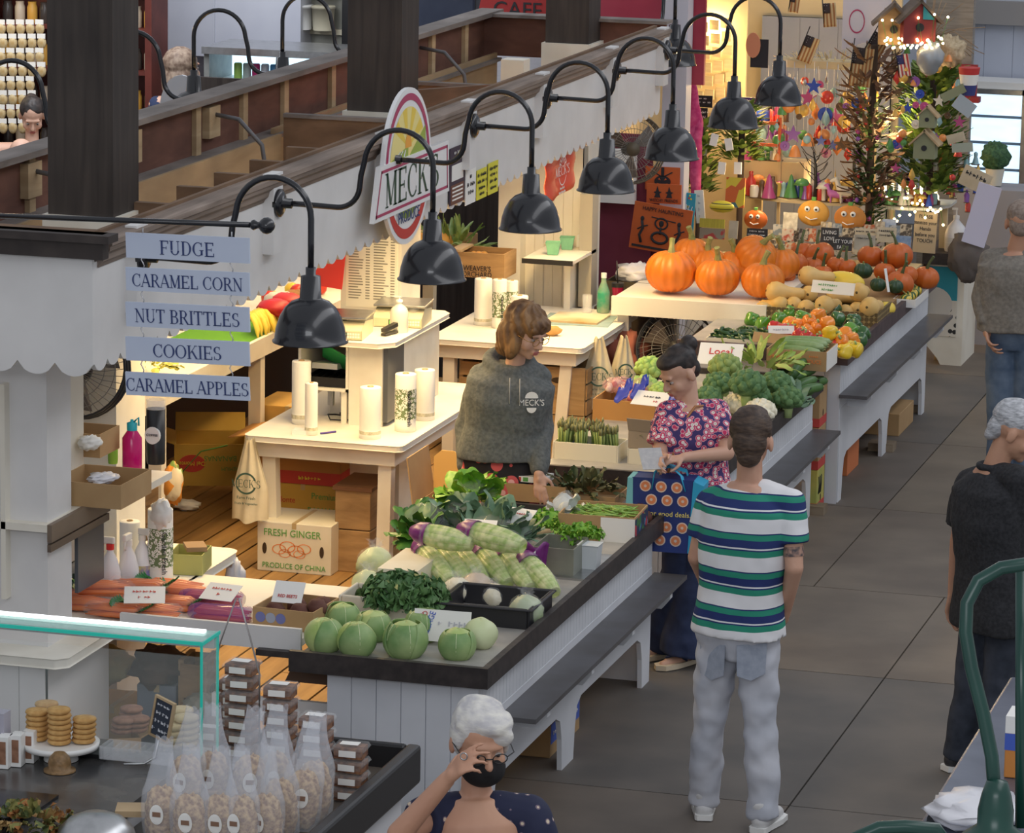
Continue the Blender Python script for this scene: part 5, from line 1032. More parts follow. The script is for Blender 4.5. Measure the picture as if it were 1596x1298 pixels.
# pumpkins on the wide shelf
ZP=.95
ps_=thing('pumpkin_shelf','wide white shelf carrying the big pumpkins, reaching back from the far counter','shelf',(-1.2,8.9,0));a=W(965,457,ZP);b=W(1183,478,ZP)
x0,x1,yf=a.x+1.2,b.x+1.2+.05,b.y-8.9
MB().bx(x0,x1,yf,yf+1.5,ZP-.03,ZP-.001).build('shelf_board',WHT2,ps_,loc=(0,0,0));MB().bx(x0,x1,yf-.03,yf,ZP-.10,ZP+.012).build('front_rail',WHT2,ps_,loc=(0,0,0));MB().bx(x0+.02,x0+.09,yf+.05,yf+.12,0,ZP-.03).bx(x0+.02,x0+.09,yf+1.3,yf+1.37,0,ZP-.03).build('leg',WHT2,ps_,loc=(0,0,0))
big=[(1038,462,.158,0,(0,0),'huge, at the left front corner of the shelf'),(1112,466,.138,0,(0,0),'front row, second from the left'),(1183,470,.132,0,(0,0),'front row, third from the left'),(1072,425,.122,.05,(0,0),'rear left, tall, behind the huge one'),(1100,440,.12,.0,(.1,0),'between the front ones with a green stem'),(1160,423,.135,.07,(.35,.5),'tilted on top, smooth side to the front'),(1140,440,.11,.0,(0,0),'hidden behind the tilted one'),(1212,440,.12,.0,(0,0),'rear, right of the tilted one')]
for(x,y,r,dz,tl,l)in big:
 p=W(x,y,ZP+dz);ribbed('pumpkin','bright orange pumpkin, '+l,'pumpkin',V((p.x,p.y+r*.7,p.z+.002)),r,.86,PUMP,STEM,14,.075,tl,.085,.03,sr=.016)
sml=[(1232,430,.085,.02),(1262,432,.072,.0),(1277,418,.095,.03),(1250,412,.08,.04),(1300,428,.065,.03),(1352,418,.082,.06),(1320,430,.06,.03),(1396,422,.102,.06),(1395,462,.09,-.05),(1438,452,.085,-.05),(1375,440,.07,.0),(1412,445,.07,.0),(1225,442,.055,-.02),(1280,440,.06,0)]
sn=['left end of the small row','front, beside the top butternut','rear left with a tall dark stem','hindmost left','behind the yellow squash','rear middle','half hidden in the middle','largest of the small ones','front right above the white tray','rightmost at the counter corner','behind the acorn squash','rear right, between two larger ones','low left by the big pumpkins','low in the middle']
for i,(x,y,r,dz)in enumerate(sml):
 p=W(x,y,ZP+dz);ribbed('pie_pumpkin','small dark orange pumpkin, '+sn[i],'pumpkin',V((p.x,p.y+r*.7,p.z)),r,.84,PUMD,STEMD,10,.06,(random.uniform(-.2,.2),random.uniform(-.2,.2)),.085,.03,sr=.008)
tag(MB().bx(-.78,.05,8.62,9.7,ZF,ZF+.05).build('riser_board',CRATE),'low wooden riser under the small pumpkins on the far counter','riser')
# bananas and fruit on the back display
for i in range(9):
 x=392+9*i;p=W(x,512-3.6*i,1.09);t=thing('banana_bunch',['yellow banana bunch, nearest the sign boards','yellow banana bunch, second','yellow banana bunch, third','yellow banana bunch in the middle','yellow banana bunch, rear middle','yellow banana bunch behind the lamp','yellow banana bunch under the red bag','yellow banana bunch near the red bag','yellow banana bunch at the far end'][i],'bananas',(p.x-.03,p.y,1.06),.1*i,'banana bunches on the back display')
 for k in range(5):
  an=(k-2)*.28;c=[V((.02+.09*sin(s*1.3)*1.0,an*.10*(1+s),.12-.11*(1-cos(s*1.4))-.0))for s in(0,.3,.6,.9,1.15)];MB().tube(c,0,7,rs=[.007,.016,.017,.015,.005]).build('banana',BAN,t,loc=(0,0,0))
tag(MB().box((-3.02,5.25,1.075),(.35,.8,.012),0,ry=.14).build('green_mat',mat('grass_mat',(.10,.30,.02),r=.9)),'bright green mat under the bananas','mat')
random.seed(9)
for k in range(14):
 y=6.05+.11*k;tag(lump(MB(),(-3.05+random.uniform(-.07,.07),y,1.08+random.uniform(0,.05)),.045,0,3,.1,12,8).build('fruit',[vegm('nectarine',(.70,.16,.04),(.85,.45,.10),4,.4),vegm('tomato',(.6,.03,.02),(.7,.08,.03),4,.3),YSQ][k%3]),'round %s fruit on the back display'%['orange red','dark red','yellow'][k%3],'fruit','%s fruit on the back display'%['orange','red','yellow'][k%3])
for k in range(4):tag(lump(MB(),tuple(W([430,448,462,440][k],[480,470,466,468][k],1.18)),(.11,.07,.05),0,5,.25,14,10,seed=k).build('net_bag',[mat('red_net',(.5,.02,.03),r=.4),mat('red_net',(.5,.02,.03)),mat('brown_paper_bag',(.3,.14,.05),r=.8),mat('white_net',(.7,.66,.6),r=.4)][k]),['red net bag of fruit above the bananas, left','red net bag of fruit above the bananas, right','brown paper bag behind the bananas','white and red printed bag above the bananas'][k],'bag')
leafball('bunch of upright green leaves above the lettered crate',tuple(W(708,388,1.10)),(.17,.12,.13),46,vegm('celery_top',(.12,.22,.04),(.3,.4,.12),10,.5),'leafy_herbs','greens',.004,.14,.018)
for k in range(6):tag(lump(MB(),tuple(W(655+9*k,372-3*(k%2),1.16)),.05,0,3,.15,12,8).build('peach',vegm('peach',(.78,.32,.08),(.85,.6,.15),6,.5)),'yellow orange peach on the back display behind the second lamp','peach','peaches behind the second lamp')
carton('orange brown carton of peaches on the back display',tuple(W(668,392,1.045)+V((0,.12,0))),.5,.24,.10,CARD)
for k in range(3):tag(MB().ball(tuple(W(738+8*k,398,1.16)),.028,12,8).build('mango',vegm('mango',(.55,.15,.04),(.3,.35,.06),5,.4)),'small red green mango in the lettered crate','mango','mangoes in the lettered crate')
leafball('heap of yellow green leaves behind the Cookies board',tuple(W(222,572,1.10)),(.16,.12,.06),50,vegm('yellow_leaf',(.35,.40,.06),(.6,.58,.14),9,.5),'leafy_greens','greens',.01,.08,.02)
# ================================================================ PEOPLE
def frame(f,up=(0,0,1)):
 f=V(f).normalized();r=f.cross(V(up)).normalized();u=r.cross(f);return r,f,u
def loft(mb,rings,lat,n=24,m=0):
 lat=V(lat).normalized();o=len(mb.v);k=len(rings)
 for i,(c,hw,hd)in enumerate(rings):
  c=V(c);t=(V(rings[min(i+1,k-1)][0])-V(rings[max(i-1,0)][0])).normalized();l=(lat-t*lat.dot(t)).normalized();fw=t.cross(l)
  for j in range(n):
   g=2*pi*j/n;cx=abs(cos(g))**.85*(1 if cos(g)>0 else-1);sy=abs(sin(g))**.85*(1 if sin(g)>0 else-1);mb.v.append(tuple(c+l*(hw*cx)+fw*(hd*sy)))
 for i in range(k-1):
  for j in range(n):mb.f.append([o+i*n+j,o+i*n+(j+1)%n,o+(i+1)*n+(j+1)%n,o+(i+1)*n+j]);mb.mi.append(m);mb.sm.append(True)
 mb.f.append([o+n-1-j for j in range(n)]);mb.mi.append(m);mb.sm.append(False);mb.f.append([o+(k-1)*n+j for j in range(n)]);mb.mi.append(m);mb.sm.append(False)
def hand(mb,w_,d,pn,side=1,curl=.35,s=1.0,spread=.06,cu=None):
 w_,d,pn=V(w_),V(d).normalized(),V(pn).normalized();lt=d.cross(pn).normalized()*side
 mb.cap(w_-d*.01,w_+d*.03*s,.024*s,.026*s,sy=.7)
 for i in range(4):
  o=(1.5-i)*.0195*s;L=[.088,.092,.088,.078][i]*s;k0=w_+d*.012*s+lt*(o*.6);k1=w_+d*L+lt*o;mb.cap(k0,k1,.0125*s,.0105*s)
  c=cu[i]if cu else curl*(1+.15*i);p=k1;dd=(d+lt*(spread*(1.5-i))).normalized();fl=[.042,.047,.044,.034][i]*s;ang=0;r=.0088*s
  for j,q in enumerate((1,.62,.48)):
   ang=c;dd=(dd*cos(ang)+pn*sin(ang)).normalized();pn2=pn;e=p+dd*(fl*q);mb.cap(p,e,r,r*.93,8,2);p=e;r*=.93;lt_=lt;pn=lt_.cross(dd)*side if False else(pn-dd*pn.dot(dd)).normalized()
  pn=(V(pn0)if False else pn)
  pn=HPN[0]if HPN else pn
 t0=w_+d*.025*s+lt*.024*s;t1=t0+(d*.55+lt*.75+pn*.35).normalized()*.040*s;t2=t1+(d*.85+lt*.25+pn*.45).normalized()*.032*s;t3=t2+(d*.9+pn*.4).normalized()*.024*s
 mb.cap(t0,t1,.0145*s,.011*s,8,2);mb.cap(t1,t2,.0108*s,.0098*s,8,2);mb.cap(t2,t3,.0098*s,.008*s,8,2)
HPN=[]
def person(label,J,f,hf,skin,sex='m',s=1.0,group=None,hup=(0,0,1),hands=None,bulk=1.0):
 """J: world joints.  f: way the body faces.  hf: way the face looks."""
 base=V(((J['aL'].x+J['aR'].x)/2,(J['aL'].y+J['aR'].y)/2,min(J['aL'].z,J['aR'].z)-.075));t=thing('person',label,'person',tuple(base),group=group)
 K={k:v-base for k,v in J.items()};f=V(f).normalized();lat=(K['sR']-K['sL']).normalized();mb=MB();b=bulk
 fem=sex=='f'
 sp=[(K['pel']-V((0,0,.08)),.13*b*s,.095*b*s),(K['pel'],(.172 if fem else.16)*b*s,.12*b*s),(K['pel'].lerp(K['neck'],.3),(.138 if fem else.148)*b*s,.10*b*s),(K['pel'].lerp(K['neck'],.62),.158*b*s,.115*b*s),(K['pel'].lerp(K['neck'],.86),.165*b*s,.098*b*s),(K['neck'],.075*s,.065*s)]
 loft(mb,sp,lat);hr,hfw,hu=frame(hf,hup);hc=K['head']
 mb.cap(K['neck']-V((0,0,.03)),hc-hu*.06*s-hfw*.015,.056*s*(.88 if fem else 1),.052*s*(.88 if fem else 1))
 for sd in 'LR':
  mb.cap(K['neck'].lerp(K['s'+sd],.25)-V((0,0,.02)),K['s'+sd],.05*s,.052*s*b);mb.cap(K['s'+sd],K['e'+sd],.05*s*b,.038*s*b);mb.cap(K['e'+sd],K['w'+sd],.039*s*b,.026*s)
  mb.cap(K['pel'].lerp(K['h'+sd],.9),K['k'+sd],.088*s*b,.056*s);mb.cap(K['k'+sd],K['k'+sd].lerp(K['a'+sd],.35),.055*s,.056*s);mb.cap(K['k'+sd].lerp(K['a'+sd],.35),K['a'+sd],.056*s,.036*s)
  ft=J.get('f'+sd,f);ft=V((ft.x,ft.y,0)).normalized();A=K['a'+sd];mb.cap(A+V((0,0,-.035))-ft*.03,A+V((0,0,-.045))+ft*.05,.035*s,.034*s);mb.cap(A+V((0,0,-.045))+ft*.05,A+V((0,0,-.055))+ft*.15,.036*s,.022*s)
  hd=(hands or{}).get(sd,{});d=hd.get('d')or(K['w'+sd]-K['e'+sd]);pn=V(hd.get('pn')or(-lat if sd=='R' else lat));pn=(pn-V(d).normalized()*pn.dot(V(d).normalized())).normalized();HPN[:]=[pn]
  thumb=V(hd.get('th')or f);lt=V(d).normalized().cross(pn);side=1 if lt.dot(thumb)>0 else-1;hand(mb,K['w'+sd],d,pn,side,hd.get('curl',.3),s*(.92 if fem else 1),cu=hd.get('cu'))
 bs_=s;s=s*1.08
 def H(x,y,z):return hc+hr*(x*s)+hfw*(y*s)+hu*(z*s)
 q=Matrix(((hr.x,hfw.x,hu.x,hc.x),(hr.y,hfw.y,hu.y,hc.y),(hr.z,hfw.z,hu.z,hc.z),(0,0,0,1)))
 def hb(c,r,m=0,nu=16,nv=10,fn=None,M=None):
  o=len(M.v if M else mb.v);tgt=M or mb;tgt.ball((0,0,0),[a*s for a in r],nu,nv,m,None,fn)
  for i in range(o,len(tgt.v)):tgt.v[i]=tuple(q@(V(tgt.v[i])+V(c)*s))
 hb((0,-.012,.032),(.077,.094,.086));hb((0,.022,-.025),(.064,.070,.078));hb((0,.035,-.068),(.045,.048,.035));hb((0,.066,-.088),(.022,.020,.018));hb((-.036,.058,-.03),(.026,.026,.03));hb((.036,.058,-.03),(.026,.026,.03))
 hb((0,.078,.026),(.050,.014,.012));mb.cap(H(0,.086,.012),H(0,.108,-.024),.008*s,.0125*s,8,2);hb((-.010,.098,-.028),(.009,.01,.008));hb((.010,.098,-.028),(.009,.01,.008));hb((0,.088,-.054),(.024,.011,.008));hb((0,.086,-.066),(.019,.011,.008))
 for sx in(-1,1):hb((sx*.078,-.006,-.010),(.010,.020,.031))
 mb.build('body',skin,t,loc=(0,0,0),remesh=.0062,smooth=4)
 ew=mat('eye_white',(.42,.38,.35),r=.6);ei=mat('eye_dark',(.03,.02,.018),r=.5);lp=mat('lips_'+skin.name,(.45,.14,.12)if fem else(.42,.2,.16),r=.5)
 for sx in(-1,1):
  M=MB();hb((sx*.030,.0780,.003),(.0115,.008,.0055),M=M);M.build('eye',ew,t,loc=(0,0,0));M=MB();hb((sx*.030,.0850,.002),(.0052,.003,.0048),M=M);M.build('iris',ei,t,loc=(0,0,0))
 M=MB();hb((0,.0965,-.054),(.021,.005,.0045),M=M);hb((0,.095,-.064),(.018,.005,.005),M=M);M.build('lips',lp,t,loc=(0,0,0))
 return t,K,H,hb,lat
CLD=bpy.data.textures.new('cloth_folds','CLOUDS');CLD.noise_scale=.11;CLD.noise_depth=1
def garment(t,name,m,prims,remesh=.008,smooth=5,fold=.016):
 mb=MB();prims(mb);o=mb.build(name,m,t,loc=(0,0,0),remesh=remesh,smooth=smooth);q=o.modifiers.new('d','DISPLACE');q.texture=CLD;q.texture_coords='LOCAL';q.strength=fold;q.mid_level=.42;return o
def hairball(t,H,hb,m,parts,name='hair',remesh=.006,strands=0,smooth=1):
 M=MB()
 for(c,r)in parts:hb(c,r,M=M,nu=20,nv=14,fn=lambda p,th,g:1+.05*noise.noise(V((p.x*8,p.y*8,p.z*2.5)))+.02*sin(g*24))
 return M.build(name,m,t,loc=(0,0,0),remesh=remesh,smooth=smooth)
def brows(t,hb,m,z=.022):
 for sx in(-1,1):M=MB();hb((sx*.031,.0905,z),(.017,.004,.0032),M=M);M.build('eyebrow',m,t,loc=(0,0,0))
def ears_glasses(t,H,m,s=1):
 M=MB()
 for sx in(-1,1):
  M.tube([H(sx*.032+.021*cos(a*pi/9),.099,.001+.016*sin(a*pi/9))for a in range(18)],.0018,6,closed=True);M.tube([H(sx*.053,.098,.006),H(sx*.077,.08,.008),H(sx*.083,.0,.004)],.0018,6)
 M.tube([H(-.011,.103,.004),H(.011,.103,.004)],.0018,6);M.build('glasses',m,t,loc=(0,0,0))
def torso(mb,K,lat,s,b,inf,top=.90,bot=-.08,waist=0,fem=False,hemw=0):
 P_,N_=K['pel'],K['neck'];dz=V((0,0,1))
 loft(mb,[(P_+dz*bot,(.172*b+inf+hemw)*s,(.125*b+inf)*s),(P_+dz*(bot*.3),(.172*b+inf+hemw*.5)*s,(.124*b+inf)*s),(P_.lerp(N_,.3),(.15*b+inf+waist)*s,(.106*b+inf+waist)*s),(P_.lerp(N_,.62),(.165*b+inf)*s,(.120*b+inf)*s),(P_.lerp(N_,.84),(.172*b+inf*.8)*s,(.103*b+inf)*s),(P_.lerp(N_,.965),(.092+inf*.4)*s,(.074+inf*.3)*s)],lat)
SKIN=mat('skin_fair',(.66,.40,.29),(.58,.33,.23),5,.5,sss=.1);SKIN2=mat('skin_tan',(.56,.31,.20),(.50,.26,.17),5,.5);SKIN3=mat('skin_arm',(.62,.36,.25),(.52,.27,.18),7,.5)
def jn(Y,**kw):return{k:AY(v[0],v[1],Y+(v[2]if len(v)>2 else 0))for k,v in kw.items()}
def jeans(K,s,wt,wk,wa,infl=.0,b=1.0,bell=0):
 def fn(mb):
  for sd in 'LR':
   h0=K['pel'].lerp(K['h'+sd],.75)
   mb.tube([h0+V((0,0,.03)),K['h'+sd].lerp(K['k'+sd],.25),K['k'+sd].lerp(K['h'+sd],.1),K['k'+sd],K['k'+sd].lerp(K['a'+sd],.4),K['k'+sd].lerp(K['a'+sd],.88),K['a'+sd]-V((0,0,.02))],0,20,rs=[.098*s*b,wt*s,wk*s*1.05,wk*s,wk*s*1.02 if not bell else(wk+wa)/2*s,wa*s*1.0,wa*s*1.03])
  loft(mb,[(K['pel']-V((0,0,.10)),.135*s*b,.10*s*b),(K['pel'],.176*s*b,.128*s*b),(K['pel']+V((0,0,.10)),.163*s*b,.118*s*b)],K['hR']-K['hL'])
 return fn
def sneaker(t,A,ft,m,sole,s=1,name='sneaker'):
 ft=V((ft[0],ft[1],0)).normalized();lt=ft.cross(V((0,0,1)));mb=MB()
 mb.cap(A+V((0,0,-.02)),A-ft*.02+V((0,0,.03)),.046*s,.048*s);mb.cap(A-ft*.03+V((0,0,-.03)),A+ft*.05+V((0,0,-.028)),.042*s,.044*s);mb.cap(A+ft*.05+V((0,0,-.03)),A+ft*.16+V((0,0,-.045)),.044*s,.030*s);mb.build(name,m,t,loc=(0,0,0),remesh=.006,smooth=4)
 so=MB();pts=[(-.075,-.03),(-.06,-.04),(0,-.042),(.10,-.052),(.17,-.045),(.20,0),(.17,.045),(.10,.050),(0,.038),(-.06,.036),(-.075,.03)]
 z=A.z-.075;so.add([tuple(A*1+ft*(a*s)+lt*(b_*s)+V((0,0,k-.0)))[:2]+(z+k,)for k in(0.001,.024)for a,b_ in pts],[tuple(range(10,-1,-1)),tuple(range(11,22))]+[(i,(i+1)%11,(i+1)%11+11,i+11)for i in range(11)]);so.build('sole',sole,t,loc=(0,0,0))
 # ---- man in the striped shirt, back to the camera
Yb=.80
J=jn(Yb,head=(1170,687),neck=(1168,752),sL=(1107,784,.02),sR=(1232,784,-.02),eL=(1086,868,.02),eR=(1238,884,-.06),wL=(1098,905,.20),wR=(1222,958,.08),pel=(1150,985),hL=(1122,1000),hR=(1180,1000),kL=(1105,1120,.02),kR=(1185,1130,-.02),aL=(1098,1247,.06),aR=(1190,1272,-.04))
for k in('aL','aR'):J[k].z=.078
J['fL']=V((-.25,1,0));J['fR']=V((.15,1,0))
t,K,H,hb,lat=person('man seen from behind in a green, navy and white striped T-shirt and pale jeans',J,(0,1,0),(-.15,1,-.12),SKIN3,hands={'L':{'curl':.5,'d':V((.2,.9,.3)),'pn':(0,0,-1),'th':(1,0,0)},'R':{'curl':.45}})
zt=AY(1165,814,Yb).z-t.location.z;per=.157
st=bands('striped_jersey',2,[(0,(.015,.03,.14)),(.035,(.02,.26,.17)),(.18,(.015,.03,.14)),(.38,(.78,.78,.80)),(.42,(.015,.03,.14)),(.46,(.02,.26,.17)),(.62,(.78,.78,.80))],-1/per,zt/per+4,.85,.03,True)
def g(mb):
 torso(mb,K,lat,1,1,.026,bot=.0)
 for sd in 'LR':e=K['s'+sd].lerp(K['e'+sd],.62);mb.cap(K['neck'].lerp(K['s'+sd],.35)-V((0,0,.012)),K['s'+sd],.055,.062);mb.tube([K['s'+sd],K['s'+sd].lerp(K['e'+sd],.3),e],0,18,rs=[.062,.064,.066])
garment(t,'striped_shirt',st,g)
JW=mat('pale_denim',(.60,.61,.66),(.44,.47,.54),5,.85,bump=.7,lo=.3,hi=.75)
jn_=garment(t,'jeans',JW,jeans(K,1,.085,.068,.062),.008,3,.034)
for sx in(-1,1):
 mb=MB();c=K['pel']+V((0,0,-.085));o=[(-.06,.06),(.06,.06),(.056,-.07),(0,-.095),(-.056,-.07)]
 mb.add([tuple(c+lat*(sx*.085+a)+V((0,-.136+.06*abs(sx*.085+a)/.14,b_)))for a,b_ in o],[(0,1,2,3,4)]);mb.build('back_pocket',mat('pocket_denim',(.30,.34,.42),(.38,.42,.5),30,.9),jn_,loc=(0,0,0),solid=.004)
WSH=mat('white_leather',(.74,.74,.74),(.62,.62,.62),12,.5);sneaker(t,K['aL'],J['fL'],WSH,PLW);sneaker(t,K['aR'],J['fR'],WSH,PLW)
HB=mat('dark_brown_hair',(.035,.020,.014),(.09,.055,.035),30,.6,bump=.4,st=(1,1,3));hairball(t,H,hb,HB,[((0,-.018,.052),(.083,.095,.082)),((0,-.06,.0),(.066,.055,.075)),((0,.03,.10),(.062,.06,.035)),((0,-.075,-.05),(.048,.03,.045))]);brows(t,hb,HB);ears_glasses(t,H,PLB)
MB().tube([K['wR'].lerp(K['eR'],.5)*1,K['wR'].lerp(K['eR'],.5)],.001).v
for k in(.55,.72,.9):MB().lathe([(.0425,-.02),(.0435,0),(.0425,.02)],(0,0,0),14,0,Matrix.Translation(K['eR'].lerp(K['sR'],.25+.25*(k-.55)))@(K['sR']-K['eR']).to_track_quat('Z','Y').to_matrix().to_4x4(),cap=False).build('tattoo',mat('tattoo_ink',(.07,.06,.07),(.45,.27,.2),55,.6),t,loc=(0,0,0))if k<.6 else None
# ---- customer with the donut bag
Yb=3.24
J=jn(Yb,head=(1060,580,-.03),neck=(1076,632),sL=(1116,640,.05),sR=(1040,642,-.06),eL=(1133,706,-.06),eR=(1028,712,-.16),wL=(1066,713,-.25),wR=(1040,716,-.28),pel=(1080,762),hL=(1098,775,.02),hR=(1062,775,0),kL=(1088,890,0),kR=(1056,890,0),aL=(1068,1012,-.02),aR=(1040,995,.12))
for k in('aL','aR'):J[k].z=.078
J['fL']=J['fR']=V((-.6,-1,0));
t,K,H,hb,lat=person('woman in a pink floral blouse and flared jeans reading a note, hair in a bun',J,(-.75,-.66,0),(-.55,-.62,-.52),SKIN,'f',.96,hands={'L':{'curl':.5,'d':V((-.8,-.5,-.1)),'pn':(0,.3,-1),'th':(-.4,-.8,.4)},'R':{'curl':.6,'d':V((-.3,-.9,.0)),'pn':(.8,0,-.5),'th':(0,0,1)}})
FLO=voro('floral_blouse',[(0,(.70,.50,.25)),(.12,(.78,.72,.70)),(.34,(.55,.03,.12)),(.50,(.68,.30,.36)),(.60,(.05,.03,.14))],38,.8,thr=True)
def g(mb):
 torso(mb,K,lat,.96,1.06,.02,bot=-.03,fem=True)
 for sd in 'LR':e=K['s'+sd].lerp(K['e'+sd],.72);mb.cap(K['neck'].lerp(K['s'+sd],.35)-V((0,0,.012)),K['s'+sd],.05,.058);mb.tube([K['s'+sd],K['s'+sd].lerp(K['e'+sd],.4),e],0,18,rs=[.058,.066,.074])
garment(t,'blouse',FLO,g);NVD=mat('navy_denim',(.015,.025,.07),(.03,.045,.11),12,.85,bump=.15);garment(t,'flared_jeans',NVD,jeans(K,.96,.09,.078,.125,bell=1),.008,3)
MB().tube([K['pel']+V((-.1,-.135,.02)),K['pel']+V((.0,-.14,.03)),K['pel']+V((.12,-.08,.03))],.012,8).build('belt',PLB,t,loc=(0,0,0))
HBK=mat('black_brown_hair',(.012,.009,.009),(.045,.032,.028),30,.5,bump=.3);hairball(t,H,hb,HBK,[((0,-.020,.048),(.079,.090,.078)),((0,.028,.085),(.062,.058,.030)),((0,-.05,-.005),(.066,.05,.06)),((0,-.105,.085),(.042,.042,.042))]);brows(t,hb,HBK)
mb=MB();mb.tube([K['neck']+V((.10,.06,.0)),K['neck']+V((.04,-.07,.012)),K['neck']+V((-.03,-.13,-.10)),K['pel'].lerp(K['neck'],.4)+V((-.06,-.155,0)),K['pel']+V((-.1,-.17,.05))],.006,6);mb.build('bag_strap',mat('tan_leather',(.40,.17,.06),r=.5),t,loc=(0,0,0))
for sd in 'LR':
 A=K['a'+sd];ft=V((-.5,-.85,0)).normalized();lt=ft.cross(V((0,0,1)));mb=MB();pts=[(-.06,-.03),(0,-.04),(.1,-.05),(.17,-.04),(.2,0),(.17,.04),(.1,.045),(0,.035),(-.06,.03)]
 mb.add([tuple((A+ft*a+lt*b_).to_2d())+(k,)for k in(A.z-.074,A.z-.05)for a,b_ in pts],[tuple(range(8,-1,-1)),tuple(range(9,18))]+[(i,(i+1)%9,(i+1)%9+9,i+9)for i in range(9)]);mb.build('flip_flop',mat('cream_sole',(.62,.52,.38),r=.7),t,loc=(0,0,0))
 MB().tube([A+ft*.03+lt*.042+V((0,0,-.045)),A+ft*.08+lt*.03+V((0,0,-.008)),A+ft*.13+V((0,0,-.02)),A+ft*.08-lt*.03+V((0,0,-.008)),A+ft*.03-lt*.042+V((0,0,-.045))],.006,6).build('sandal_strap',NVD,t,loc=(0,0,0))
nt_=thing('note','grey printed note held by the woman in the floral blouse','paper',tuple(J['wR']+V((-.05,-.10,.02))),rot=(-.9,.0,.5));MB().box((0,0,.0),(.11,.002,.13)).build('sheet',mat('grey_paper',(.48,.48,.48),(.40,.40,.42),40,.7),nt_,loc=(0,0,0))
# shopping bag
Yg=2.98;A=AY(984,738,Yg);B=AY(1104,750,Yg);zb=AY(1020,852,Yg).z;wd=(B-A).length-.02;cx=(A.x+B.x)/2;hB=A.z-zb
bg_=thing('shopping_bag','dark blue reusable bag with orange slice circles, light blue sides and handles, held','bag',(cx,Yg,zb),.06)
BLU=mat('bag_blue',(.015,.03,.16),(.02,.045,.21),5,.5);LBL=mat('bag_light_blue',(.03,.38,.62),r=.5);mb=MB()
mb.prism([(-wd/2+.02,0),(wd/2-.07,0),(wd/2-.05,hB),(-wd/2+.015,hB)],-.075,.06,'xz');mb.build('bag_panel',BLU,bg_,loc=(0,0,0),bevel=.004)
MB().prism([(wd/2-.07,.0),(wd/2-.03,-.03),(wd/2+.0,hB-.02),(wd/2-.05,hB)],-.078,.063,'xz').build('right_side',LBL,bg_,loc=(0,0,0));MB().prism([(-wd/2-.02,.12),(-wd/2+.02,.02),(-wd/2+.015,hB),(-wd/2-.01,hB)],-.078,.063,'xz').build('left_side',mat('bag_aqua',(.20,.55,.60),r=.5),bg_,loc=(0,0,0))
hw=J['wR']-V((cx,Yg,zb))
for dy in(-.07,.055):MB().tube([(-.07,dy,hB-.05),(-.06,dy,hB+.03),(hw.x-.03,hw.y*.5,hw.z-.035),(hw.x+.01,hw.y*.5+.02,hw.z-.035),(.07,dy,hB+.02),(.09,dy,hB-.05)],.016,8,flat=.2).build('handle',LBL,bg_,loc=(0,0,0))
DO=mat('slice_orange',(.75,.25,.10),r=.6);DW=mat('slice_pale',(.75,.60,.50),r=.6);k=0
for r_ in range(5):
 for c_ in range(4):
  x=-wd/2+.075+.075*c_+(.03 if r_%2 else 0);z=hB-.035-.064*r_
  if x>wd/2-.085 or z<.02 or(r_==2 and c_<3):continue
  MB().prism([(x+.027*cos(a*pi/8),z+.027*sin(a*pi/8))for a in range(16)],-.0765,-.0755,'xz').prism([(x+.021*cos(a*pi/8),z+.021*sin(a*pi/8))for a in range(16)],-.0775,-.0765,'xz',1).prism([(x+.007*cos(a*pi/8),z+.007*sin(a*pi/8))for a in range(16)],-.0785,-.0775,'xz',0).build('orange_slice',[DW,DO],bg_,loc=(0,0,0))
text('or good deals.',.034,(.02,-.0765,hB-.165),FY,mat('yellow_print',(.85,.72,.2),r=.6),bg_)
# ---- vendor in the grey hoodie
Yb=3.28
J=jn(Yb,head=(819,516,-.05),neck=(800,572),sR=(752,588,.0),sL=(836,588,.06),eR=(727,664,.02),eL=(845,664,.06),wR=(728,735,-.06),wL=(840,738,-.12),pel=(782,705),hR=(762,715,.02),hL=(802,715,-.02))
for sd,dx in(('R',-.07),('L',.07)):hp_=J['pel'];J['k'+sd]=V((hp_.x+dx,hp_.y,.58));J['a'+sd]=V((hp_.x+dx,hp_.y,.178))
t,K,H,hb,lat=person('vendor woman in a grey hooded sweatshirt and dark floral skirt, with wavy brown hair',J,(.45,-.89,0),(.86,-.40,-.42),SKIN,'f',1.0,hands={'L':{'curl':.2,'d':V((.2,-.3,-1)),'pn':(0,.6,-.3)},'R':{'curl':.3}})
HOO=mat('heather_grey_fleece',(.095,.105,.105),(.15,.16,.155),60,.95,bump=.3)
def g(mb):
 torso(mb,K,lat,1,1.10,.03,bot=-.02,fem=True,hemw=.0)
 for sd in 'LR':mb.cap(K['neck'].lerp(K['s'+sd],.3)-V((0,0,.01)),K['s'+sd],.062,.07);mb.cap(K['s'+sd],K['e'+sd],.068,.056);mb.tube([K['e'+sd],K['e'+sd].lerp(K['w'+sd],.5),K['e'+sd].lerp(K['w'+sd],.88),K['w'+sd]],0,16,rs=[.056,.052,.046,.034])
 mb.tube([K['neck']+V((.10*cos(a*pi/8)-.025,.085*sin(a*pi/8)+.02,.015+.03*sin(a*pi/8)-.02*cos(a*pi/8)))for a in range(16)],.036,10,closed=True)
hs_=garment(t,'hooded_sweatshirt',HOO,g,.009,4)
fd=V((.30,-.95,0));cl_=K['pel'].lerp(K['neck'],.66)+fd*.150+V((.098,.03,.0));text("MECK'S",.042,tuple(cl_+fd*.012),(radians(90),0,radians(20)),PAPER,t,sx=.9)
mb=MB();R3=Matrix.Translation(cl_+fd*.010)@Matrix.Rotation(radians(20),4,'Z')
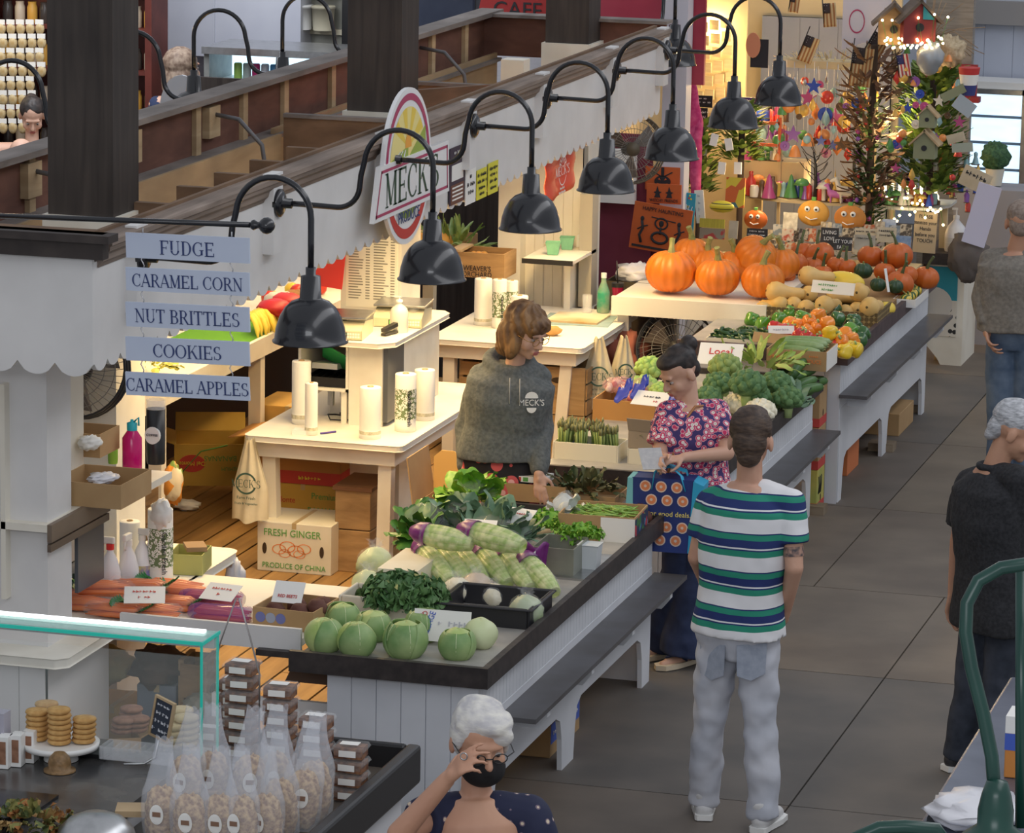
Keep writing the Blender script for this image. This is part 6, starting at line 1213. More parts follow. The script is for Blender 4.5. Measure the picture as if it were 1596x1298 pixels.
mb.add([R3@V((x,0,z))for x,z in[(-.03,.022)]+[(-.032*cos(a*pi/8),.024+.03*sin(a*pi/8))for a in range(9)]+[(.022,.022)]],[tuple(range(11))]);mb.add([R3@V((x,0,z))for x,z in[(-.024*cos(a*pi/8),-.024-.026*sin(a*pi/8))for a in range(9)]],[tuple(range(9))]);mb.build('chest_emblem',PAPER,hs_,loc=(0,0,0))
for dx in(-.02,.03):MB().tube([K['neck']+fd*.13+V((dx,0,-.03)),K['neck']+fd*.165+V((dx,0,-.15))],.003,6).build('drawstring',mat('string_grey',(.35,.35,.34),r=.8),hs_,loc=(0,0,0))
SKT=voro('floral_skirt',[(0,(.80,.42,.38)),(.2,(.62,.10,.10)),(.42,(.012,.010,.012))],12,.8,thr=True)
def g(mb):loft(mb,[(K['pel']+V((0,0,-.62)),.25,.20),(K['pel']+V((0,0,-.30)),.215,.17),(K['pel']+V((0,0,-.08)),.195,.15),(K['pel']+V((0,0,.02)),.18,.135)],lat)
garment(t,'floral_skirt',SKT,g,.01,2)
HBR=mat('wavy_brown_hair',(.10,.045,.018),(.34,.19,.08),16,.55,bump=.5,st=(1,1,.5));M=MB()
for(c,r)in[((0,-.018,.045),(.090,.104,.086)),((-.055,-.03,-.03),(.05,.07,.09)),((.055,-.03,-.03),(.045,.07,.09)),((0,-.07,-.04),(.075,.05,.09)),((-.07,.015,-.06),(.028,.04,.07)),((.07,.015,-.06),(.026,.035,.065)),((0,-.06,-.11),(.07,.045,.05)),((0,.062,.075),(.062,.035,.030)),((.02,.08,.055),(.045,.016,.022)),((-.03,.078,.055),(.03,.016,.02))]:hb(c,r,M=M,nu=24,nv=18,fn=lambda p,th,g:1+.10*sin(g*9+p.z*7)+.06*noise.noise(p*6))
M.build('hair',HBR,t,loc=(0,0,0),remesh=.006,smooth=1);ears_glasses(t,H,mat('gold_frame',(.5,.3,.1),r=.3,met=1));brows(t,hb,HBR)
SH=mat('dark_shoe',(.03,.03,.035),r=.6);sneaker(t,K['aL'],(.75,-.66,0),SH,PLB);sneaker(t,K['aR'],(.75,-.66,0),SH,PLB)
# ---- grey haired man in the black polo
Yb=1.80
J=jn(Yb,head=(1582,672),neck=(1548,728),sL=(1512,752,.10),sR=(1590,748,-.12),eL=(1494,842,.14),eR=(1592,850,-.05),wL=(1486,925,.16),wR=(1575,880,.25),pel=(1552,945),hL=(1530,960,.06),hR=(1572,962,-.03),kL=(1512,1075,.06),kR=(1556,1085,-.02),aL=(1494,1188,.10),aR=(1552,1212,-.05))
for k in('aL','aR'):J[k].z=.078
J['fL']=J['fR']=V((.6,.6,0))
t,K,H,hb,lat=person('grey haired man in a black polo shirt and dark jeans at the right edge',J,(.7,.7,0),(.95,.1,-.45),SKIN2,'m',1.0,hands={'L':{'curl':.35},'R':{'curl':.5,'d':V((1,.3,.2))}})
BKP=mat('black_pique',(.014,.015,.018),(.03,.031,.036),70,.9,bump=.2)
def g(mb):
 torso(mb,K,lat,1.03,1.05,.026,bot=-.09)
 for sd in 'LR':e=K['s'+sd].lerp(K['e'+sd],.75);mb.cap(K['neck'].lerp(K['s'+sd],.35)-V((0,0,.012)),K['s'+sd],.058,.064);mb.tube([K['s'+sd],K['s'+sd].lerp(K['e'+sd],.3),e],0,18,rs=[.064,.07,.074])
 mb.tube([K['neck']+V((.066*cos(a*pi/6),.066*sin(a*pi/6),.008))for a in range(12)],.014,8,closed=True)
garment(t,'polo_shirt',BKP,g);DJ=mat('dark_denim',(.025,.032,.048),(.05,.06,.085),14,.9,bump=.15);garment(t,'jeans',DJ,jeans(K,1,.086,.072,.068),.008,3)
sneaker(t,K['aL'],J['fL'],SH,PLW);sneaker(t,K['aR'],J['fR'],SH,PLW)
HGR=mat('silver_hair',(.30,.31,.33),(.56,.57,.60),40,.6,bump=.4,st=(1,1,3));hairball(t,H,hb,HGR,[((0,-.022,.048),(.081,.094,.080)),((0,.03,.098),(.06,.055,.028)),((0,-.07,-.01),(.06,.04,.06)),((0,-.08,-.05),(.045,.025,.03))]);brows(t,hb,HGR)
p=AY(1480,905,Yb+.30);tag(MB().box(tuple(p+V((.02,.05,0))),(.05,.16,.30),0,rz=.2).build('paper_bag',mat('white_paper_bag',(.68,.66,.62),r=.7)),'white paper bag hanging beside the man in the black polo','bag')
# ---- man in the grey shirt, far right
Yb=7.2
J=jn(Yb,head=(1592,347),neck=(1582,392),sL=(1545,405),sR=(1628,405),eL=(1528,462,-.03),eR=(1640,470),wL=(1537,512,-.10),wR=(1640,520,-.1),pel=(1582,515),hL=(1562,525),hR=(1602,525),kL=(1560,625),kR=(1602,630),aL=(1560,722),aR=(1602,730))
for k in('aL','aR'):J[k].z=.078
J['fL']=J['fR']=V((-.1,1,0))
t,K,H,hb,lat=person('man seen from behind in a grey long-sleeved shirt, brown belt and blue jeans',J,(0,1,0),(-.1,1,-.1),SKIN2,hands={'L':{'curl':.4},'R':{'curl':.4}})
GSH=mat('grey_shirt',(.17,.155,.135),(.24,.22,.19),50,.9,bump=.2)
def g(mb):
 torso(mb,K,lat,1.05,1.05,.028,bot=.02,waist=.01)
 for sd in 'LR':mb.cap(K['neck'].lerp(K['s'+sd],.35)-V((0,0,.012)),K['s'+sd],.056,.066);mb.cap(K['s'+sd],K['e'+sd],.066,.056);mb.tube([K['e'+sd],K['e'+sd].lerp(K['w'+sd],.85)],0,16,rs=[.056,.045])
garment(t,'grey_shirt',GSH,g);BJ=mat('blue_denim',(.06,.10,.17),(.13,.18,.26),9,.9,bump=.15);garment(t,'jeans',BJ,jeans(K,1.05,.092,.075,.07),.008,3)
def g(mb):loft(mb,[(K['pel']+V((0,0,.015)),.186,.145),(K['pel']+V((0,0,.05)),.184,.143)],lat)
mb=MB();g(mb);mb.build('belt',mat('brown_leather',(.05,.025,.015),r=.35),t,loc=(0,0,0));hairball(t,H,hb,mat('short_grey_brown_hair',(.20,.15,.12),(.32,.26,.22),50,.7),[((0,-.016,.046),(.079,.092,.078)),((0,-.06,-.01),(.062,.04,.06))])
sneaker(t,K['aL'],J['fL'],SH,PLB);sneaker(t,K['aR'],J['fR'],SH,PLB)
# ---- older woman in a black mask, foreground
Dp=11.75;R_=AD(745,1150,Dp);Yb=R_.y
def jd(x,y,d=0):return AY(x,y,Yb+d)
J=dict(head=jd(748,1154),neck=jd(742,1240,.02),sR=jd(672,1268,-.02),sL=jd(826,1270,.04),eR=jd(628,1268,-.22),wR=jd(697,1214,-.20),eL=jd(850,1390,.02),wL=jd(842,1470,-.08),pel=jd(755,1500),hR=jd(728,1510),hL=jd(785,1510))
J['eR']=jd(622,1300,-.20);J['sR']=jd(674,1270,-.02)
for sd,dx in(('R',-.08),('L',.08)):hp_=J['pel'];J['k'+sd]=V((hp_.x+dx,hp_.y,.48));J['a'+sd]=V((hp_.x+dx,hp_.y,.078))
t,K,H,hb,lat=person('silver haired woman in a black face mask and glasses, hand raised to her cheek',J,(.35,-.93,0),(.52,-.80,-.30),SKIN2,'f',1.0,hands={'R':{'d':V((.62,-.25,.72)),'pn':(.6,.6,-.35),'th':(0,-.3,1),'cu':[.25,.45,.6,.65]},'L':{'curl':.3}})
MSK=voro('navy_print_top',[(0,(.60,.50,.38)),(.16,(.16,.12,.16)),(.24,(.012,.016,.05))],26,.8,thr=True,rand=.2)
def g(mb):
 P_,N_=K['pel'],K['neck'];loft(mb,[(P_+V((0,0,-.05)),.20,.15),(P_.lerp(N_,.3),.18,.14),(P_.lerp(N_,.62),.19,.145),(P_.lerp(N_,.76),.185,.125)],lat)
 for sd,s_ in(('L',1),('R',-1)):mb.cap(K['neck'].lerp(K['s'+sd],.42)-V((0,0,.018)),K['s'+sd]-V((0,0,.005)),.060,.068);mb.tube([K['s'+sd],K['s'+sd].lerp(K['e'+sd],.35)],0,16,rs=[.066,.07])
garment(t,'print_top',MSK,g);garment(t,'trousers',mat('black_trousers',(.02,.02,.025),r=.9),jeans(K,1,.09,.075,.07),.009,3);sneaker(t,K['aL'],(.3,-1,0),SH,PLB);sneaker(t,K['aR'],(.3,-1,0),SH,PLB)
M=MB();hb((0,.050,-.055),(.066,.066,.056),M=M,nu=24,nv=16);hb((0,.075,-.040),(.030,.045,.036),M=M);M.build('face_mask',mat('black_cloth_mask',(.008,.007,.008),r=.85),t,loc=(0,0,0),remesh=.005,smooth=3)
HSV=mat('silver_blonde_hair',(.50,.49,.50),(.72,.70,.64),24,.6,bump=.4,st=(1,1,2));hairball(t,H,hb,HSV,[((0,-.018,.046),(.081,.094,.080)),((-.02,.030,.080),(.062,.058,.034)),((0,-.065,-.02),(.066,.045,.07)),((-.070,-.01,.005),(.016,.05,.055)),((.070,-.01,.015),(.014,.045,.045)),((-.045,.070,.052),(.030,.018,.030)),((0,-.07,-.07),(.05,.03,.03))]);ears_glasses(t,H,PLB)
MB().tube([K['wR']+V((.06,-.03,.085))+V((.011*cos(a*pi/5),0,.011*sin(a*pi/5)))for a in range(10)],.0022,6,closed=True).build('ring',STEEL,t,loc=(0,0,0))
# ---- people across the other aisle, seen over the roof boards
def stander(label,x,y,X,f,hf,skin,top,hair,hparts,sex='f',b=1.0,sleeves=False):
 hd=AX(x,y,X);z=hd.z;g0=V((hd.x,hd.y,0));f=V(f).normalized();l=f.cross(V((0,0,1))).normalized();s=(z+.12)/1.68
 def q(a,zz,d=0):return g0+l*a+f*d+V((0,0,zz))
 J=dict(head=hd,neck=q(0,z-.20),sR=q(.18*b,z-.25),sL=q(-.18*b,z-.25),eR=q(.22*b,z-.52),eL=q(-.22*b,z-.52),wR=q(.18,z-.62,.22),wL=q(-.18,z-.62,.22),pel=q(0,z-.68),hR=q(.08,z-.72),hL=q(-.08,z-.72),kR=q(.09,.46),kL=q(-.09,.46),aR=q(.09,.078),aL=q(-.09,.078))
 t,K,H,hb,lat=person(label,J,f,hf,skin,sex,s,bulk=b)
 def g(mb):
  P_,N_=K['pel'],K['neck']
  if sleeves:torso(mb,K,lat,s,b,.02);[mb.cap(K['s'+sd],K['s'+sd].lerp(K['e'+sd],.8),.065,.06)for sd in 'LR']
  else:
   loft(mb,[(P_+V((0,0,-.05)),.20*b,.15*b),(P_.lerp(N_,.3),.18*b,.14*b),(P_.lerp(N_,.66),.182*b,.135*b)],lat)
   for sx in(-1,1):mb.tube([P_.lerp(N_,.62)+lat*(sx*.10*b)+f*.10,P_.lerp(N_,.88)+lat*(sx*.10)+f*.07,P_.lerp(N_,1.0)+lat*(sx*.10)-f*.0,P_.lerp(N_,.6)+lat*(sx*.10)-f*.11],.018,8)
 garment(t,'top',top,g);garment(t,'trousers',BJ,jeans(K,s,.09,.075,.07,b=b),.01,3);hairball(t,H,hb,hair,hparts);return t
stander('woman in a black tank top with tied dark hair behind the roof boards, left edge',50,180,-6.3,(.5,-.86,0),(.35,-.7,-.6),SKIN,mat('black_tank',(.01,.01,.012),r=.9),HBK,[((0,-.02,.045),(.082,.092,.08)),((0,-.10,.05),(.04,.04,.04))],b=1.35)
stander('bald elderly person whose head top shows below the woman in the tank top',34,243,-5.9,(0,1,0),(0,1,0),SKIN,PAPER,mat('thin_white_hair',(.6,.52,.48),r=.7),[((0,-.05,-.01),(.07,.06,.05))],'m',sleeves=True)
stander('blonde brown haired woman turned away, behind the far lamps',286,108,-5.3,(-.3,1,0),(.3,1,0),SKIN,NVD,mat('ash_brown_hair',(.16,.10,.07),(.36,.27,.2),30,.6),[((0,-.03,.04),(.09,.10,.085)),((0,-.06,-.06),(.09,.07,.11)),((.05,0,-.06),(.04,.06,.1)),((-.05,0,-.06),(.04,.06,.1))],sleeves=True)
# ================================================================ CANDY STALL IN THE FOREGROUND
cc0=thing('candy_counter','dark topped candy counter in the foreground holding cookies','counter',(-1.6,-2.9,0))
MARB=mat('dark_marble',(.045,.045,.048),(.10,.095,.09),6,.25)
MB().bx(-1.4,1.2,-.9,.68,.96,1.0).build('counter_top',MARB,cc0,loc=(0,0,0));MB().bx(-1.35,1.18,-.85,.62,0,.96).build('cabinet_body',mat('white_body',(.6,.6,.62),r=.6),cc0,loc=(0,0,0))
MB().bx(.35,.95,-.60,.10,1.001,1.012).build('black_recess',mat('black_glossy',(.01,.01,.012),r=.15),cc0,loc=(0,0,0))
tc=thing('display_tray','large black edged tray of candy boxes and popcorn bags in the foreground','tray',(.0,-2.6,0))
MB().bx(-.38,.30,-.9,.72,.90,.93).build('tray_floor',mat('tray_floor',(.16,.13,.10),(.07,.065,.06),4,.35),tc,loc=(0,0,0))
MB().bx(.27,.32,-.9,.75,.88,1.02).bx(-.38,.27,.72,.75,.88,1.02).build('tray_rim',mat('black_rim_gloss',(.018,.018,.02),r=.35),tc,loc=(0,0,0),bevel=.012)
MB().bx(-.36,.27,-.85,.68,0,.88).build('tray_base',mat('white_body',(.6,.6,.62)),tc,loc=(0,0,0))
# glass guard
gc_=thing('glass_case','glass sneeze guard with green edges and a light strip on top','glass case',(-1.2,-2.28,1.002));GE=mat('glass_edge_green',(.02,.42,.33),r=.2,emit=.25,ec=(.02,.5,.4));GT_=mat('tinted_glass',(.45,.75,.68),r=.05,alpha=.42)
MB().bx(-1.4,.895,-.085,.075,.448,.457).build('top_glass',GT_,gc_,loc=(0,0,0));MB().bx(-1.4,.90,-.092,-.085,.446,.458).bx(.895,.90,-.085,.08,.446,.458).build('top_edge',GE,gc_,loc=(0,0,0))
MB().bx(.889,.894,-.078,.07,0,.447).build('side_glass',GLASS,gc_,loc=(0,0,0));MB().bx(.888,.896,-.086,-.079,0,.447).bx(.888,.896,.07,.076,0,.447).build('side_edge',GE,gc_,loc=(0,0,0))
MB().bx(-1.4,.86,.025,.05,.458,.466).build('led_strip',mat('led_white',(1,1,1),emit=2.2,ec=(.95,1,1)),gc_,loc=(0,0,0));MB().bx(-1.4,.888,.05,.07,.40,.445).build('top_rail',mat('alu_rail',(.5,.52,.52),r=.35,met=.7),gc_,loc=(0,0,0))
MB().bx(-1.4,.888,-.072,-.068,.02,.40).build('front_glass',mat('clear_front',(.9,1,.98),r=.02,alpha=.07),gc_,loc=(0,0,0))
ck=W(95,1158,1.06);cs_=thing('cake_plate','white cake plate on a low foot holding stacks of cookies','plate',(ck.x,ck.y,1.002));MB().lathe([(.06,0),(.055,.04),(.13,.045),(.134,.065),(.12,.062),(.0,.06)],n=36).build('plate',PLW,cs_,loc=(0,0,0))
COOK=mat('cookie_tan',(.62,.38,.14),(.48,.26,.08),40,.8,bump=.2);CHOC=mat('cookie_cocoa',(.20,.09,.05),(.30,.15,.09),40,.8,bump=.2);LITE=mat('cookie_pale',(.74,.62,.38),(.64,.50,.28),40,.8)
def cookie(label,p,m,r=.042,h=.017,g=None,rot=(0,0,0)):t=MB().lathe([(r*.85,0),(r,h*.4),(r*.93,h*.85),(r*.5,h),(0,h)],n=18).build('cookie',m,None,loc=tuple(p),rot=rot);return tag(t,label,'cookie',g)
for(x,y,n,l)in[(93,1158,7,'tallest stack in front'),(131,1156,5,'right stack'),(58,1152,6,'left stack'),(72,1140,6,'rear stack')]:
 p=W(x,y,1.066)
 for k in range(n):cookie('round tan cookie in the %s on the cake plate'%l,(p.x+random.uniform(-.003,.003),p.y,1.067+.018*k),COOK,g='cookies in the '+l)
for i,(x,y,n)in enumerate([(190,1160,3),(212,1158,3),(200,1150,4)]):
 p=W(x,y,1.0)
 for k in range(n):cookie('cocoa brown cookie in the heap behind the clear tray',(p.x+.004*k,p.y,1.045+.018*k),CHOC,g='cocoa cookies')
for i,(x,y,n)in enumerate([(268,1175,5),(290,1172,6),(282,1160,6)]):
 p=W(x,y,1.0)
 for k in range(n):cookie('thick pale cookie in the heap right of the chalkboard',(p.x,p.y,1.003+.022*k),LITE,.046,.021,'pale cookies')
tag(MB().bx(-.92,-.68,-2.33,-2.24,1.001,1.045).build('cookie_riser',PLB),'low black riser under the cocoa cookies','riser')
p=W(220,1188,1.0);cl_=thing('clear_tray','clear ridged plastic cookie tray lying in front of the cocoa cookies','tray',(p.x,p.y,1.013));mb=MB();openbox(mb,.27,.10,.045,.003)
for k in range(9):mb.bx(-.12+.03*k,-.117+.03*k,-.047,.047,.003,.04)
mb.build('tray',CLEAR,cl_,loc=(0,0,0))
p=W(240,1198,1.0);ch=thing('chalkboard_sign','small wooden framed chalkboard on a wire stem among the cookies','sign',(p.x,p.y,1.013),rot=(0,.22,-.35));mb=MB()
for q_ in((-.045,-.037,.10,.25),(.037,.045,.10,.25)):mb.bx(q_[0],q_[1],-.006,.006,q_[2],q_[3])
mb.bx(-.037,.037,-.006,.006,.10,.108).bx(-.037,.037,-.006,.006,.242,.25);mb.build('frame',PINE,ch,loc=(0,0,0));MB().bx(-.037,.037,-.002,.004,.108,.242).build('board',mat('slate',(.03,.04,.06),r=.8),ch,loc=(0,0,0))
for k,s_ in enumerate(('SOFT','CAKE','COOKIE','$ .75')):text(s_,.024,(0,-.003,.222-.03*k),FY,mat('chalk',(.6,.62,.66),r=.9),ch)
MB().tube([(0,0,.11),(0,0,.03),(-.02,-.03,.004),(-.06,-.09,.0)],.004,8).build('wire_stem',STEEL,ch,loc=(0,0,0))
p=W(93,1202,1.0);tag(MB().lathe([(.055,0),(.055,.006),(.038,.008),(.04,.03),(.034,.05),(.02,.065),(0,.07)],n=20,c=(p.x,p.y,1.002)).build('honey_pot',mat('beeswax_brown',(.16,.09,.03),(.26,.15,.06),60,.5,bump=.3)),'small brown beehive shaped ornament on the dark marble','ornament')
for k,(x,y)in enumerate([(8,1195),(28,1192),(48,1186)]):
 p=W(x,y,1.0);t=thing('gift_box',['white window box at the left edge, leftmost','white window box at the left edge, middle','white window box beside the cake plate'][k],'box',(p.x,p.y,1.002),.1);MB().bx(-.02,.02,-.03,.03,0,.11).build('box',PLW,t,loc=(0,0,0));MB().bx(-.012,.012,-.032,-.03,.015,.095).build('window',CHOC,t,loc=(0,0,0))
p=W(5,1135,1.12);tag(MB().box(tuple(p+V((-.03,0,0))),(.09,.06,.12)).bx(p.x-.05,p.x,p.y-.01,p.y+.02,1.0,1.06).build('gift_box',mat('grey_lilac_box',(.42,.41,.48),r=.6)),'grey lilac box standing above the white window boxes','box')
t=leafball('garland of dried orange and green autumn leaves at the bottom left',tuple(W(45,1285,1.01)),(.20,.09,.06),120,voro('autumn_leaves',[(0,(.20,.19,.05)),(.35,(.30,.12,.03)),(.6,(.10,.13,.04)),(.8,(.35,.22,.08))],30,.8),'autumn_garland','garland',.012,.05,.02)
p=W(150,1310,1.0);tag(MB().lathe([(.13,0),(.13,.01),(.12,.04),(.09,.07),(.05,.088),(0,.092)],n=36,c=(p.x,p.y,1.002)).build('dish_cover',STEEL),'polished metal dish cover at the bottom left edge','cover')
tag(MB().box(tuple(W(212,1262,1.02)),(.13,.10,.02),0,rz=.3).build('wooden_board',PINE),'small pale wooden board beside the popcorn bags','board')
# candy boxes
def candybox0():
 t=thing('candy_box','x','candy box',(0,0,0));mb=MB();mb.lathe([(.062,.0),(.075,.030),(.082,.032),(.082,.036),(.072,.048),(.0,.048)],n=4,smooth=False,mx=Matrix.Diagonal((1,.8,1,1))@Matrix.Rotation(pi/4,4,'Z'));mb.build('clear_box',mat('box_plastic',(.9,.9,.9),r=.08,alpha=.13),t,loc=(0,0,0))
 MB().bx(-.050,.050,-.038,.038,.003,.040).build('brittle',mat('candy_brown',(.10,.035,.02),(.28,.13,.06),60,.4,bump=.4),t,loc=(0,0,0));MB().bx(-.035,.03,-.02,.02,.0485,.0492).build('top_label',PAPER,t,loc=(0,0,0));MB().bx(-.03,.03,-.0475,-.0465,.012,.034).build('front_label',PAPER,t,loc=(0,0,0));return t
cb0=None;sn_=['at the right end of the tray, darkest candy','second from the right','third from the right, behind the popcorn bags','under the tall wire handle','behind the handle stack, at the left','low, beside the glass side']
for si,(x,yb,n,dy)in enumerate([(553,1246,4,0),(492,1244,6,0),(436,1215,7,0),(377,1200,8,0),(362,1185,6,.1),(327,1195,3,0)]):
 p=W(x,yb,.931)
 for k in range(n):
  l=['bottom','second','third','fourth','fifth','sixth','seventh','eighth'][k]+' clear candy box of the stack '+sn_[si];a_=(min(p.x,.20),min(p.y+dy,-1.95),.9315+.0495*k)
  if cb0 is None:cb0=candybox0();cb0.location=a_;cb0['label']=l;cb0['group']='clear candy boxes'
  else:dup(cb0,a_,random.uniform(-.08,.08),l,'clear candy boxes')
pw_=W(377,1200,.931);mb=MB();tag(mb.tube([(pw_.x-.085,pw_.y-.06,1.30),(pw_.x-.06,pw_.y-.055,1.40),(pw_.x-.005,pw_.y-.05,1.56),(pw_.x+.005,pw_.y-.05,1.56),(pw_.x+.05,pw_.y-.055,1.42),(pw_.x+.085,pw_.y-.06,1.30),(pw_.x+.085,pw_.y-.06,.932)],.006,8,flat=.4).build('wire_hoop',mat('pewter_wire',(.30,.28,.27),r=.4,met=.6)),'tall flat wire handle rising before the candy box stack','handle')
# popcorn bags
POPC=mat('caramel_corn',(.26,.12,.035),(.66,.45,.22),60,.6,bump=.8,lo=.38,hi=.62)
def popbag0():
 t=thing('popcorn_bag','x','popcorn bag',(0,0,0));mb=MB();mb.ball((0,0,.098),(.056,.038,.098),30,22,0,None,lambda p,th,g:(1+.22*min(1,abs(cos(th)))*sin(th))*(1+.10*noise.noise(p*4)+.10*noise.noise(p*11)));mb.build('caramel_corn',POPC,t,loc=(0,0,0));mb=MB()
 def fn(u,v):
  g=2*pi*u;k=1-max(0,v-.5)*1.1;w_=.063*(.9+.2*sin(pi*min(v*1.3,1)))*max(.52,k)+.003*sin(g*5+v*13);d=.043*max(.03,1-max(0,v-.35)*1.55);return V((w_*cos(g)+.02*max(0,v-.5),d*sin(g),.36*v+.012*sin(g*3)*v))
 mb.grid(fn,24,14);mb.build('clear_bag',mat('popcorn_bag_film',(.90,.93,1),(.8,.85,.92),14,.12,alpha=.27,bump=.6),t,loc=(0,0,0));c=MB();c.add([(0+.024*cos(a*pi/9),-.0455-.002*abs(cos(a*pi/9)),.115+.034*sin(a*pi/9))for a in range(18)],[tuple(range(18))]);c.build('oval_label',PAPER,t,loc=(0,0,0));MB().bx(-.014,.014,-.0485,-.0478,.108,.124).build('label_print',mat('label_brown',(.25,.14,.09),r=.7),t,loc=(0,0,0));return t
pb0=None;pn_=['front row, leftmost','front row, second','front row, third','front row, fourth','front row, rightmost','second row, right of the front ones','second row, beside the candy boxes','at the right end, by the tray edge','rear row, leftmost','rear row, second','rear row, third','rear row, rightmost']
for i,(x,y)in enumerate([(252,1318),(297,1330),(343,1330),(377,1335),(415,1330),(440,1305),(467,1292),(490,1278),(285,1268),(335,1262),(385,1268),(425,1262)]):
 p=W(x,y,.932);rot=(random.uniform(-.08,.08),random.uniform(-.06,.10),random.uniform(-.3,.5));z=.936 if p.x>-.40 else 1.014;l='clear bag of caramel popcorn, '+pn_[i]
 if pb0 is None:pb0=popbag0();pb0.location=(p.x,p.y,z);pb0['label']=l;pb0['group']='popcorn bags'
 else:dup(pb0,(p.x,p.y,z),label=l,rot=rot)
 # ================================================================ SIDE COUNTER, SHELF AND TABLE SMALL THINGS
def on8(x,y,z=.801):return W(x,y,z)
p=on8(93,918);t=thing('food_container','grey clear food container with a black lid beside the column','container',(p.x,p.y+.05,.802));MB().lathe([(.07,0),(.085,.12)],n=4,smooth=False,mx=Matrix.Rotation(pi/4,4,'Z')).build('tub',mat('grey_clear',(.3,.31,.33),r=.3),t,loc=(0,0,0));MB().box((0,0,.13),(.135,.135,.02)).build('lid',PLB,t,loc=(0,0,0),bevel=.005);MB().box((0,-.0595,.05),(.06,.004,.06)).build('label',INK,t,loc=(0,0,0))
def wad(name,label,cat,p,r,m,sc=4,a=.45,seed=0):return tag(lump(MB(),tuple(p),r,0,sc,a,20,14,seed=seed).build(name,m),label,cat)
wad('plastic_bag','crumpled white plastic bag behind the green pot','bag',on8(122,885)+V((0,.10,.10)),(.085,.07,.10),mat('bag_white',(.72,.72,.76),r=.35));wad('plastic_bag','pink and clear plastic bag under the shelf','bag',on8(125,872)+V((.0,.25,.17)),(.10,.08,.07),mat('pink_bag',(.7,.25,.4),(.75,.7,.75),9,.3,lo=.45,hi=.55),seed=4)
p=on8(118,915);tag(MB().lathe([(.035,0),(.045,.07),(.04,.07),(.035,.02),(0,.02)],tuple(p),16).build('pot',mat('dark_green_pot',(.04,.07,.05),r=.4)),'small dark green pot on the side counter','pot')
p=on8(147,918);tag(MB().lathe([(.035,0),(.038,.03),(.032,.09),(.022,.12),(.022,.14)],tuple(p),16).build('glass_jar',mat('amber_jar',(.5,.42,.28),r=.15,alpha=.6)),'ribbed amber glass jar left of the first spray bottle','jar')
def spray(label,p,trig,rz=0,lab=None):
 t=thing('spray_bottle',label,'spray bottle',tuple(p),rz);MB().lathe([(.04,0),(.045,.01),(.045,.08),(.03,.14),(.014,.17),(.014,.185)],n=20).build('bottle',mat('milky',(.82,.82,.84),r=.3),t,loc=(0,0,0));MB().lathe([(.017,.18),(.017,.205)],n=12).build('collar',trig,t,loc=(0,0,0));MB().bx(-.045,.02,-.01,.01,.205,.235).build('spray_head',PLW,t,loc=(0,0,0),bevel=.005);MB().tube([(-.03,0,.21),(-.038,0,.185),(-.032,0,.165)],.005,6).build('trigger',trig,t,loc=(0,0,0))
 if lab:MB().lathe([(.0455,.03),(.0455,.075)],n=20,cap=False).build('label',lab,t,loc=(0,0,0))
 return t
spray('white spray bottle with a red trigger on the side counter',on8(172,920),REDP);spray('white spray bottle with a white head right of the paper roll',on8(222,905),PLW,2.8,mat('blue_yellow_label',(.1,.1,.45),(.7,.6,.2),30,.4));spray('second white bottle at the foot of the paper roll',on8(203,912)+V((.0,-.02,0)),PLW,1.5)
roll('white paper towel roll between the spray bottles',tuple(on8(196,900)+V((0,.05,.001))),.045,.24,2);t=roll('large bag roll in dark print on the side counter',tuple(on8(250,905)),.055,.32,1)
p=on8(290,892);t=thing('paper_basket','yellow green cardboard tray holding a brown wallet','tray',(p.x,p.y+.05,.802),.15);openbox(mb:=MB(),.15,.20,.09,.004);mb.build('tray',mat('lime_card',(.42,.42,.14),r=.7),t,loc=(0,0,0));tag(MB().box((p.x+.02,p.y+.06,.905),(.09,.12,.02),0,rz=.5).build('wallet',mat('leather_tan',(.32,.20,.10),r=.5)),'tan wallet lying on the yellow green tray','wallet')
zz=zs+.001
def sb(label,x,y,w_,d,h,dz=0,dx=0):p=W(x,y,zz);return carton(label,(p.x+dx,p.y+d/2,zz+dz),w_,d,h,CARD)
sb('long open cardboard box at the front of the wall shelf',135,790,.30,.34,.10);sb('small open cardboard box on the long one',118,748,.24,.22,.10,.102,-.01)
wad('paper_wad','crumpled pale paper in the small open cardboard box','paper',W(140,690,zz+.18),(.05,.05,.03),PAPER);wad('paper_wad','crumpled plastic in the long open cardboard box','plastic',W(160,745,zz+.09),(.06,.08,.02),mat('bag_white',(.72,.72,.76)))
p=W(206,738,zz);t=thing('drink_bottle','bright pink drink bottle with a teal cap on the wall shelf','bottle',tuple(p));PK=mat('hot_pink',(.62,.005,.16),(.5,.003,.12),3,.2);MB().lathe([(.038,0),(.042,.01),(.042,.155),(.022,.185),(.02,.19)],n=22).build('bottle',PK,t,loc=(0,0,0));MB().lathe([(.022,.188),(.022,.22),(.008,.225),(.006,.235)],n=16).build('cap',TEAL,t,loc=(0,0,0));MB().tube([(.01,0,.225),(.03,0,.245),(.03,0,.21)],.005,8).build('cap_loop',TEAL,t,loc=(0,0,0))
p=W(176,722,zz);tag(MB().lathe([(.02,0),(.022,.02),(.022,.07),(.014,.085)],tuple(p),14).build('lotion_tube',mat('lime_tube',(.25,.5,.05),r=.4)),'small lime green tube on the wall shelf','tube')
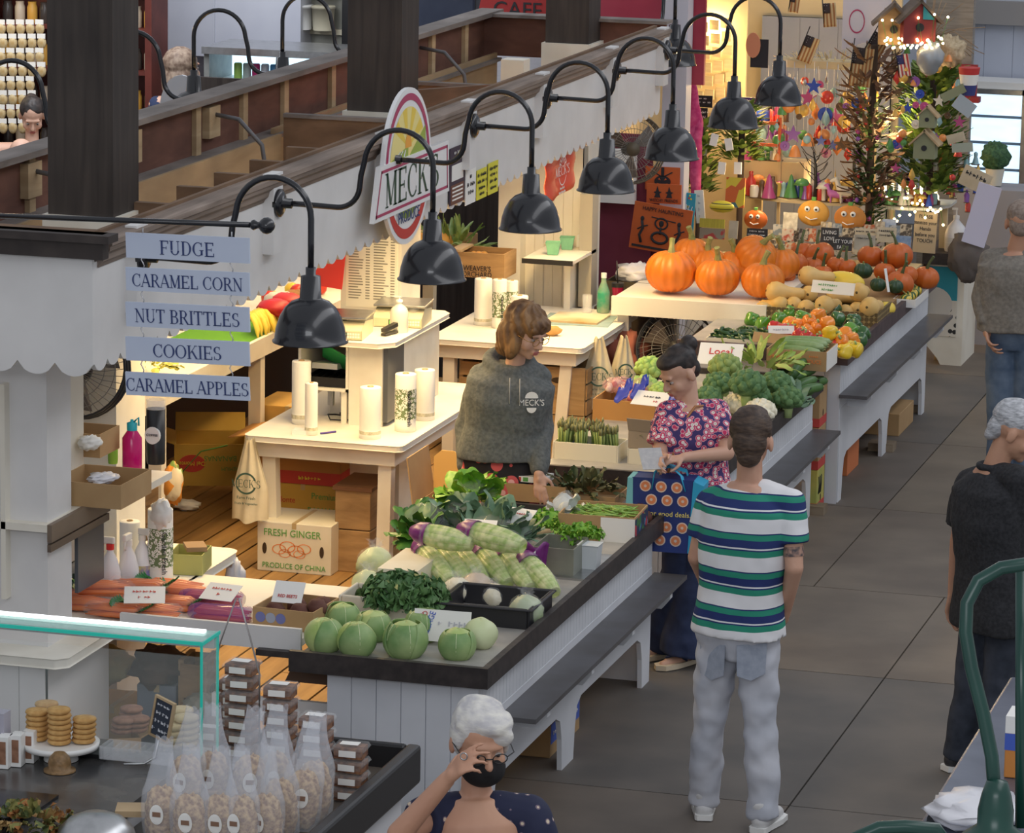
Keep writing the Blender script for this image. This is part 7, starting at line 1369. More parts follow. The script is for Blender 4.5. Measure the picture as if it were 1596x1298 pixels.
p=W(243,722,zz);t=thing('coffee_tumbler','tall black coffee tumbler with a white round label','tumbler',tuple(p));MB().lathe([(.038,0),(.040,.01),(.042,.24),(.036,.24)],n=24).build('tumbler',PLB,t,loc=(0,0,0));MB().lathe([(.0425,.24),(.0425,.28),(.037,.28),(.037,.24)],n=24,cap=False).build('clear_rim',CLEAR,t,loc=(0,0,0));MB().prism([(.034*cos(k*pi/10),.13+.038*sin(k*pi/10))for k in range(20)],-.045,-.030,'xz').build('round_label',PAPER,t,loc=(0,0,0));text('COFFEE',.015,(0,-.0465,.132),FY,INK,t)
# printed bags
BGW=mat('bag_cream',(.74,.68,.50),(.62,.55,.38),7,.45,bump=.3)
def tbag(label,p,w_,h,rz=0,txt="MECK'S",tot=1):
 t=thing('plastic_bag',label,'bag',tuple(p),rz);mb=MB()
 def fn(u,v):k=.25+.75*min(1,v*1.6);return V(((u-.5)*w_*k,-.035*sin(pi*u)*(.4+v)+.008*sin(u*17+v*3),-h*v+.01*sin(u*9)))
 mb.grid(fn,16,12);mb.grid(lambda u,v:fn(u,v)+V((0,.02+.05*sin(pi*u)*v,0)),16,12);mb.build('bag',BGW,t,loc=(0,0,0));GD2=mat('print_dark_green',(.05,.12,.09),r=.6)
 serif(txt,w_*.22,(0,-.055,-h*.52),FY,GD2,t,.8);text('Farm Fresh',.022,(0,-.052,-h*.70),FY,GD2,t);text('Fruits & Vegetables',.016,(0,-.052,-h*.77),FY,GD2,t)
 mb=MB()
 for r1,a0,a1 in((w_*.30,20,160),(w_*.30,200,340)):mb.add([(r_*cos(radians(a0+(a1-a0)*i/12)),-.053,-h*.52+r_*sin(radians(a0+(a1-a0)*i/12)))for r_ in(r1,r1-.010)for i in range(13)],[(i,i+1,i+14,i+13)for i in range(12)])
 mb.build('emblem',GD2,t,loc=(0,0,0));return t
tbag("cream MECK'S bag hanging from the left corner of the near table",T1.location+V((-.37,-.93,.69)),.19,.42)
tbag("crumpled cream printed bag hanging from the far table, left of the towel",T2.location+V((.50,-.40,.72)),.20,.42,.3);tbag('second cream printed bag hanging behind the first at the far table',T2.location+V((.60,-.20,.70)),.16,.38,.5)
RT=mat('coral_towel',(.36,.11,.07),(.46,.16,.10),6,.95,bump=.5);wad('towel','crumpled coral red towel hanging under the far table end','towel',AY(972,555,8.0),(.14,.12,.16),RT,3,.5,3);wad('towel','dark red cloth in the shade under the far table','cloth',AY(925,570,8.1),(.10,.1,.12),mat('dark_red_cloth',(.12,.02,.025),r=.95),3,.4,6)
wad('cloth','blue green cloth bundle on the floor under the far table','cloth',V((-1.35,7.7,.26)),(.12,.1,.15),mat('blue_green_cloth',(.03,.10,.14),r=.95),3,.5,9)
p=W(900,500,.801);t=thing('cutting_board','white cutting board with a brown stain on a teal cloth','board',(p.x,p.y+.05,.803));MB().bx(-.17,.15,-.16,.16,0,.012).build('board',mat('stained_board',(.78,.70,.5),(.50,.27,.07),2.2,.5,lo=.45,hi=.7),t,loc=(0,0,0));MB().box((.0,-.02,-.001),(.42,.40,.003),rz=.1).build('teal_cloth',mat('teal_cloth',(.22,.32,.33),(.3,.4,.4),9,.9),t,loc=(0,0,0))
p=W(940,487,.801);t=thing('water_bottle','clear green water bottle on the far table','bottle',tuple(p));MB().lathe([(.036,0),(.04,.01),(.04,.13),(.016,.19),(.015,.22)],n=20).build('bottle',mat('green_bottle',(.05,.42,.25),(.4,.5,.35),12,.15,alpha=.75),t,loc=(0,0,0));MB().lathe([(.018,.215),(.018,.245)],n=12).build('cap',PLW,t,loc=(0,0,0))
p=W(962,482,.801);t=thing('tumbler','red tumbler with a black lid and straw beside the green bottle','tumbler',tuple(p));MB().lathe([(.028,0),(.036,.14)],n=20).build('cup',mat('red_liquid',(.35,.01,.05),r=.2),t,loc=(0,0,0));MB().lathe([(.038,.14),(.038,.165)],n=20).build('lid',PLB,t,loc=(0,0,0));MB().tube([(0,0,.16),(-.01,0,.30)],.004,6).build('straw',PLB,t,loc=(0,0,0))
tag(MB().lathe([(.028,0),(.032,.11),(.029,.11),(.026,.01)],tuple(W(915,487,.801)),16).build('glass_cup',CLEAR),'empty clear glass left of the green bottle','cup');wad('bread_roll','brown bread end beside the vendor hair on the far table','bread',W(858,515,.83),(.07,.04,.03),mat('bread',(.45,.25,.08),r=.8),2,.2)
# basket shelf
BZ=1.152;
def basket(label,x,y):
 p=W(x,y,BZ);t=thing('berry_basket',label,'basket',tuple(p),.2);MB().lathe([(.045,0),(.06,.075),(.066,.077),(.062,.07),(.045,.006),(0,.004)],n=4,smooth=False,mx=Matrix.Rotation(pi/4,4,'Z')).build('basket',mat('mint_pulp',(.22,.52,.32),(.18,.44,.27),20,.8),t,loc=(0,0,0),bevel=.004);return t
basket('mint green pulp berry basket at the front of the small shelf',862,396);basket('mint green pulp berry basket behind the front one',884,388)
p=W(912,384,BZ);t=thing('milk_carton','white paper carton at the right end of the small shelf','carton',(p.x,p.y,BZ));MB().prism([(-.045,0),(.045,0),(.045,.07),(0,.10),(-.045,.07)],-.04,.04,'xz').build('carton',PAPER,t,loc=(0,0,0));tag(MB().box(tuple(W(886,358,BZ+.07)),(.08,.004,.07)).build('picture_card',mat('red_green_card',(.7,.1,.05),(.2,.4,.1),22,.6,lo=.48,hi=.5)),'small red and green card above the berry baskets','card')
# fans
def fan(label,c,R,ax,name='fan',m=None,stand=0):
 t=thing(name,label,'fan',tuple(c),rot=tuple(V(ax).to_track_quat('Z','Y').to_euler()));BK_=m or mat('fan_black',(.02,.02,.022),r=.4)
 mb=MB()
 for z in(-.05,.0,.05):mb.tube([(R*cos(a*pi/16),R*sin(a*pi/16),z)for a in range(32)],.006,6,closed=True)
 mb.build('guard_ring',BK_,t,loc=(0,0,0));mb=MB()
 for k in range(40):a=k*2*pi/40;mb.tube([(.04*cos(a),.04*sin(a),.07),(R*.6*cos(a+.1),R*.6*sin(a+.1),.068),(R*cos(a+.2),R*sin(a+.2),.03)],.0016,4)
 for r_ in(.35,.6,.82):mb.tube([(R*r_*cos(a*pi/14),R*r_*sin(a*pi/14),.068)for a in range(28)],.002,4,closed=True)
 mb.build('grille',mat('grille_grey',(.20,.19,.17),r=.4),t,loc=(0,0,0));MB().lathe([(.045,-.06),(.045,.072),(0,.075)],n=20).build('hub',BK_,t,loc=(0,0,0))
 for k in range(3):
  a=k*2*pi/3+.4;MB().add([(.04*cos(a),.04*sin(a),.02),(R*.88*cos(a-.35),R*.88*sin(a-.35),.03),(R*.9*cos(a+.45),R*.9*sin(a+.45),-.02),(.04*cos(a+.6),.04*sin(a+.6),-.02)],[(0,1,2,3)]).build('blade',mat('fan_blade',(.10,.08,.06),(.14,.11,.09),4,.4),t,loc=(0,0,0),solid=.003)
 return t
fan('black wall fan on the near post under the fascia corner',(-2.10,.92,1.70),.21,(.15,-1,.25));fan('large black floor fan under the pumpkin shelf',AY(1055,545,7.95),.24,(.1,-1,.35));fan('brown wall fan under the far end of the fascia',AY(982,232,9.45),.22,(.6,-1,.1),m=mat('fan_brown',(.10,.08,.05),r=.5))
q=W(985,445,.95);tc_=carton('dark basket of bagged goods left of the pumpkins',(q.x-.05,q.y+.3,.80),.30,.36,.15,mat('dark_basket',(.07,.055,.03),r=.8));wad('plastic_bag','clear bag of greens in the dark basket left of the pumpkins','bag',V((q.x-.05,q.y+.3,.98)),(.13,.12,.06),mat('bag_white',(.72,.72,.76)));tag(MB().bx(q.x-.25,q.x+.10,q.y+.05,q.y+.7,.1,.795).build('low_cabinet',mat('dark_back_board',(.06,.04,.03))),'dark low cabinet under the basket left of the pumpkins','cabinet')
# clutter behind the glass
JK=mat('brown_jacket',(.06,.03,.018),(.11,.06,.035),6,.7,bump=.3);JP=AY(247,1038,.45);wad('jacket','dark brown leather jacket seen through the glass guard','jacket',JP,(.11,.12,.085),JK,3,.5,2);apple_crate('wooden crate standing right of the jacket behind the glass',(JP.x+.16,.5,.1),.1,.10,.2,JP.z-.05)
carton('open brown carton with a serrated edge behind the glass',(JP.x-.17,.28,.1),.26,.30,.20,CARD,.5,flaps=[('r',.14,60)]);carton('grey cardboard box under the jacket',(JP.x,.50,.1),.17,.2,JP.z-.17,mat('grey_box',(.16,.19,.24),r=.7),.1,True);wad('plastic_bag','yellowish crumpled bag behind the glass, left of the jacket','bag',AY(165,1035,.55),(.12,.12,.075),mat('yellow_bag',(.42,.32,.12),(.5,.42,.2),6,.6),3,.4,8);carton('yellow lidded carton under the crumpled bag',(JP.x-.23,.62,.1),.24,.26,.24,CARD2,0,True);wad('plastic_bag','grey bag on the deck at the foot of the glass side','bag',AY(312,1100,.3),(.07,.08,.05),mat('grey_bag',(.32,.30,.24),r=.5),3,.4,5)
wad('plastic_bag','orange and white printed bag hanging below the wall shelf end','bag',W(258,760,.95)+V((0,.1,0)),(.045,.04,.10),voro('orange_print_bag',[(0,(.75,.62,.4)),(.45,(.75,.28,.03)),(.75,(.2,.3,.05))],16,.4),3,.3,7);wad('plastic_bag','clear empty bag hanging from the corner of the side counter','bag',V((-1.60,1.50,.66)),(.045,.04,.11),mat('bag_white',(.72,.72,.76)),3,.4,3);wad('paper_wad','crumpled white tissue on the deck near the banana carton','paper',W(292,787,.13),(.07,.05,.03),PAPER,3,.5,2)
wad('tissue','white tissue pulled from the bag roll on the side counter','tissue',on8(252,800,1.14),(.045,.03,.06),PAPER,3,.4,1)
# ================================================================ GIFT SHOP AT THE END OF THE AISLE
YG=11.05
for(x,y,z,p,c)in((-1.5,11.6,1.9,22,(1,.66,.28)),(-.5,11.3,1.7,20,(1,.70,.34)),(-1.0,12.0,1.05,12,(1,.62,.25)),(-1.9,12.0,2.2,13,(1,.72,.36)),(-1.2,10.75,1.3,8,(1,.72,.36))):point('shop_light',(x,y,z),p,c,.08)
CRM2=mat('cream_wall',(.66,.55,.34),(.58,.47,.28),3,.7);BLG=mat('blue_grey_boards',(.26,.29,.37),(.30,.33,.41),3,.6)
struct(MB().bx(-2.45,-.75,13.0,13.05,0,3).build('wall_right',CRM2));struct(MB().bx(-2.5,-2.45,10.6,13.05,0,3).build('wall_left',CRM2))
a=thing('double_door','blue grey boarded double door behind the wind chimes','door',(-1.25,12.93,0));mb=MB();bead(-.5,.45,0,.05,.02,2.2,mb,.14,'x');mb.build('door_boards',BLG,a,loc=(0,0,0));MB().tube([(.22,-.03,1.05),(.22,-.06,1.1),(.22,-.06,1.2),(.22,-.03,1.25)],.01,8).build('handle',PLB,a,loc=(0,0,0))
# far right door wall
d=thing('sliding_door','pale blue boarded wall panels with a lit cold case set in, far right','wall panel',(.6,15.0,0));mb=MB();bead(-1.5,1.6,0,.05,0,2.3,mb,.22,'x');mb.build('boards',mat('pale_blue_boards',(.46,.50,.60),(.42,.46,.56),3,.5),d,loc=(0,0,0));MB().bx(-1.5,1.6,-.08,0,2.02,2.2).bx(-1.5,1.6,-.03,.0,2.2,2.8,1).build('header',[mat('header_grey',(.28,.27,.27),r=.7),HALLW],d,loc=(0,0,0))
A_=AY(1520,130,14.9);B_=AY(1578,310,14.9);cl=thing('cold_case','tall glass door cold case lit bluish white, far right','cold case',((A_.x+B_.x)/2+.05,14.6,0));w_=(B_.x-A_.x)/2+.06
MB().bx(-w_-.04,w_+.08,0,.35,0,A_.z+.05).build('cabinet',PLW,cl,loc=(0,0,0));MB().bx(-w_+.02,w_-.02,-.012,-.002,.3,A_.z-.04).build('lit_glass',mat('case_glow',(.55,.72,.9),(.95,1,1),6,.2,emit=1.3,ec=(.55,.78,1),st=(1,1,4)),cl,loc=(0,0,0))
mb=MB()
for k in range(5):mb.bx(-w_+.02,w_-.02,-.02,-.012,.55+.2*k,.57+.2*k)
mb.build('shelf_edge',mat('shelf_steel_blue',(.2,.3,.42),r=.4),cl,loc=(0,0,0));MB().bx(-w_-.02,-w_+.02,-.03,0,.25,A_.z).bx(w_-.02,w_+.02,-.03,0,.25,A_.z).bx(-w_,w_,-.03,0,A_.z-.04,A_.z).build('frame',STEEL,cl,loc=(0,0,0))
p=AY(1551,258,12.6);t=thing('potted_boxwood','round green shrub in a pale pot on a ledge at the right edge','plant',(p.x,12.6,p.z-.02));MB().lathe([(.05,-.12),(.07,0)],n=16).build('pot',mat('pale_pot',(.6,.58,.5),r=.7),t,loc=(0,0,0));mb=MB();lump(mb,(0,0,.085),.10,0,14,.35,26,18);mb.build('foliage',mat('boxwood',(.02,.07,.03),(.06,.15,.06),60,.7,bump=.5),t,loc=(0,0,0));tag(MB().bx(p.x-.25,p.x+.9,12.4,12.8,0,p.z-.145).build('ledge_cabinet',mat('grey_ledge',(.3,.3,.33),r=.6)),'grey cabinet under the round green shrub','cabinet')
# white header boards with fascia of the gift shop
p0=AY(1300,0,11.3);hbd=thing('shop_fascia','white slanted fascia board with a magenta circle over the gift shop','fascia',(AY(1313,60,11.6).x,11.6,2.12));MB().prism([(0,.0),(.33,.12),(.33,.6),(0,.6)],-.02,0,'xz').build('board',mat('lilac_white',(.60,.58,.64),r=.6),hbd,loc=(0,0,0));MB().add([(.10+r_*cos(a*pi/12),-.022,.20+r_*1.5*sin(a*pi/12))for r_ in(.055,.048)for a in range(24)],[(i,(i+1)%24,(i+1)%24+24,i+24)for i in range(24)]).build('magenta_circle',MG,hbd,loc=(0,0,0))
struct(MB().bx(-.68,-.33,13.6,13.7,0,2.6).build('wall_mid',mat('grey_shingle',(.22,.20,.18),(.30,.28,.25),12,.8,st=(.6,1,5))));tag(MB().bx(-.66,-.28,13.55,13.6,1.62,1.85).bx(-.68,-.25,13.5,13.6,1.58,1.62).build('red_box',mat('dark_red_box',(.30,.02,.03),r=.6)),'dark red panel behind the twig decorations','panel')
# red wall panel and sign wall at the left
tag(MB().bx(-2.42,-1.80,10.45,10.5,.0,1.16).build('maroon_banner',mat('maroon_panel',(.17,.02,.045),(.20,.03,.06),3,.6)),'maroon panel left of the orange Halloween signs','panel');tag(MB().bx(-2.6,-1.62,10.56,10.6,1.95,2.75).build('red_banner',mat('red_fabric_panel',(.36,.03,.06),(.42,.05,.08),3,.7)),'red wall panel above the end of the roof frame','panel')
tag(MB().bx(-2.35,-2.02,10.35,10.40,1.16,1.52).build('paper_sheets',PAPER),'white paper sheets above the maroon panel','paper');tag(MB().bx(-1.86,-1.70,10.4,10.55,.1,2.6).build('white_post',mat('lilac_white',(.60,.58,.64))),'white post between the roof frame end and the gift shop','post')
for k,(x,y,w_,h)in enumerate([(1072,190,.10,.52),(1048,215,.07,.5),(1085,250,.04,.6)]):p=AY(x,y,10.75);tag(lump(MB(),tuple(p),(w_,.04,h*.6),0,5,.3,14,12,seed=k).build('hanging_scarf',[mat('magenta_scarf',(.42,.02,.14),(.6,.1,.25),22,.8),mat('orange_scarf',(.55,.14,.03),(.7,.3,.08),22,.8),mat('magenta_scarf',(.42,.02,.14))][k]),['magenta scarf hanging behind the fifth lamp','orange scarf hanging behind the fifth lamp','thin magenta ribbon hanging by the slatted signs'][k],'scarf')
def wboard(name,label,cat,x,y,Y,w_,h,m,txt=None,sz=.03,mm=INK,rot=0,th=.012,ry=0,rx=0):
 p=AY(x,y,Y);t=thing(name,label,cat,tuple(p),rot=(rx,ry,rot));MB().bx(-w_/2,w_/2,-th/2,th/2,-h/2,h/2).build('board',m,t,loc=(0,0,0))
 if txt:
  for k,s_ in enumerate(txt):text(s_,sz,(0,-th/2-.002,h/2-sz*.9-k*sz*1.15),FY,mm,t,sx=.85)
 return t
SLW=mat('sign_wood_cream',(.50,.42,.26),(.62,.54,.36),8,.8,st=(1,1,6))
tag(MB().bx(-2.12,-1.66,12.03,12.06,.1,2.4).build('peg_board',CRM2),'tall cream board carrying the lettered plaques','board');tag(MB().bx(-2.28,-1.92,10.42,10.44,.0,1.62).build('sign_stand',mat('maroon_panel',(.17,.02,.045))),'thin maroon stand behind the three orange signs','stand')
for i in range(4):
 for j in range(7):
  x=1079+17*i+2*j;y=45+21*j-3*i;wboard('plaque','cream lettered plaque in row %s of the sign wall, %s'%(['one','two','three','four','five','six','seven'][j],['left end','second','third','right end'][i]),'sign',x,y,11.9+.02*i,.068,.07,SLW,None,rot=-.25)
  p=AY(x,y,11.88+.02*i);
HS=mat('halloween_orange',(.60,.13,.03),(.52,.10,.02),4,.7)
h1=wboard('halloween_sign','orange sign with a black pumpkin face, topmost of three','sign',1033,278,10.4,.235,.155,HS);h2=wboard('halloween_sign','orange sign with two witches reading Witchy Friends','sign',1035,302,10.3,.235,.13,HS,None);text('WITCHY FRIENDS',.030,(0,-.009,-.045),FY,INK,h2,sx=.8)
h3=wboard('halloween_sign','large orange sign with dancing skeletons reading Happy Haunting','sign',1030,357,10.2,.33,.26,HS,None,ry=.12);h3.scale=(1.2,1,1.2);text('HAPPY HAUNTING',.032,(0,-.009,.10),FY,INK,h3,sx=.85)
mb=MB();mb.prism([(.055*cos(a*pi/10),-.02+.04*sin(a*pi/10))for a in range(20)],-.0095,-.0065,'xz');mb.build('pumpkin_face',INK,h1,loc=(0,0,0));MB().prism([(-.04,-.03),(-.015,-.045),(.015,-.045),(.04,-.03),(.015,-.036),(-.015,-.036)],-.0115,-.0095,'xz').prism([(-.03,-.005),(-.012,-.012),(-.02,.004)],-.0115,-.0095,'xz').prism([(.03,-.005),(.012,-.012),(.02,.004)],-.0115,-.0095,'xz').build('grin',HS,h1,loc=(0,0,0));MB().box((0,-.008,.045),(.02,.003,.06)).box((-.04,-.008,.03),(.06,.003,.008),ry=.5).box((.04,-.008,.03),(.06,.003,.008),ry=-.5).build('branches',INK,h1,loc=(0,0,0))
for sx in(-.045,.035):MB().prism([(sx,.05),(sx+.012,.015),(sx+.03,.012),(sx+.015,.0),(sx+.022,-.025),(sx-.02,-.025),(sx-.01,0),(sx-.025,.01),(sx-.008,.016)],-.0095,-.0065,'xz').build('witch',INK,h2,loc=(0,0,0))
mb=MB();mb.tube([(.045*cos(a*pi/8)-.0,-.008,-.05+.03*sin(a*pi/8))for a in range(16)],.008,5,closed=True);mb.tube([(.035*cos(a*pi/8),-.008,.03+.03*sin(a*pi/8))for a in range(16)],.005,5,closed=True);mb.ball((0,-.008,.03),(.014,.003,.018),8,6);mb.tube([(0,-.008,.01),(0,-.008,-.03)],.006,5);mb.tube([(-.06,-.008,.06),(.08,-.008,.05)],.003,5);mb.bx(-.15,.13,-.009,-.0065,-.118,-.105);mb.build('skeletons',INK,h3,loc=(0,0,0))
for sx in(-.11,.10):m_=MB();m_.tube([(sx,-.008,.03),(sx+.01,-.008,-.01),(sx-.005,-.008,-.05),(sx+.01,-.008,-.09)],.008,5);m_.tube([(sx-.02,-.008,-.02),(sx,-.008,-.005),(sx+.035,-.008,.01)],.004,5);m_.ball((sx,-.008,.042),(.011,.003,.014),8,6);m_.build('skeleton',INK,h3,loc=(0,0,0))
f_=wboard('fall_sign','tall blue sign with colored leaves reading Fall','sign',1071,332,10.5,.10,.27,mat('sky_blue_sign',(.03,.33,.48),r=.6),None,ry=.05);text('FALL',.045,(0,-.009,.04),(radians(90),radians(18),0),PAPER,f_)
for k in range(9):MB().box((random.uniform(-.03,.03),-.008,.06+random.uniform(-.02,.06)),(.012,.003,.010),ry=k).build('leaf',[mat('leaf_red',(.6,.06,.03),r=.6),mat('leaf_yellow',(.75,.6,.05),r=.6)][k%2],f_,loc=(0,0,0))
wboard('note_banner','cream curled paper with vertical grey writing right of the Fall sign','paper',1091,322,10.55,.06,.22,PAPER,['L','O','V','E'],.04,mat('faint_grey',(.5,.5,.55)),ry=-.1)
bl=wboard('candy_banner','black board reading Unicorn on the sign wall','sign',1086,180,11.2,.15,.11,INK,['my favorite','UNICORN'],.032,PAPER);wboard('candy_banner','black board with three lines of print above the unicorn board','sign',1096,158,11.3,.13,.08,INK,['IT IS','WHAT IT IS'],.022,PAPER);wboard('candy_banner','purple board between the sixth and seventh lamps','sign',1164,162,11.2,.12,.09,mat('deep_purple',(.10,.03,.20),r=.6),['HALLOWEEN','QUEEN'],.022,PAPER)
pg=AY(1174,75,10.9);t=thing('pig_cutout','flat orange pumpkin person cut-out hanging from a black board','ornament',tuple(pg));MB().bx(-.02,.10,.01,.02,-.13,.06).build('black_back',INK,t,loc=(0,0,0));MB().prism([(.05*cos(a*pi/8),.02+.085*sin(a*pi/8))for a in range(16)],-.01,.0,'xz').build('cutout',mat('salmon_orange',(.62,.26,.14),r=.7),t,loc=(0,0,0))
# bee and small front goods row (display table behind the pumpkins)
dt=thing('gift_table','cream display table of small gifts behind the pumpkins','table',(-1.1,11.0,0));MB().bx(-.75,.85,-.35,.35,.68,.72).build('table_top',CRM2,dt,loc=(0,0,0));MB().bx(-.72,.82,-.30,.32,0,.68).build('body',WHT2,dt,loc=(0,0,0))
def gb(name,label,cat,x,y,Y,w_,h,m,txt=None,sz=.02,mm=INK,**k):return wboard(name,label,cat,x,y,Y,w_,h,m,txt,sz,mm,rx=-.15,**k)
ROWN0=['far left','left','left of centre','centre','right of centre','right','far right']
GBK=mat('sign_black',(.03,.03,.03),(.06,.05,.05),9,.7);GCR=mat('sign_cream',(.62,.54,.40),(.5,.43,.3),9,.8)
gb('block_sign','black framed square sign reading Live Laugh Love','sign',1293,370,10.8,.12,.13,GBK,['LIVING','LOVE'],.036,PAPER);gb('block_sign','dark block sign reading Let your Faith','sign',1314,380,10.75,.12,.09,GBK,['LET YOUR','FAITH'],.034,PAPER);gb('block_sign','grey wooden block sign in the stack, front','sign',1348,378,10.8,.14,.10,mat('driftwood',(.35,.32,.26),(.5,.46,.38),9,.8),['BEAUTIFUL'],.024,INK);gb('block_sign','pale wooden block sign behind the driftwood one','sign',1350,362,10.95,.15,.05,GCR,['Sorry we are'],.022,INK);gb('block_sign','pale wooden block sign right of the stack','sign',1382,366,10.9,.13,.10,GCR,['Positive','Mindset'],.026,INK)
gb('picture','light blue picture card on the gift table right','picture',1408,378,10.8,.10,.09,mat('blue_picture',(.10,.18,.34),(.4,.5,.6),12,.5));gb('picture','silver blue packet standing above the block signs','picture',1386,352,11.1,.09,.09,mat('silver_blue',(.35,.42,.55),(.75,.8,.85),16,.3));gb('tile','white oval leaf tile in a brown frame','tile',1232,345,11.0,.10,.12,mat('tile_oval',(.35,.32,.26),(.7,.66,.56),20,.5));gb('tile','small red leaf tile below the oval leaf tile','tile',1228,366,10.85,.08,.08,mat('tile_red',(.6,.5,.4),(.45,.08,.05),22,.5,lo=.5,hi=.6));gb('block_sign','dark block sign in small white print under the tin pumpkin','sign',1180,368,10.6,.14,.10,GBK,['HAPPY FALL','HARVEST TIME'],.02,PAPER)
gb('gift_block','yellow picket fence piece behind the pumpkins','ornament',1110,348,10.5,.17,.06,mat('picket_yellow',(.55,.50,.06),(.45,.4,.05),30,.7,st=(3,1,.2)));gb('gift_block','brown board with red apples under the picket fence','ornament',1110,364,10.45,.17,.07,mat('apple_board',(.28,.25,.18),(.45,.06,.05),12,.6,lo=.52,hi=.56));gb('gift_block','cream tile with a black witch boot beside the fence','tile',1143,358,10.5,.06,.12,GCR);gb('gift_bag','yellow and orange banner with a white flower hanging','banner',1146,300,10.7,.13,.20,voro('yellow_banner',[(0,(.62,.50,.05)),(.55,(.55,.12,.03)),(.75,(.05,.15,.2))],10,.7))
p=AY(1125,322,10.5);t=thing('bee_hive','yellow and black striped bee ornament in clear wrap','ornament',tuple(p));mb=MB();mb.ball((0,0,0),(.085,.05,.04),20,14);mb.build('bee_body',bands('bee_stripes',2,[(0,(.75,.62,.04)),(.6,(.02,.02,.02)),(.75,(.75,.62,.04))],30,0,.5,mod=True),t,loc=(0,0,0))
def facepump(label,x,y,Y,r,m):
 p=AY(x,y,Y);t=thing('googly_pumpkin',label,'ornament',tuple(p));MB().ball((0,0,0),(r,r*.35,r*.8),24,14,0,None,lambda p_,th,g:1-.06*abs(cos(g*4))).build('body',m,t,loc=(0,0,0))
 for sx in(-.32,.22):MB().ball((sx*r,-r*.34,r*.28),(r*.17,.006,r*.17),12,8).build('eye_white',PAPER,t,loc=(0,0,0));MB().ball((sx*r,-r*.34-.006,r*.26),(r*.07,.004,r*.07),10,6).build('pupil',INK,t,loc=(0,0,0))
 MB().tube([(-.4*r,-r*.36,-r*.2),(-.1*r,-r*.38,-r*.35),(.3*r,-r*.37,-r*.25)],.004,6).build('smile',PAPER,t,loc=(0,0,0));MB().box((0,0,r*.85),(r*.25,.02,r*.2)).build('stem',PG,t,loc=(0,0,0));return t
GP1=mat('plush_gold',(.62,.30,.04),(.7,.38,.08),9,.8);facepump('golden felt pumpkin with googly eyes under the glass shelf',1268,332,11.1,.115,GP1);facepump('orange felt pumpkin with googly eyes and a smile',1325,340,11.1,.115,mat('plush_orange',(.55,.20,.04),(.65,.28,.06),9,.8));facepump('small orange tin pumpkin with eyes left of the tiles',1178,342,10.8,.085,PUMD)
random.seed(77);PMs=[mat('card_stock_%d'%i,a,b,24,.6,lo=.46,hi=.54)for i,(a,b)in enumerate([((.62,.54,.40),(.10,.08,.06)),((.10,.09,.08),(.5,.46,.38)),((.55,.48,.38),(.45,.12,.05)),((.38,.30,.2),(.62,.55,.42)),((.5,.5,.48),(.2,.25,.3))])]
for i in range(26):
 u=(i%13)/12;r_=i//13;x=1195+215*u;o=wboard('gift_card','%s small framed gift card behind the pumpkins, %s, %s row'%(['cream','black','red patterned','brown','grey'][i%5],ROWN0[min(6,int(u*7))],['front','rear'][r_]),'card',x+random.uniform(-4,4),388-26*r_+random.uniform(-5,5),10.95+.12*r_,random.uniform(.07,.11),random.uniform(.07,.12),PMs[i%5],rx=-.15,rot=random.uniform(-.2,.2))
 # glass shelf and its ornaments
gs=thing('glass_shelf','long curved cream shelf of ornaments in the gift shop','shelf',(-.95,11.6,1.08));MB().prism([(-.62,-.1),(-.3,-.22),(0,-.26),(.26,-.2),(.26,.25),(-.62,.25)],0,.018,'xy').build('left_board',CRM2,gs,loc=(0,0,0));MB().prism([(.30,-.22),(.55,-.28),(.78,-.2),(.84,.0),(.84,.25),(.30,.25)],0,.018,'xy').build('right_board',mat('white_shelf_board',(.6,.6,.55),r=.5),gs,loc=(0,0,0));MB().bx(-.55,-.50,.1,.15,-1.08,0).bx(.75,.8,.1,.15,-1.08,0).build('shelf_leg',CRM2,gs,loc=(0,0,0))
ts=thing('top_shelf','high cream shelf with dried grass above the wind chimes','shelf',(-.98,11.5,2.02));MB().bx(-.36,.36,-.06,.15,0,.03).bx(-.36,.36,-.065,-.06,-.02,.03).build('board',CRM2,ts,loc=(0,0,0));leafball('fringe of dried straw on the high shelf',(-.98,11.5,2.055),(.36,.06,.03),80,mat('straw',(.62,.50,.28),(.75,.66,.42),20,.8),'straw_fringe','straw',.004,.05,.006);MB().bx(-.34,-.32,.1,.12,-2.02,0).bx(.32,.34,.1,.12,-2.02,0).build('support',CRM2,ts,loc=(0,0,0))
random.seed(31)
RC=[mat('orn_%d'%i,c,r=.25)for i,c in enumerate([(.55,.05,.04),(.03,.08,.45),(.7,.45,.1),(.75,.72,.65),(.1,.3,.1),(.45,.08,.25),(.75,.3,.1),(.25,.1,.4),(.3,.5,.55),(.12,.07,.04)])]
CN=['red','blue','gold','pearl white','green','pink','orange','purple','pale blue','brown']
ROWN=lambda u:['far left','left','left of centre','centre','right of centre','right','far right'][min(6,int(u*7))]
SH_=['round','star shaped','drop shaped','disc shaped','bell shaped']
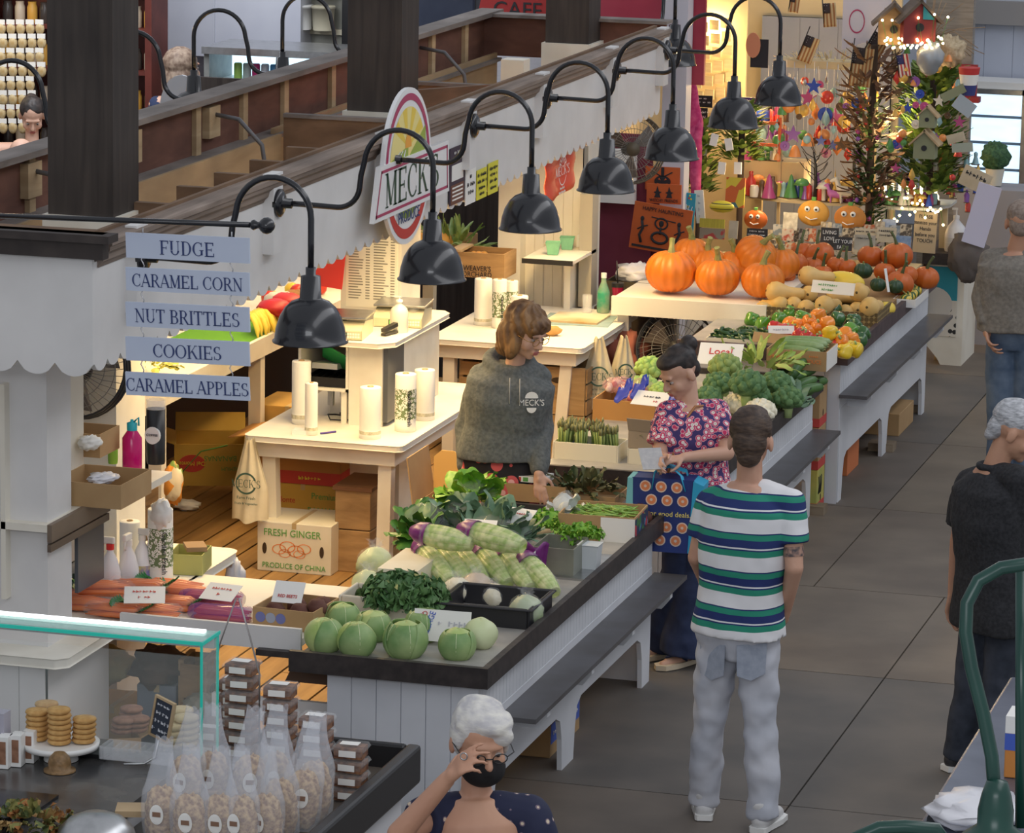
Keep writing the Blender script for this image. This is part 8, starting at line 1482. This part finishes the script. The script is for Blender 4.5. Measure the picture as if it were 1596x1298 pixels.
def orn(i,p,s=1,name='hanging_ornament',string=.12):
 k=i%5;m=RC[(i*7+i//5)%10];c=CN[(i*7+i//5)%10];t=thing(name,'','ornament',tuple(p));mb=MB();r=.026*s
 if k==0:mb.ball((0,0,0),r,12,8)
 elif k==1:mb.prism([((r*1.3 if a%2==0 else r*.55)*cos(a*pi/5+pi/2),(r*1.3 if a%2==0 else r*.55)*sin(a*pi/5+pi/2))for a in range(10)],-.005,.005,'xz')
 elif k==2:mb.lathe([(0,-r*1.5),(r*.8,-r*.5),(r*.5,r*.4),(0,r*1.3)],n=12)
 elif k==3:mb.lathe([(r,-.004),(r,.004)],n=16,mx=Matrix.Rotation(pi/2,4,'X'));mb.ball((0,-.006,0),(r*.4,.004,r*.4),8,6,0)
 else:mb.lathe([(r,-r),(r*.8,-r*.2),(r*.4,r*.6),(0,r*.8)],n=12)
 mb.build('body',m,t,loc=(0,0,0))
 if string:MB().tube([(0,0,r),(0,0,r+string)],.0012,4).build('string',PAPER,t,loc=(0,0,0))
 return t,c,SH_[k]
used={}
def lab(o,s):
 used[s]=used.get(s,0)+1;o['label']=s
for i in range(80):
 u=random.random();x=1195+170*u;y=random.uniform(125,245);o,c,s_=orn(i,AY(x,y,11.35+random.uniform(0,.3)),random.uniform(.8,2.0));lab(o,'%s %s ornament hanging in the shop window, %s, %s row'%(c,s_,ROWN(u),['upper','middle','lower'][min(2,int((y-125)/40))]));o['group']='hanging glass ornaments'
for i in range(9):
 x=1238+17*i;p=AY(x,108+4*(i%3),11.4);t=thing('spoon_chime','silver spoon of the wind chime row, '+['first','second','third','fourth','fifth','sixth','seventh','eighth','ninth'][i]+' from the left','wind chime',tuple(p),random.uniform(-.3,.3),'spoon wind chimes');MB().tube([(0,0,.05),(0,0,-.04),(0,0,-.055)],.003,6).build('handle',STEEL,t,loc=(0,0,0));MB().ball((0,0,-.075),(.014,.004,.024),10,8).build('bowl',STEEL,t,loc=(0,0,0))
def flag(label,x,y,Y,h,rot,tint=0):
 p=AY(x,y,Y);t=thing('small_flag',label,'flag',tuple(p),rot=rot);w_=h*.55;F=bands('flag_stripes_%d'%tint,0,[(0,[(.45,.05,.06),(.32,.13,.04)][tint]),(.5,[(.75,.72,.68),(.55,.42,.22)][tint])],42,0,.7,mod=True)
 MB().grid(lambda u,v:((u-.5)*w_,.008*sin(u*7+v*4),-h*v),8,8).build('stripes',F,t,loc=(0,0,0),solid=.002);MB().grid(lambda u,v:((u-.5)*w_*.55-w_*.2,.008*sin((u*.5)*7+v*2)-.004,-h*.42*v),6,6).build('star_field',voro('star_field_%d'%tint,[(0,(.7,.7,.7)),(.12,[(.02,.03,.15),(.03,.02,.02)][tint])],60,.7,thr=True,rand=.1),t,loc=(0,0,0),solid=.003);MB().tube([(-w_/2,0,.06),(-w_/2,0,-h)],.004,6).build('stick',PLB,t,loc=(0,0,0));return t
flag('tea stained flag standing on the high shelf',1268,58,11.4,.18,(0,.35,.2),1);flag('tea stained flag hanging at the top, right',1292,5,11.4,.16,(0,-.1,0),1);flag('tea stained flag hanging at the top, left',1240,-8,11.4,.12,(0,.1,0),1);flag('tea stained flag on the left of the ribbon column',1347,75,11.2,.26,(0,.1,.2),1);flag('tea stained flag on the ribbon column, right',1376,55,11.3,.22,(0,.5,.3),1);flag('bright striped flag among the green branches',1406,85,11.15,.15,(0,-.2,.1),0)
# ribbon column and green tree column
random.seed(8);RB=mat('brown_ribbon',(.10,.05,.03),(.24,.13,.07),9,.6);t=thing('ribbon_column','tall column of brown ribbons, berries and vines at the shop front','decoration',tuple(AY(1355,300,11.25)));mb=MB()
for k in range(240):
 z=random.uniform(-.05,.95);r_=.05+.08*random.random();a=random.random()*6;c=V((r_*cos(a),r_*sin(a)*.6,z));leafsheet(mb,c,(cos(a),sin(a)*.5,random.uniform(-1,.6)),(-sin(a),cos(a),.2),(0,0,1),random.uniform(.07,.16),.017,.5,.01,9,0,3,5)
mb.build('ribbons',RB,t,loc=(0,0,0));MB().tube([(0,0,-1.1),(0,0,1.0)],.025,8).build('core_pole',mat('vine_brown',(.05,.03,.02),r=.9),t,loc=(0,0,0));mb=MB()
for k in range(420):z=random.uniform(-.45,.6);a=random.random()*6;leafsheet(mb,(.06*cos(a),.05*sin(a),z),(cos(a),sin(a),random.uniform(-.6,.6)),(-sin(a),cos(a),0),(0,0,1),.07,.016,.3,.004,9,0,2,3)
mb.build('vine_leaves',mat('vine_green',(.03,.07,.02),(.09,.16,.04),20,.6),t,loc=(0,0,0))
for k in range(26):z=random.uniform(-.4,.6);a=random.uniform(3.4,6);MB().ball((.10*cos(a),.09*sin(a),z),random.uniform(.008,.018),8,6).build('berry',RC[[5,0,2,6,7][k%5]],t,loc=(0,0,0))
def tree(label,x,y,Y,z1,n,seed,rad=.16,name='decorated_tree'):
 random.seed(seed);p=AY(x,y,Y);t=thing(name,label,'decoration',(p.x,Y,0));mb=MB()
 for k in range(n):
  z=random.uniform(p.z,z1);a=random.random()*2*pi;rr=rad*random.uniform(.4,1);leafsheet(mb,(rr*cos(a),rr*sin(a)*.7,z),(cos(a),sin(a),random.uniform(-.2,.9)),(-sin(a),cos(a),0),(0,0,1),random.uniform(.05,.10),.022,.2,.004,9,0,2,3)
 mb.build('foliage',mat('tree_green',(.06,.13,.02),(.26,.36,.06),6,.6),t,loc=(0,0,0));MB().tube([(0,0,0),(0,0,z1)],.022,8).build('trunk',mat('vine_brown',(.05,.03,.02)),t,loc=(0,0,0));return t
tree('tall green branch column hung with ornaments at the right of the shop',1448,300,11.5,2.05,1100,3,.22);tree('green garland behind the sixth lamp',1090,300,11.0,1.65,260,5,.10);tree('dark green bough right of the hanging tags',1155,250,11.1,1.75,300,6,.12)
random.seed(14)
for i in range(50):
 u=random.random();x=1385+115*u;y=random.uniform(70,290);o,c,s_=orn(i+3,AY(x,y,11.18),random.uniform(.8,1.5),'tree_ornament',0);lab(o,'%s %s ornament on the branch column, %s, %s'%(c,s_,['left','middle','right'][min(2,int(u*3))],['top','upper','lower','bottom'][min(3,int((y-70)/55))]));o['group']='ornaments on the branch column'
 # birdhouses
def bhouse(label,x,y,s,roof,body,rz=0,Y=11.1):
 p=AY(x,y,Y);t=thing('birdhouse',label,'birdhouse',tuple(p),rz,sc=s);MB().prism([(-.06,0),(.06,0),(.06,.09),(0,.15),(-.06,.09)],-.05,.05,'xz').build('walls',body,t,loc=(0,0,0));MB().beam((-.085,0,.075),(.005,0,.162),.01,.13,up=(0,1,0)).beam((.085,0,.075),(-.005,0,.162),.01,.13,up=(0,1,0)).build('roof',roof,t,loc=(0,0,0));MB().lathe([(.016,0),(.016,.004)],n=12,mx=Matrix.Translation((0,-.05,.06))@Matrix.Rotation(pi/2,4,'X')).build('entrance',INK,t,loc=(0,0,0));return t
RFD=wood('birdhouse_roof',(.10,.07,.05),(.2,.15,.11));BRD=mat('birdhouse_red',(.22,.03,.03),r=.7);bhouse('wide brown roofed birdhouse at the top of the shop front',1392,68,1.7,RFD,CRATE,.2);bhouse('red birdhouse with a dark roof and teal gable at the top',1428,66,1.8,RFD,BRD,.4,11.05);MB().prism([(.01,.09),(.055,.088),(.01,.14)],-.056,-.051,'xz').build('teal_gable',mat('teal_gable',(.03,.28,.33),r=.6),bpy.data.objects['birdhouse.001'],loc=(0,0,0))
bhouse('small green birdhouse with a tan roof on the branch column',1446,198,.9,PINE,mat('sage',(.25,.27,.16),r=.7),0,10.95);bhouse('tan roofed birdhouse in the lower branches',1442,246,1.2,PINE,mat('sage',(.25,.27,.16)),0,10.95);tag(lump(MB(),tuple(AY(1450,90,11.0)),(.09,.05,.11),0,2,.25).build('tin_pitcher',mat('zinc',(.36,.39,.42),r=.4,met=.5)),'grey zinc watering can hanging below the top birdhouses','watering can')
t=thing('tin_bucket','red white and blue striped tin bucket on the branch column','bucket',tuple(AY(1510,125,11.1)));
for z0,z1,r0,r1,m_,n_ in((-.10,-.03,.045,.055,mat('bucket_blue',(.04,.05,.2),r=.5),'blue_band'),(-.03,.04,.055,.066,PAPER,'white_band'),(.04,.085,.066,.073,mat('bucket_red',(.55,.04,.04),r=.5),'red_band')):MB().lathe([(r0,z0),(r1,z1)],n=20).build(n_,m_,t,loc=(0,0,0))
for k,(x,y,rr,w_)in enumerate([(1486,145,-.5,.17),(1503,165,.6,.14),(1490,215,-.3,.12),(1500,230,-.1,.14)]):wboard('plaque',['grey green hanging plaque on the right branches, upper','pale blue hanging plaque turned on its corner','white and blue hanging plaque, lower','pale green postcard plaque at the right, lowest'][k],'sign',x,y,11.05,w_,.06 if k!=1 else.10,[mat('sage',(.25,.27,.16)),mat('pale_blue',(.4,.46,.5),r=.7),GCR,mat('sage2',(.4,.44,.36),r=.7)][k],None,ry=rr)
tw=thing('twig_bundle','spray of bare twigs with orange leaves at the top of the shop','twigs',tuple(AY(1450,60,11.5)));mb=MB();random.seed(2)
for k in range(46):a=random.uniform(-.6,3.6);L_=random.uniform(.15,.42);d_=V((cos(a),random.uniform(-.4,.4),sin(a)*.8));mb.tube([(0,0,0),d_*L_*.5+V((0,0,.03)),d_*L_+V((0,0,random.uniform(-.1,.05)))],.0028,4)
mb.build('twigs',mat('twig',(.26,.17,.10),(.4,.28,.17),9,.8),tw,loc=(0,0,0));wad('dry_grass','clump of pale dry grass drooping beside the tin bucket','grass',AY(1480,80,11.3),(.10,.08,.10),mat('dry_grass',(.42,.32,.2),(.6,.5,.34),40,.9,bump=.6),6,.5)
# fairy lights
random.seed(17);t=thing('fairy_lights','string of small lit fairy lights around the top birdhouses','lights',tuple(AY(1430,60,10.95)));o_=t.location.copy();pts=[];mb=MB()
for k in range(46):q_=AY(1375+2.2*k+random.uniform(-5,5),66+random.uniform(-9,9)-(40 if k%9==0 else 0),10.95)-o_;pts.append(q_);mb.ball(q_,.0085,8,6)
tag(mb.build('lights',BULB,t,loc=(0,0,0)),None,None,kind='stuff');MB().tube(pts,.0015,4).build('wire',PG,t,loc=(0,0,0))
t=thing('fairy_lights','string of small lit fairy lights under the right ornament shelf','lights',tuple(AY(1400,330,11.3)));o_=t.location.copy();mb=MB();pts=[]
for k in range(26):q_=AY(1370+4*k,330+random.uniform(-25,22),11.3)-o_;pts.append(q_);mb.ball(q_,.009,8,6)
tag(mb.build('lights',BULB,t,loc=(0,0,0)),None,None,kind='stuff');MB().tube(pts,.0015,4).build('wire',PG,t,loc=(0,0,0))
# figurines on the shelves
random.seed(40);FN=['bottle','jar','mushroom','angel','candle','cone']
def figurine(i,p,s=1):
 k=i%6;m=RC[(i*3+i//6)%10];t=thing('figurine','','figurine',tuple(p));mb=MB();h=.09*s
 pr={0:[(.018,0),(.02,h*.6),(.008,h*.8),(.008,h)],1:[(.022,0),(.024,h*.5),(.02,h*.7)],2:[(.01,0),(.01,h*.6),(.035,h*.62),(.02,h*.85),(0,h*.92)],3:[(.026,0),(.012,h*.6),(.014,h*.75),(.014,h*.9),(0,h)],4:[(.015,0),(.015,h*.8),(.003,h*.85),(0,h*.95)],5:[(.028,0),(.006,h*.9),(0,h)]}[k]
 mb.lathe([(r*s,z)for r,z in pr],n=12);mb.build('body',m,t,loc=(0,0,0));MB().lathe([(pr[0][0]*s*1.15,0),(pr[0][0]*s*1.15,.006)],n=12).build('base',RC[9],t,loc=(0,0,0));return t,CN[(i*3+i//6)%10],FN[k]
for i in range(30):
 u=i/29;x=1170+165*u;o,c,s_=figurine(i,AY(x,296+10*min(1,u*1.6),11.42+random.uniform(-.02,.15)),random.uniform(1.1,2.0));o.location.z=1.099;lab(o,'%s %s figurine on the curved ornament shelf, %s'%(c,s_,ROWN(u)))
for i in range(30):
 u=i/29;x=1355+100*u;o,c,s_=figurine(i+2,AY(x,300,11.42+.06*(i%3)),random.uniform(.8,1.4));o.location.z=1.099;lab(o,'small %s %s figurine on the right ornament shelf, %s'%(c,s_,ROWN(u)))
for i in range(9):t=MB().lathe([(.022,0),(.024,.05),(.01,.07),(.01,.12)],n=12,c=(-.62+.05*i,11.62,1.10)).build('glowing_jar',mat('warm_glow_glass',(1,.9,.7),emit=3.2,ec=(1,.82,.5)));tag(t,'lit glass jar glowing warm white on the right ornament shelf','lit jar','glowing glass jars')
un=MAT_U=mat('unicorn_pink',(.50,.14,.46),(.6,.2,.55),8,.4)
def beast(label,x,y,m,s=1,name='unicorn_figure'):
 p=AY(x,y,11.38);t=thing(name,label,'figurine',(p.x,11.38,1.099));mb=MB();mb.cap((-.03*s,0,.055*s),(.035*s,0,.05*s),.024*s,.024*s);mb.cap((-.04*s,0,.06*s),(-.055*s,0,.105*s),.014*s,.011*s);mb.cap((-.055*s,0,.108*s),(-.08*s,0,.098*s),.012*s,.007*s)
 for lx in(-.03,.035):
  for ly in(-.014,.014):mb.cap((lx*s,ly*s,.045*s),(lx*s,ly*s,.004),.008*s,.005*s)
 mb.build('body',m,t,loc=(0,0,0),remesh=.003);MB().lathe([(.004*s,0),(0,.04*s)],(-.062*s,0,.118*s),8).build('horn',RC[2],t,loc=(0,0,0));MB().cap((.055*s,0,.055*s),(.07*s,0,.02*s),.008*s,.004*s).build('tail',m,t,loc=(0,0,0));return t
beast('pink unicorn figure sitting at the right of the curved shelf',1303,300,MAT_U,1.1);beast('white unicorn figure behind the pink one',1322,298,RC[3],1.5)
t=thing('wire_tree','small bare black ornament tree on the curved shelf','tree',(AY(1270,300,11.4).x,11.4,1.099));mb=MB();mb.tube([(0,0,0),(.005,0,.12),(0,0,.25),(-.02,0,.34)],0,8,rs=[.014,.012,.009,.004])
for k in range(16):a=k*2.4;z=.12+.014*k;mb.tube([(0,0,z),(.07*cos(a),.06*sin(a),z+.04),(.11*cos(a),.1*sin(a),z+.09)],.003,5)
mb.build('branches',PLB,t,loc=(0,0,0))
for k,(x,y,c)in enumerate([(1083,205,RC[7]),(1094,232,RC[3]),(1078,235,RC[3])]):
 t=thing('mug',['purple mug on the rack behind the sixth lamp','cream mug with a red drawing below the purple mug','cream mug at the left of the mug rack'][k],'mug',tuple(AY(x,y,11.0)));MB().lathe([(.035,-.04),(.04,.04),(.036,.04),(.032,-.03)],n=18).build('cup',c,t,loc=(0,0,0));MB().tube([(-.036,0,.025),(-.06,0,.015),(-.06,0,-.015),(-.036,0,-.025)],.006,6).build('handle',c,t,loc=(0,0,0))
for k,(x,y)in enumerate([(1113,218),(1136,225),(1125,262),(1150,262)]):wboard('hang_tag','white hang tag on the bough behind the sixth lamp, '+['upper left','upper right','lower left','lower right'][k],'tag',x,y,10.75,.05,.08,PAPER,ry=[.2,-.2,.1,0][k])
# red rack with candle glow
mb=MB();p=AY(1195,205,11.4);t=thing('red_rack','red wooden ladder rack left of the wind chimes','rack',tuple(p));
for sx in(-.09,.09):MB().bx(sx-.01,sx+.01,-.01,.01,-.2,.1).build('upright',mat('rack_red',(.60,.10,.03),r=.6),t,loc=(0,0,0))
for z in(-.1,.05):MB().bx(-.09,.09,-.01,.01,z,z+.02).build('rung',mat('rack_red',(.60,.10,.03)),t,loc=(0,0,0))
for i in range(18):
 u=i/17;o,c,s_=figurine(i+5,AY(1165+60*u,250-30*(i%3),11.7),1.3);lab(o,'%s %s figurine in the nook left of the chimes, %s'%(c,s_,ROWN(u)))
tag(MB().bx(-1.62,-1.15,11.66,11.9,1.10,1.32).build('nook_shelf',CRM2),'cream step shelf in the nook left of the wind chimes','shelf')
# sanitizer sign, jug and front stand
sp_=thing('front_stand','white front stand with a black top and polka dot cloth at the shop corner','stand',(-.13,11.75,0));MB().bx(-.14,.16,-.28,.35,.70,.78).build('black_top',BLK,sp_,loc=(0,0,0));mb=MB();mb.prism([(-.14,.70),(-.14,.12),(-.10,.05),(-.04,0),(.14,0),(.14,.70)]if 0 else[(-.14,.70),(-.14,.14),(-.09,.12),(-.02,.04),(0,0),(.145,0),(.145,.70)],-.22,-.19,'xz');mb.bx(.12,.145,-.19,.33,.0,.70);mb.build('stand_body',WHT2,sp_,loc=(0,0,0));MB().bx(-.14,.10,-.228,-.222,.45,.68).build('polka_cloth',voro('polka_teal',[(0,(.8,.85,.85)),(.3,(.03,.28,.36))],28,.8,thr=True,rand=0),sp_,loc=(0,0,0));MB().bx(-.14,.10,-.228,-.222,.20,.45).build('damask_cloth',voro('damask',[(0,(.03,.03,.03)),(.34,(.66,.62,.54))],22,.8,thr=True,rand=.5),sp_,loc=(0,0,0));MB().add([(-.06+.13*cos(a*pi/12),-.23,.42+.12*sin(a*pi/12))for a in range(24)],[tuple(range(24))]).build('round_cloth',mat('off_white_cloth',(.6,.57,.52),r=.8),sp_,loc=(0,0,0))
wboard('sanitizer_sign','tan card reading Please sanitize your Hands before you Touch','sign',1442,362,11.4,.155,.28,mat('tan_card',(.52,.42,.28),r=.8),['PLEASE','sanitize your','Hands','before you','TOUCH'],.036,INK,ry=.03);jg=thing('sanitizer_jug','big white sanitizer jug with a pump on the black topped stand','jug',(AY(1488,405,11.6).x,11.6,.781));MB().lathe([(.07,0),(.075,.01),(.075,.12),(.06,.17),(.02,.215),(.02,.23)],n=24).build('jug',mat('milky',(.82,.82,.84)),jg,loc=(0,0,0));MB().lathe([(.022,.225),(.022,.245),(.005,.25),(.005,.29)],n=12).bx(-.03,.008,-.008,.008,.285,.298).build('pump',PLW,jg,loc=(0,0,0));MB().lathe([(.0757,.03),(.0757,.10)],n=24,cap=False).build('label',mat('faint_label',(.62,.62,.6),(.75,.75,.73),80,.6,st=(.1,.1,3)),jg,loc=(0,0,0))
s2=thing('side_stand','second white stand with a dark shelf behind the first, toward the door','stand',(.13,13.2,0));MB().bx(-.14,.12,-.5,.5,.5,.56).build('dark_shelf',PLB,s2,loc=(0,0,0));MB().bx(-.12,.1,-.45,.45,0,.50).build('body',WHT2,s2,loc=(0,0,0))
for k in range(26):
 u=random.random();o,c,s_=figurine(k,AY(1455+70*u,285+random.uniform(-30,50),11.55),1.0);lab(o,'dark trinket, %s %s, in the dim rack right of the shelf, %s'%(c,s_,ROWN(u)))
wboard('mirror_panel','silver white leaning mirror panel before the grey shirted man','mirror',1530,335,11.2,.16,.42,mat('mirror_lilac',(.62,.62,.78),r=.2),ry=.25);wad('brown_bag','grey brown cloth bag under the leaning mirror','bag',AY(1510,400,11.3),(.14,.1,.16),mat('grey_brown_cloth',(.14,.12,.11),r=.9),3,.4);wboard('banner_card','white paper banner in script leaning right of the branches','banner',1520,280,11.3,.2,.14,GCR,['Sonnet'],.05,INK,ry=.4)
# ================================================================ STALLS ACROSS THE OTHER AISLE (top left)
RW=mat('cherry_shelf',(.10,.018,.012),(.15,.03,.02),5,.5);bs=thing('spice_shelf','cherry red shelf unit of jars and spice bags behind the near post','shelf',(-6.75,11.2,0));MB().bx(-1.0,.95,.3,.34,0,2.9).build('back',RW,bs,loc=(0,0,0))
for z in(1.15,1.45,1.75,2.05,2.35):MB().bx(-1.0,.95,0,.3,z,z+.025).build('shelf_board',RW,bs,loc=(0,0,0))
for x in(-.35,.32,.93):MB().bx(x,x+.05,-.02,.3,0,2.9).build('side',RW,bs,loc=(0,0,0))
random.seed(6)
for j,z in enumerate((1.176,1.476,1.776,2.076,2.376)):
 for i in range(12):
  x=-7.05+.095*i+.02+.04*(i>6);t=MB().lathe([(.035,0),(.038,.01),(.038,.11),(.03,.13),(.032,.15)],n=12,c=(x+.1,11.33,z)).build('spice_jar',[mat('jar_dark',(.05,.04,.035),r=.2),mat('jar_pale',(.5,.42,.32),r=.3),mat('jar_amber',(.6,.32,.06),r=.2)][(i+j)%3]);tag(t,'%s jar on the cherry shelf, %s board, %s'%(['dark','pale','amber'][(i+j)%3],['lowest','second','middle','fourth','top'][j],['first','second','third','fourth','fifth','sixth','seventh','eighth','ninth','tenth','eleventh','twelfth'][i]+' from the left'),'jar')
bgp=None
for j in range(8):
 for i in range(5):
  p=AY(2+15*i+3*(j%2),38+22*j,11.0);l='labelled spice bag hanging on the left rack, row %s, %s'%(['one','two','three','four','five','six','seven','eight'][j],['far left','left','middle','right','far right'][i])
  if i==4 and j>3:continue
  if bgp is None:bgp=thing('spice_bag',l,'spice bag',tuple(p),0,'spice bags on the left rack');MB().ball((0,0,-.03),(.035,.02,.045),10,8).build('spices',mat('spice_mix',(.45,.30,.12),(.6,.5,.3),30,.7),bgp,loc=(0,0,0));MB().bx(-.03,.03,-.012,-.004,.0,.035).build('label',PAPER,bgp,loc=(0,0,0))
  else:dup(bgp,tuple(p),label=l)
tag(MB().bx(-8.6,-6.95,11.15,11.2,0,2.7).build('peg_board',mat('warm_board',(.38,.20,.08),r=.8)),'warm brown board behind the hanging spice bags','board');point('spice_light',(-7.3,10.4,2.6),14,(1,.75,.4),.1)
# white cabinets, steel counter, drink cooler, glass fridge
WC=mat('white_cabinet',(.55,.57,.64),(.50,.52,.60),3,.4);tag(MB().bx(-6.4,-5.15,12.6,13,1.75,2.8).bx(-5.83,-5.82,12.59,12.6,1.75,2.8).build('wall_cabinet',WC),'white wall cabinet above the blonde woman','cabinet');tag(MB().bx(-6.9,-3.0,13.2,13.3,0,3.2).build('brick_wall',mat('white_brick',(.50,.50,.56),(.56,.56,.62),12,.7,st=(1,1,4))),'white painted brick wall behind the drink cooler','wall');
p=AY(310,78,11.2);q=AY(505,78,11.2);ck_=thing('drink_cooler','steel topped lit drink cooler beyond the roof boards','cooler',((p.x+q.x)/2,11.35,0));h_=p.z;w_=(q.x-p.x)/2;MB().bx(-w_,w_+.3,-.1,.5,h_-.03,h_+.02).build('steel_top',STEEL,ck_,loc=(0,0,0));MB().bx(-w_,w_+.3,-.05,.5,0,h_-.45).bx(-w_,w_+.3,.45,.5,h_-.45,h_-.03).bx(-w_,-w_+.04,-.05,.45,h_-.45,h_-.03).bx(w_-.04,w_,-.05,.45,h_-.45,h_-.03).build('cabinet',PLG,ck_,loc=(0,0,0));MB().bx(-w_+.04,w_-.04,.42,.45,h_-.45,h_-.05).build('lit_back',mat('cooler_glow',(.6,.8,.95),emit=1.6,ec=(.6,.85,1)),ck_,loc=(0,0,0));MB().bx(-w_+.04,w_-.04,.0,.42,h_-.24,h_-.23).build('wire_shelf',PLW,ck_,loc=(0,0,0))
CC=[(.3,.5,.1),(.35,.42,.4),(.45,.02,.15),(.5,.5,.55),(.05,.25,.5),(.45,.5,.55),(.1,.35,.5)]
for i in range(7):tag(MB().lathe([(.026,0),(.03,.008),(.03,.11),(.024,.12)],n=14,c=(ck_.location.x-.28+.068*i,11.5,h_-.229)).build('drink_can',mat('can_%d'%i,CC[i],r=.3)),'%s drink can in the lit cooler'%['lime','grey green','crimson','silver, fourth','blue','pale, sixth','light blue'][i],'can')
p=AY(412,-20,12.8);q=AY(542,60,12.8);gf=thing('glass_fridge','black framed glass fridge holding tubs at the top','fridge',((p.x+q.x)/2,12.85,0));w_=(q.x-p.x)/2;MB().bx(-w_,w_,0,.3,0,2.8).build('cabinet',mat('fridge_inner',(.30,.30,.26),r=.6),gf,loc=(0,0,0));mb=MB()
for x in(-w_,-.03,w_-.05):mb.bx(x,x+.05,-.04,0,.8,2.8)
mb.build('door_frame',PLB,gf,loc=(0,0,0));MB().bx(-w_,w_,-.035,0,q.z+.02,q.z+.06).bx(-w_,w_,-.035,0,q.z+.30,q.z+.32).build('shelf',mat('cream_plate',(.6,.55,.42)),gf,loc=(0,0,0))
for i in range(6):tag(MB().lathe([(.075,0),(.085,.16),(.09,.16),(.09,.18)],n=18,c=(gf.location.x-w_+.13+.165*(i%3)+.03*(i%3>0),12.72,q.z+.062+(.26 if i>2 else 0))).build('food_tub',[mat('tub_cream',(.6,.56,.42),r=.4),PLW][i%2]),'%s tub in the glass fridge, %s shelf, %s'%(['cream','white'][i%2],['lower','upper'][i>2],['left','middle','right'][i%3]),'tub')
p=AY(283,178,8.6);ov=thing('oval_board','pale grey board with a rounded top behind the far board','board',tuple(p));MB().prism([(-.16,-.3),(.16,-.3),(.15,.05)]+[(.145*cos(a*pi/10),.05+.20*sin(a*pi/10))for a in range(1,10)]+[(-.15,.05)],0,.02,'xz').build('board',mat('pale_grey_board',(.38,.39,.42),r=.6),ov,loc=(0,0,0));MB().bx(-.03,.03,.02,.05,-ov.location.z,0).build('post',STEEL,ov,loc=(0,0,0))
tag(MB().bx(-5.3,-4.0,9.0,9.6,0,1.25).build('steel_counter',STEEL),'steel counter behind the oval board across the aisle','counter')
p=AY(700,20,11.5);t=thing('dark_machine','dark blue black enamel machine with chrome handles at the top','machine',(p.x,11.5,0));MB().bx(-.28,.22,-.1,.4,0,2.9).build('body',mat('blue_black',(.018,.025,.05),(.03,.04,.07),4,.4),t,loc=(0,0,0),bevel=.02)
for x in(-.03,.05):MB().bx(x,x+.008,-.125,-.105,2.02,2.14).build('handle',STEEL,t,loc=(0,0,0))
p=AY(800,8,11.0);t=thing('cafe_sign','red cafe sign with dark lettering behind the roof frame end','sign',tuple(p));MB().prism([(-.26,-.12),(.30,-.12),(.30,.3),(-.18,.3)],0,.02,'xz').build('board',mat('cafe_red',(.34,.02,.02),r=.6),t,loc=(0,0,0));text('CAFE',.15,(.03,-.004,-.035),FY,INK,t,sx=1.0);MB().bx(-.17,.3,-.002,0,.065,.07).build('gold_line',RC[2],t,loc=(0,0,0))
# ================================================================ NEAR RIGHT CORNER
sc_=thing('steel_table','steel topped counter at the bottom right corner','counter',(3.1,-1.7,0));MB().bx(-1.0,1.5,-1.4,1.72,.91,.95).build('steel_top',mat('blue_steel',(.16,.18,.24),(.12,.14,.19),6,.3,.5),sc_,loc=(0,0,0),bevel=.012);MB().bx(-.9,1.4,-1.3,1.6,0,.91).build('body',mat('grey_metal_panel',(.12,.13,.15)),sc_,loc=(0,0,0))
q=W(1562,1215,.951);pk_=carton('orange cereal carton with a blue band and white top at the bottom right',(q.x+.12,q.y+.1,.951),.24,.14,.22,mat('cereal_orange',(.62,.24,.05),r=.6),0,True,band=(.10,.16,PB));MB().bx(-.121,.121,-.071,.071,.161,.222).build('white_top',PAPER,pk_,loc=(0,0,0));text('cereal',.035,(.03,-.074,.13),FY,PAPER,pk_);wad('plastic_bag','crumpled white wrapping on the steel counter','bag',W(1520,1262,.99),(.16,.18,.05),mat('bag_white',(.72,.72,.76)),3,.4,6);tag(MB().box(tuple(W(1465,1278,.965)),(.08,.05,.025)).build('black_clip',PLB),'small black clip at the edge of the steel counter','clip')
GA=mat('green_enamel',(.008,.045,.035),(.012,.06,.045),5,.3);Dg=7.2
gl=thing('green_gooseneck_lamp','thick dark green gooseneck arm curving in the near right corner','lamp',tuple(AD(1552,1262,Dg)));o_=gl.location;pth=[(1552,1262),(1546,1180),(1532,1110),(1514,1040),(1505,985),(1507,940),(1525,905),(1560,885),(1605,878),(1650,890),(1680,930)]
MB().tube([AD(x,y,Dg)-o_ for x,y in pth],.013,14).build('arm',GA,gl,loc=(0,0,0));MB().lathe([(.0,.06),(.02,.055),(.028,.03),(.034,.0),(.034,-.03),(.06,-.05),(.13,-.12),(.15,-.2)],n=28,cap=False).build('lamp_shade',GA,gl,loc=(0,0,0));MB().tube([AD(1592,880,Dg+.1)-o_,AD(1592,1290,Dg+.1)-o_],.012,10).build('post',GA,gl,loc=(0,0,0))
g2=thing('green_gooseneck_lamp','dark green curved lamp top at the bottom edge right of the man','lamp',tuple(AD(1405,1330,Dg)));MB().tube([AD(x,y,Dg)-g2.location for x,y in[(1320,1345),(1335,1305),(1370,1290),(1410,1288),(1460,1292),(1480,1320),(1484,1400)]],.013,14).build('arm',GA,g2,loc=(0,0,0))
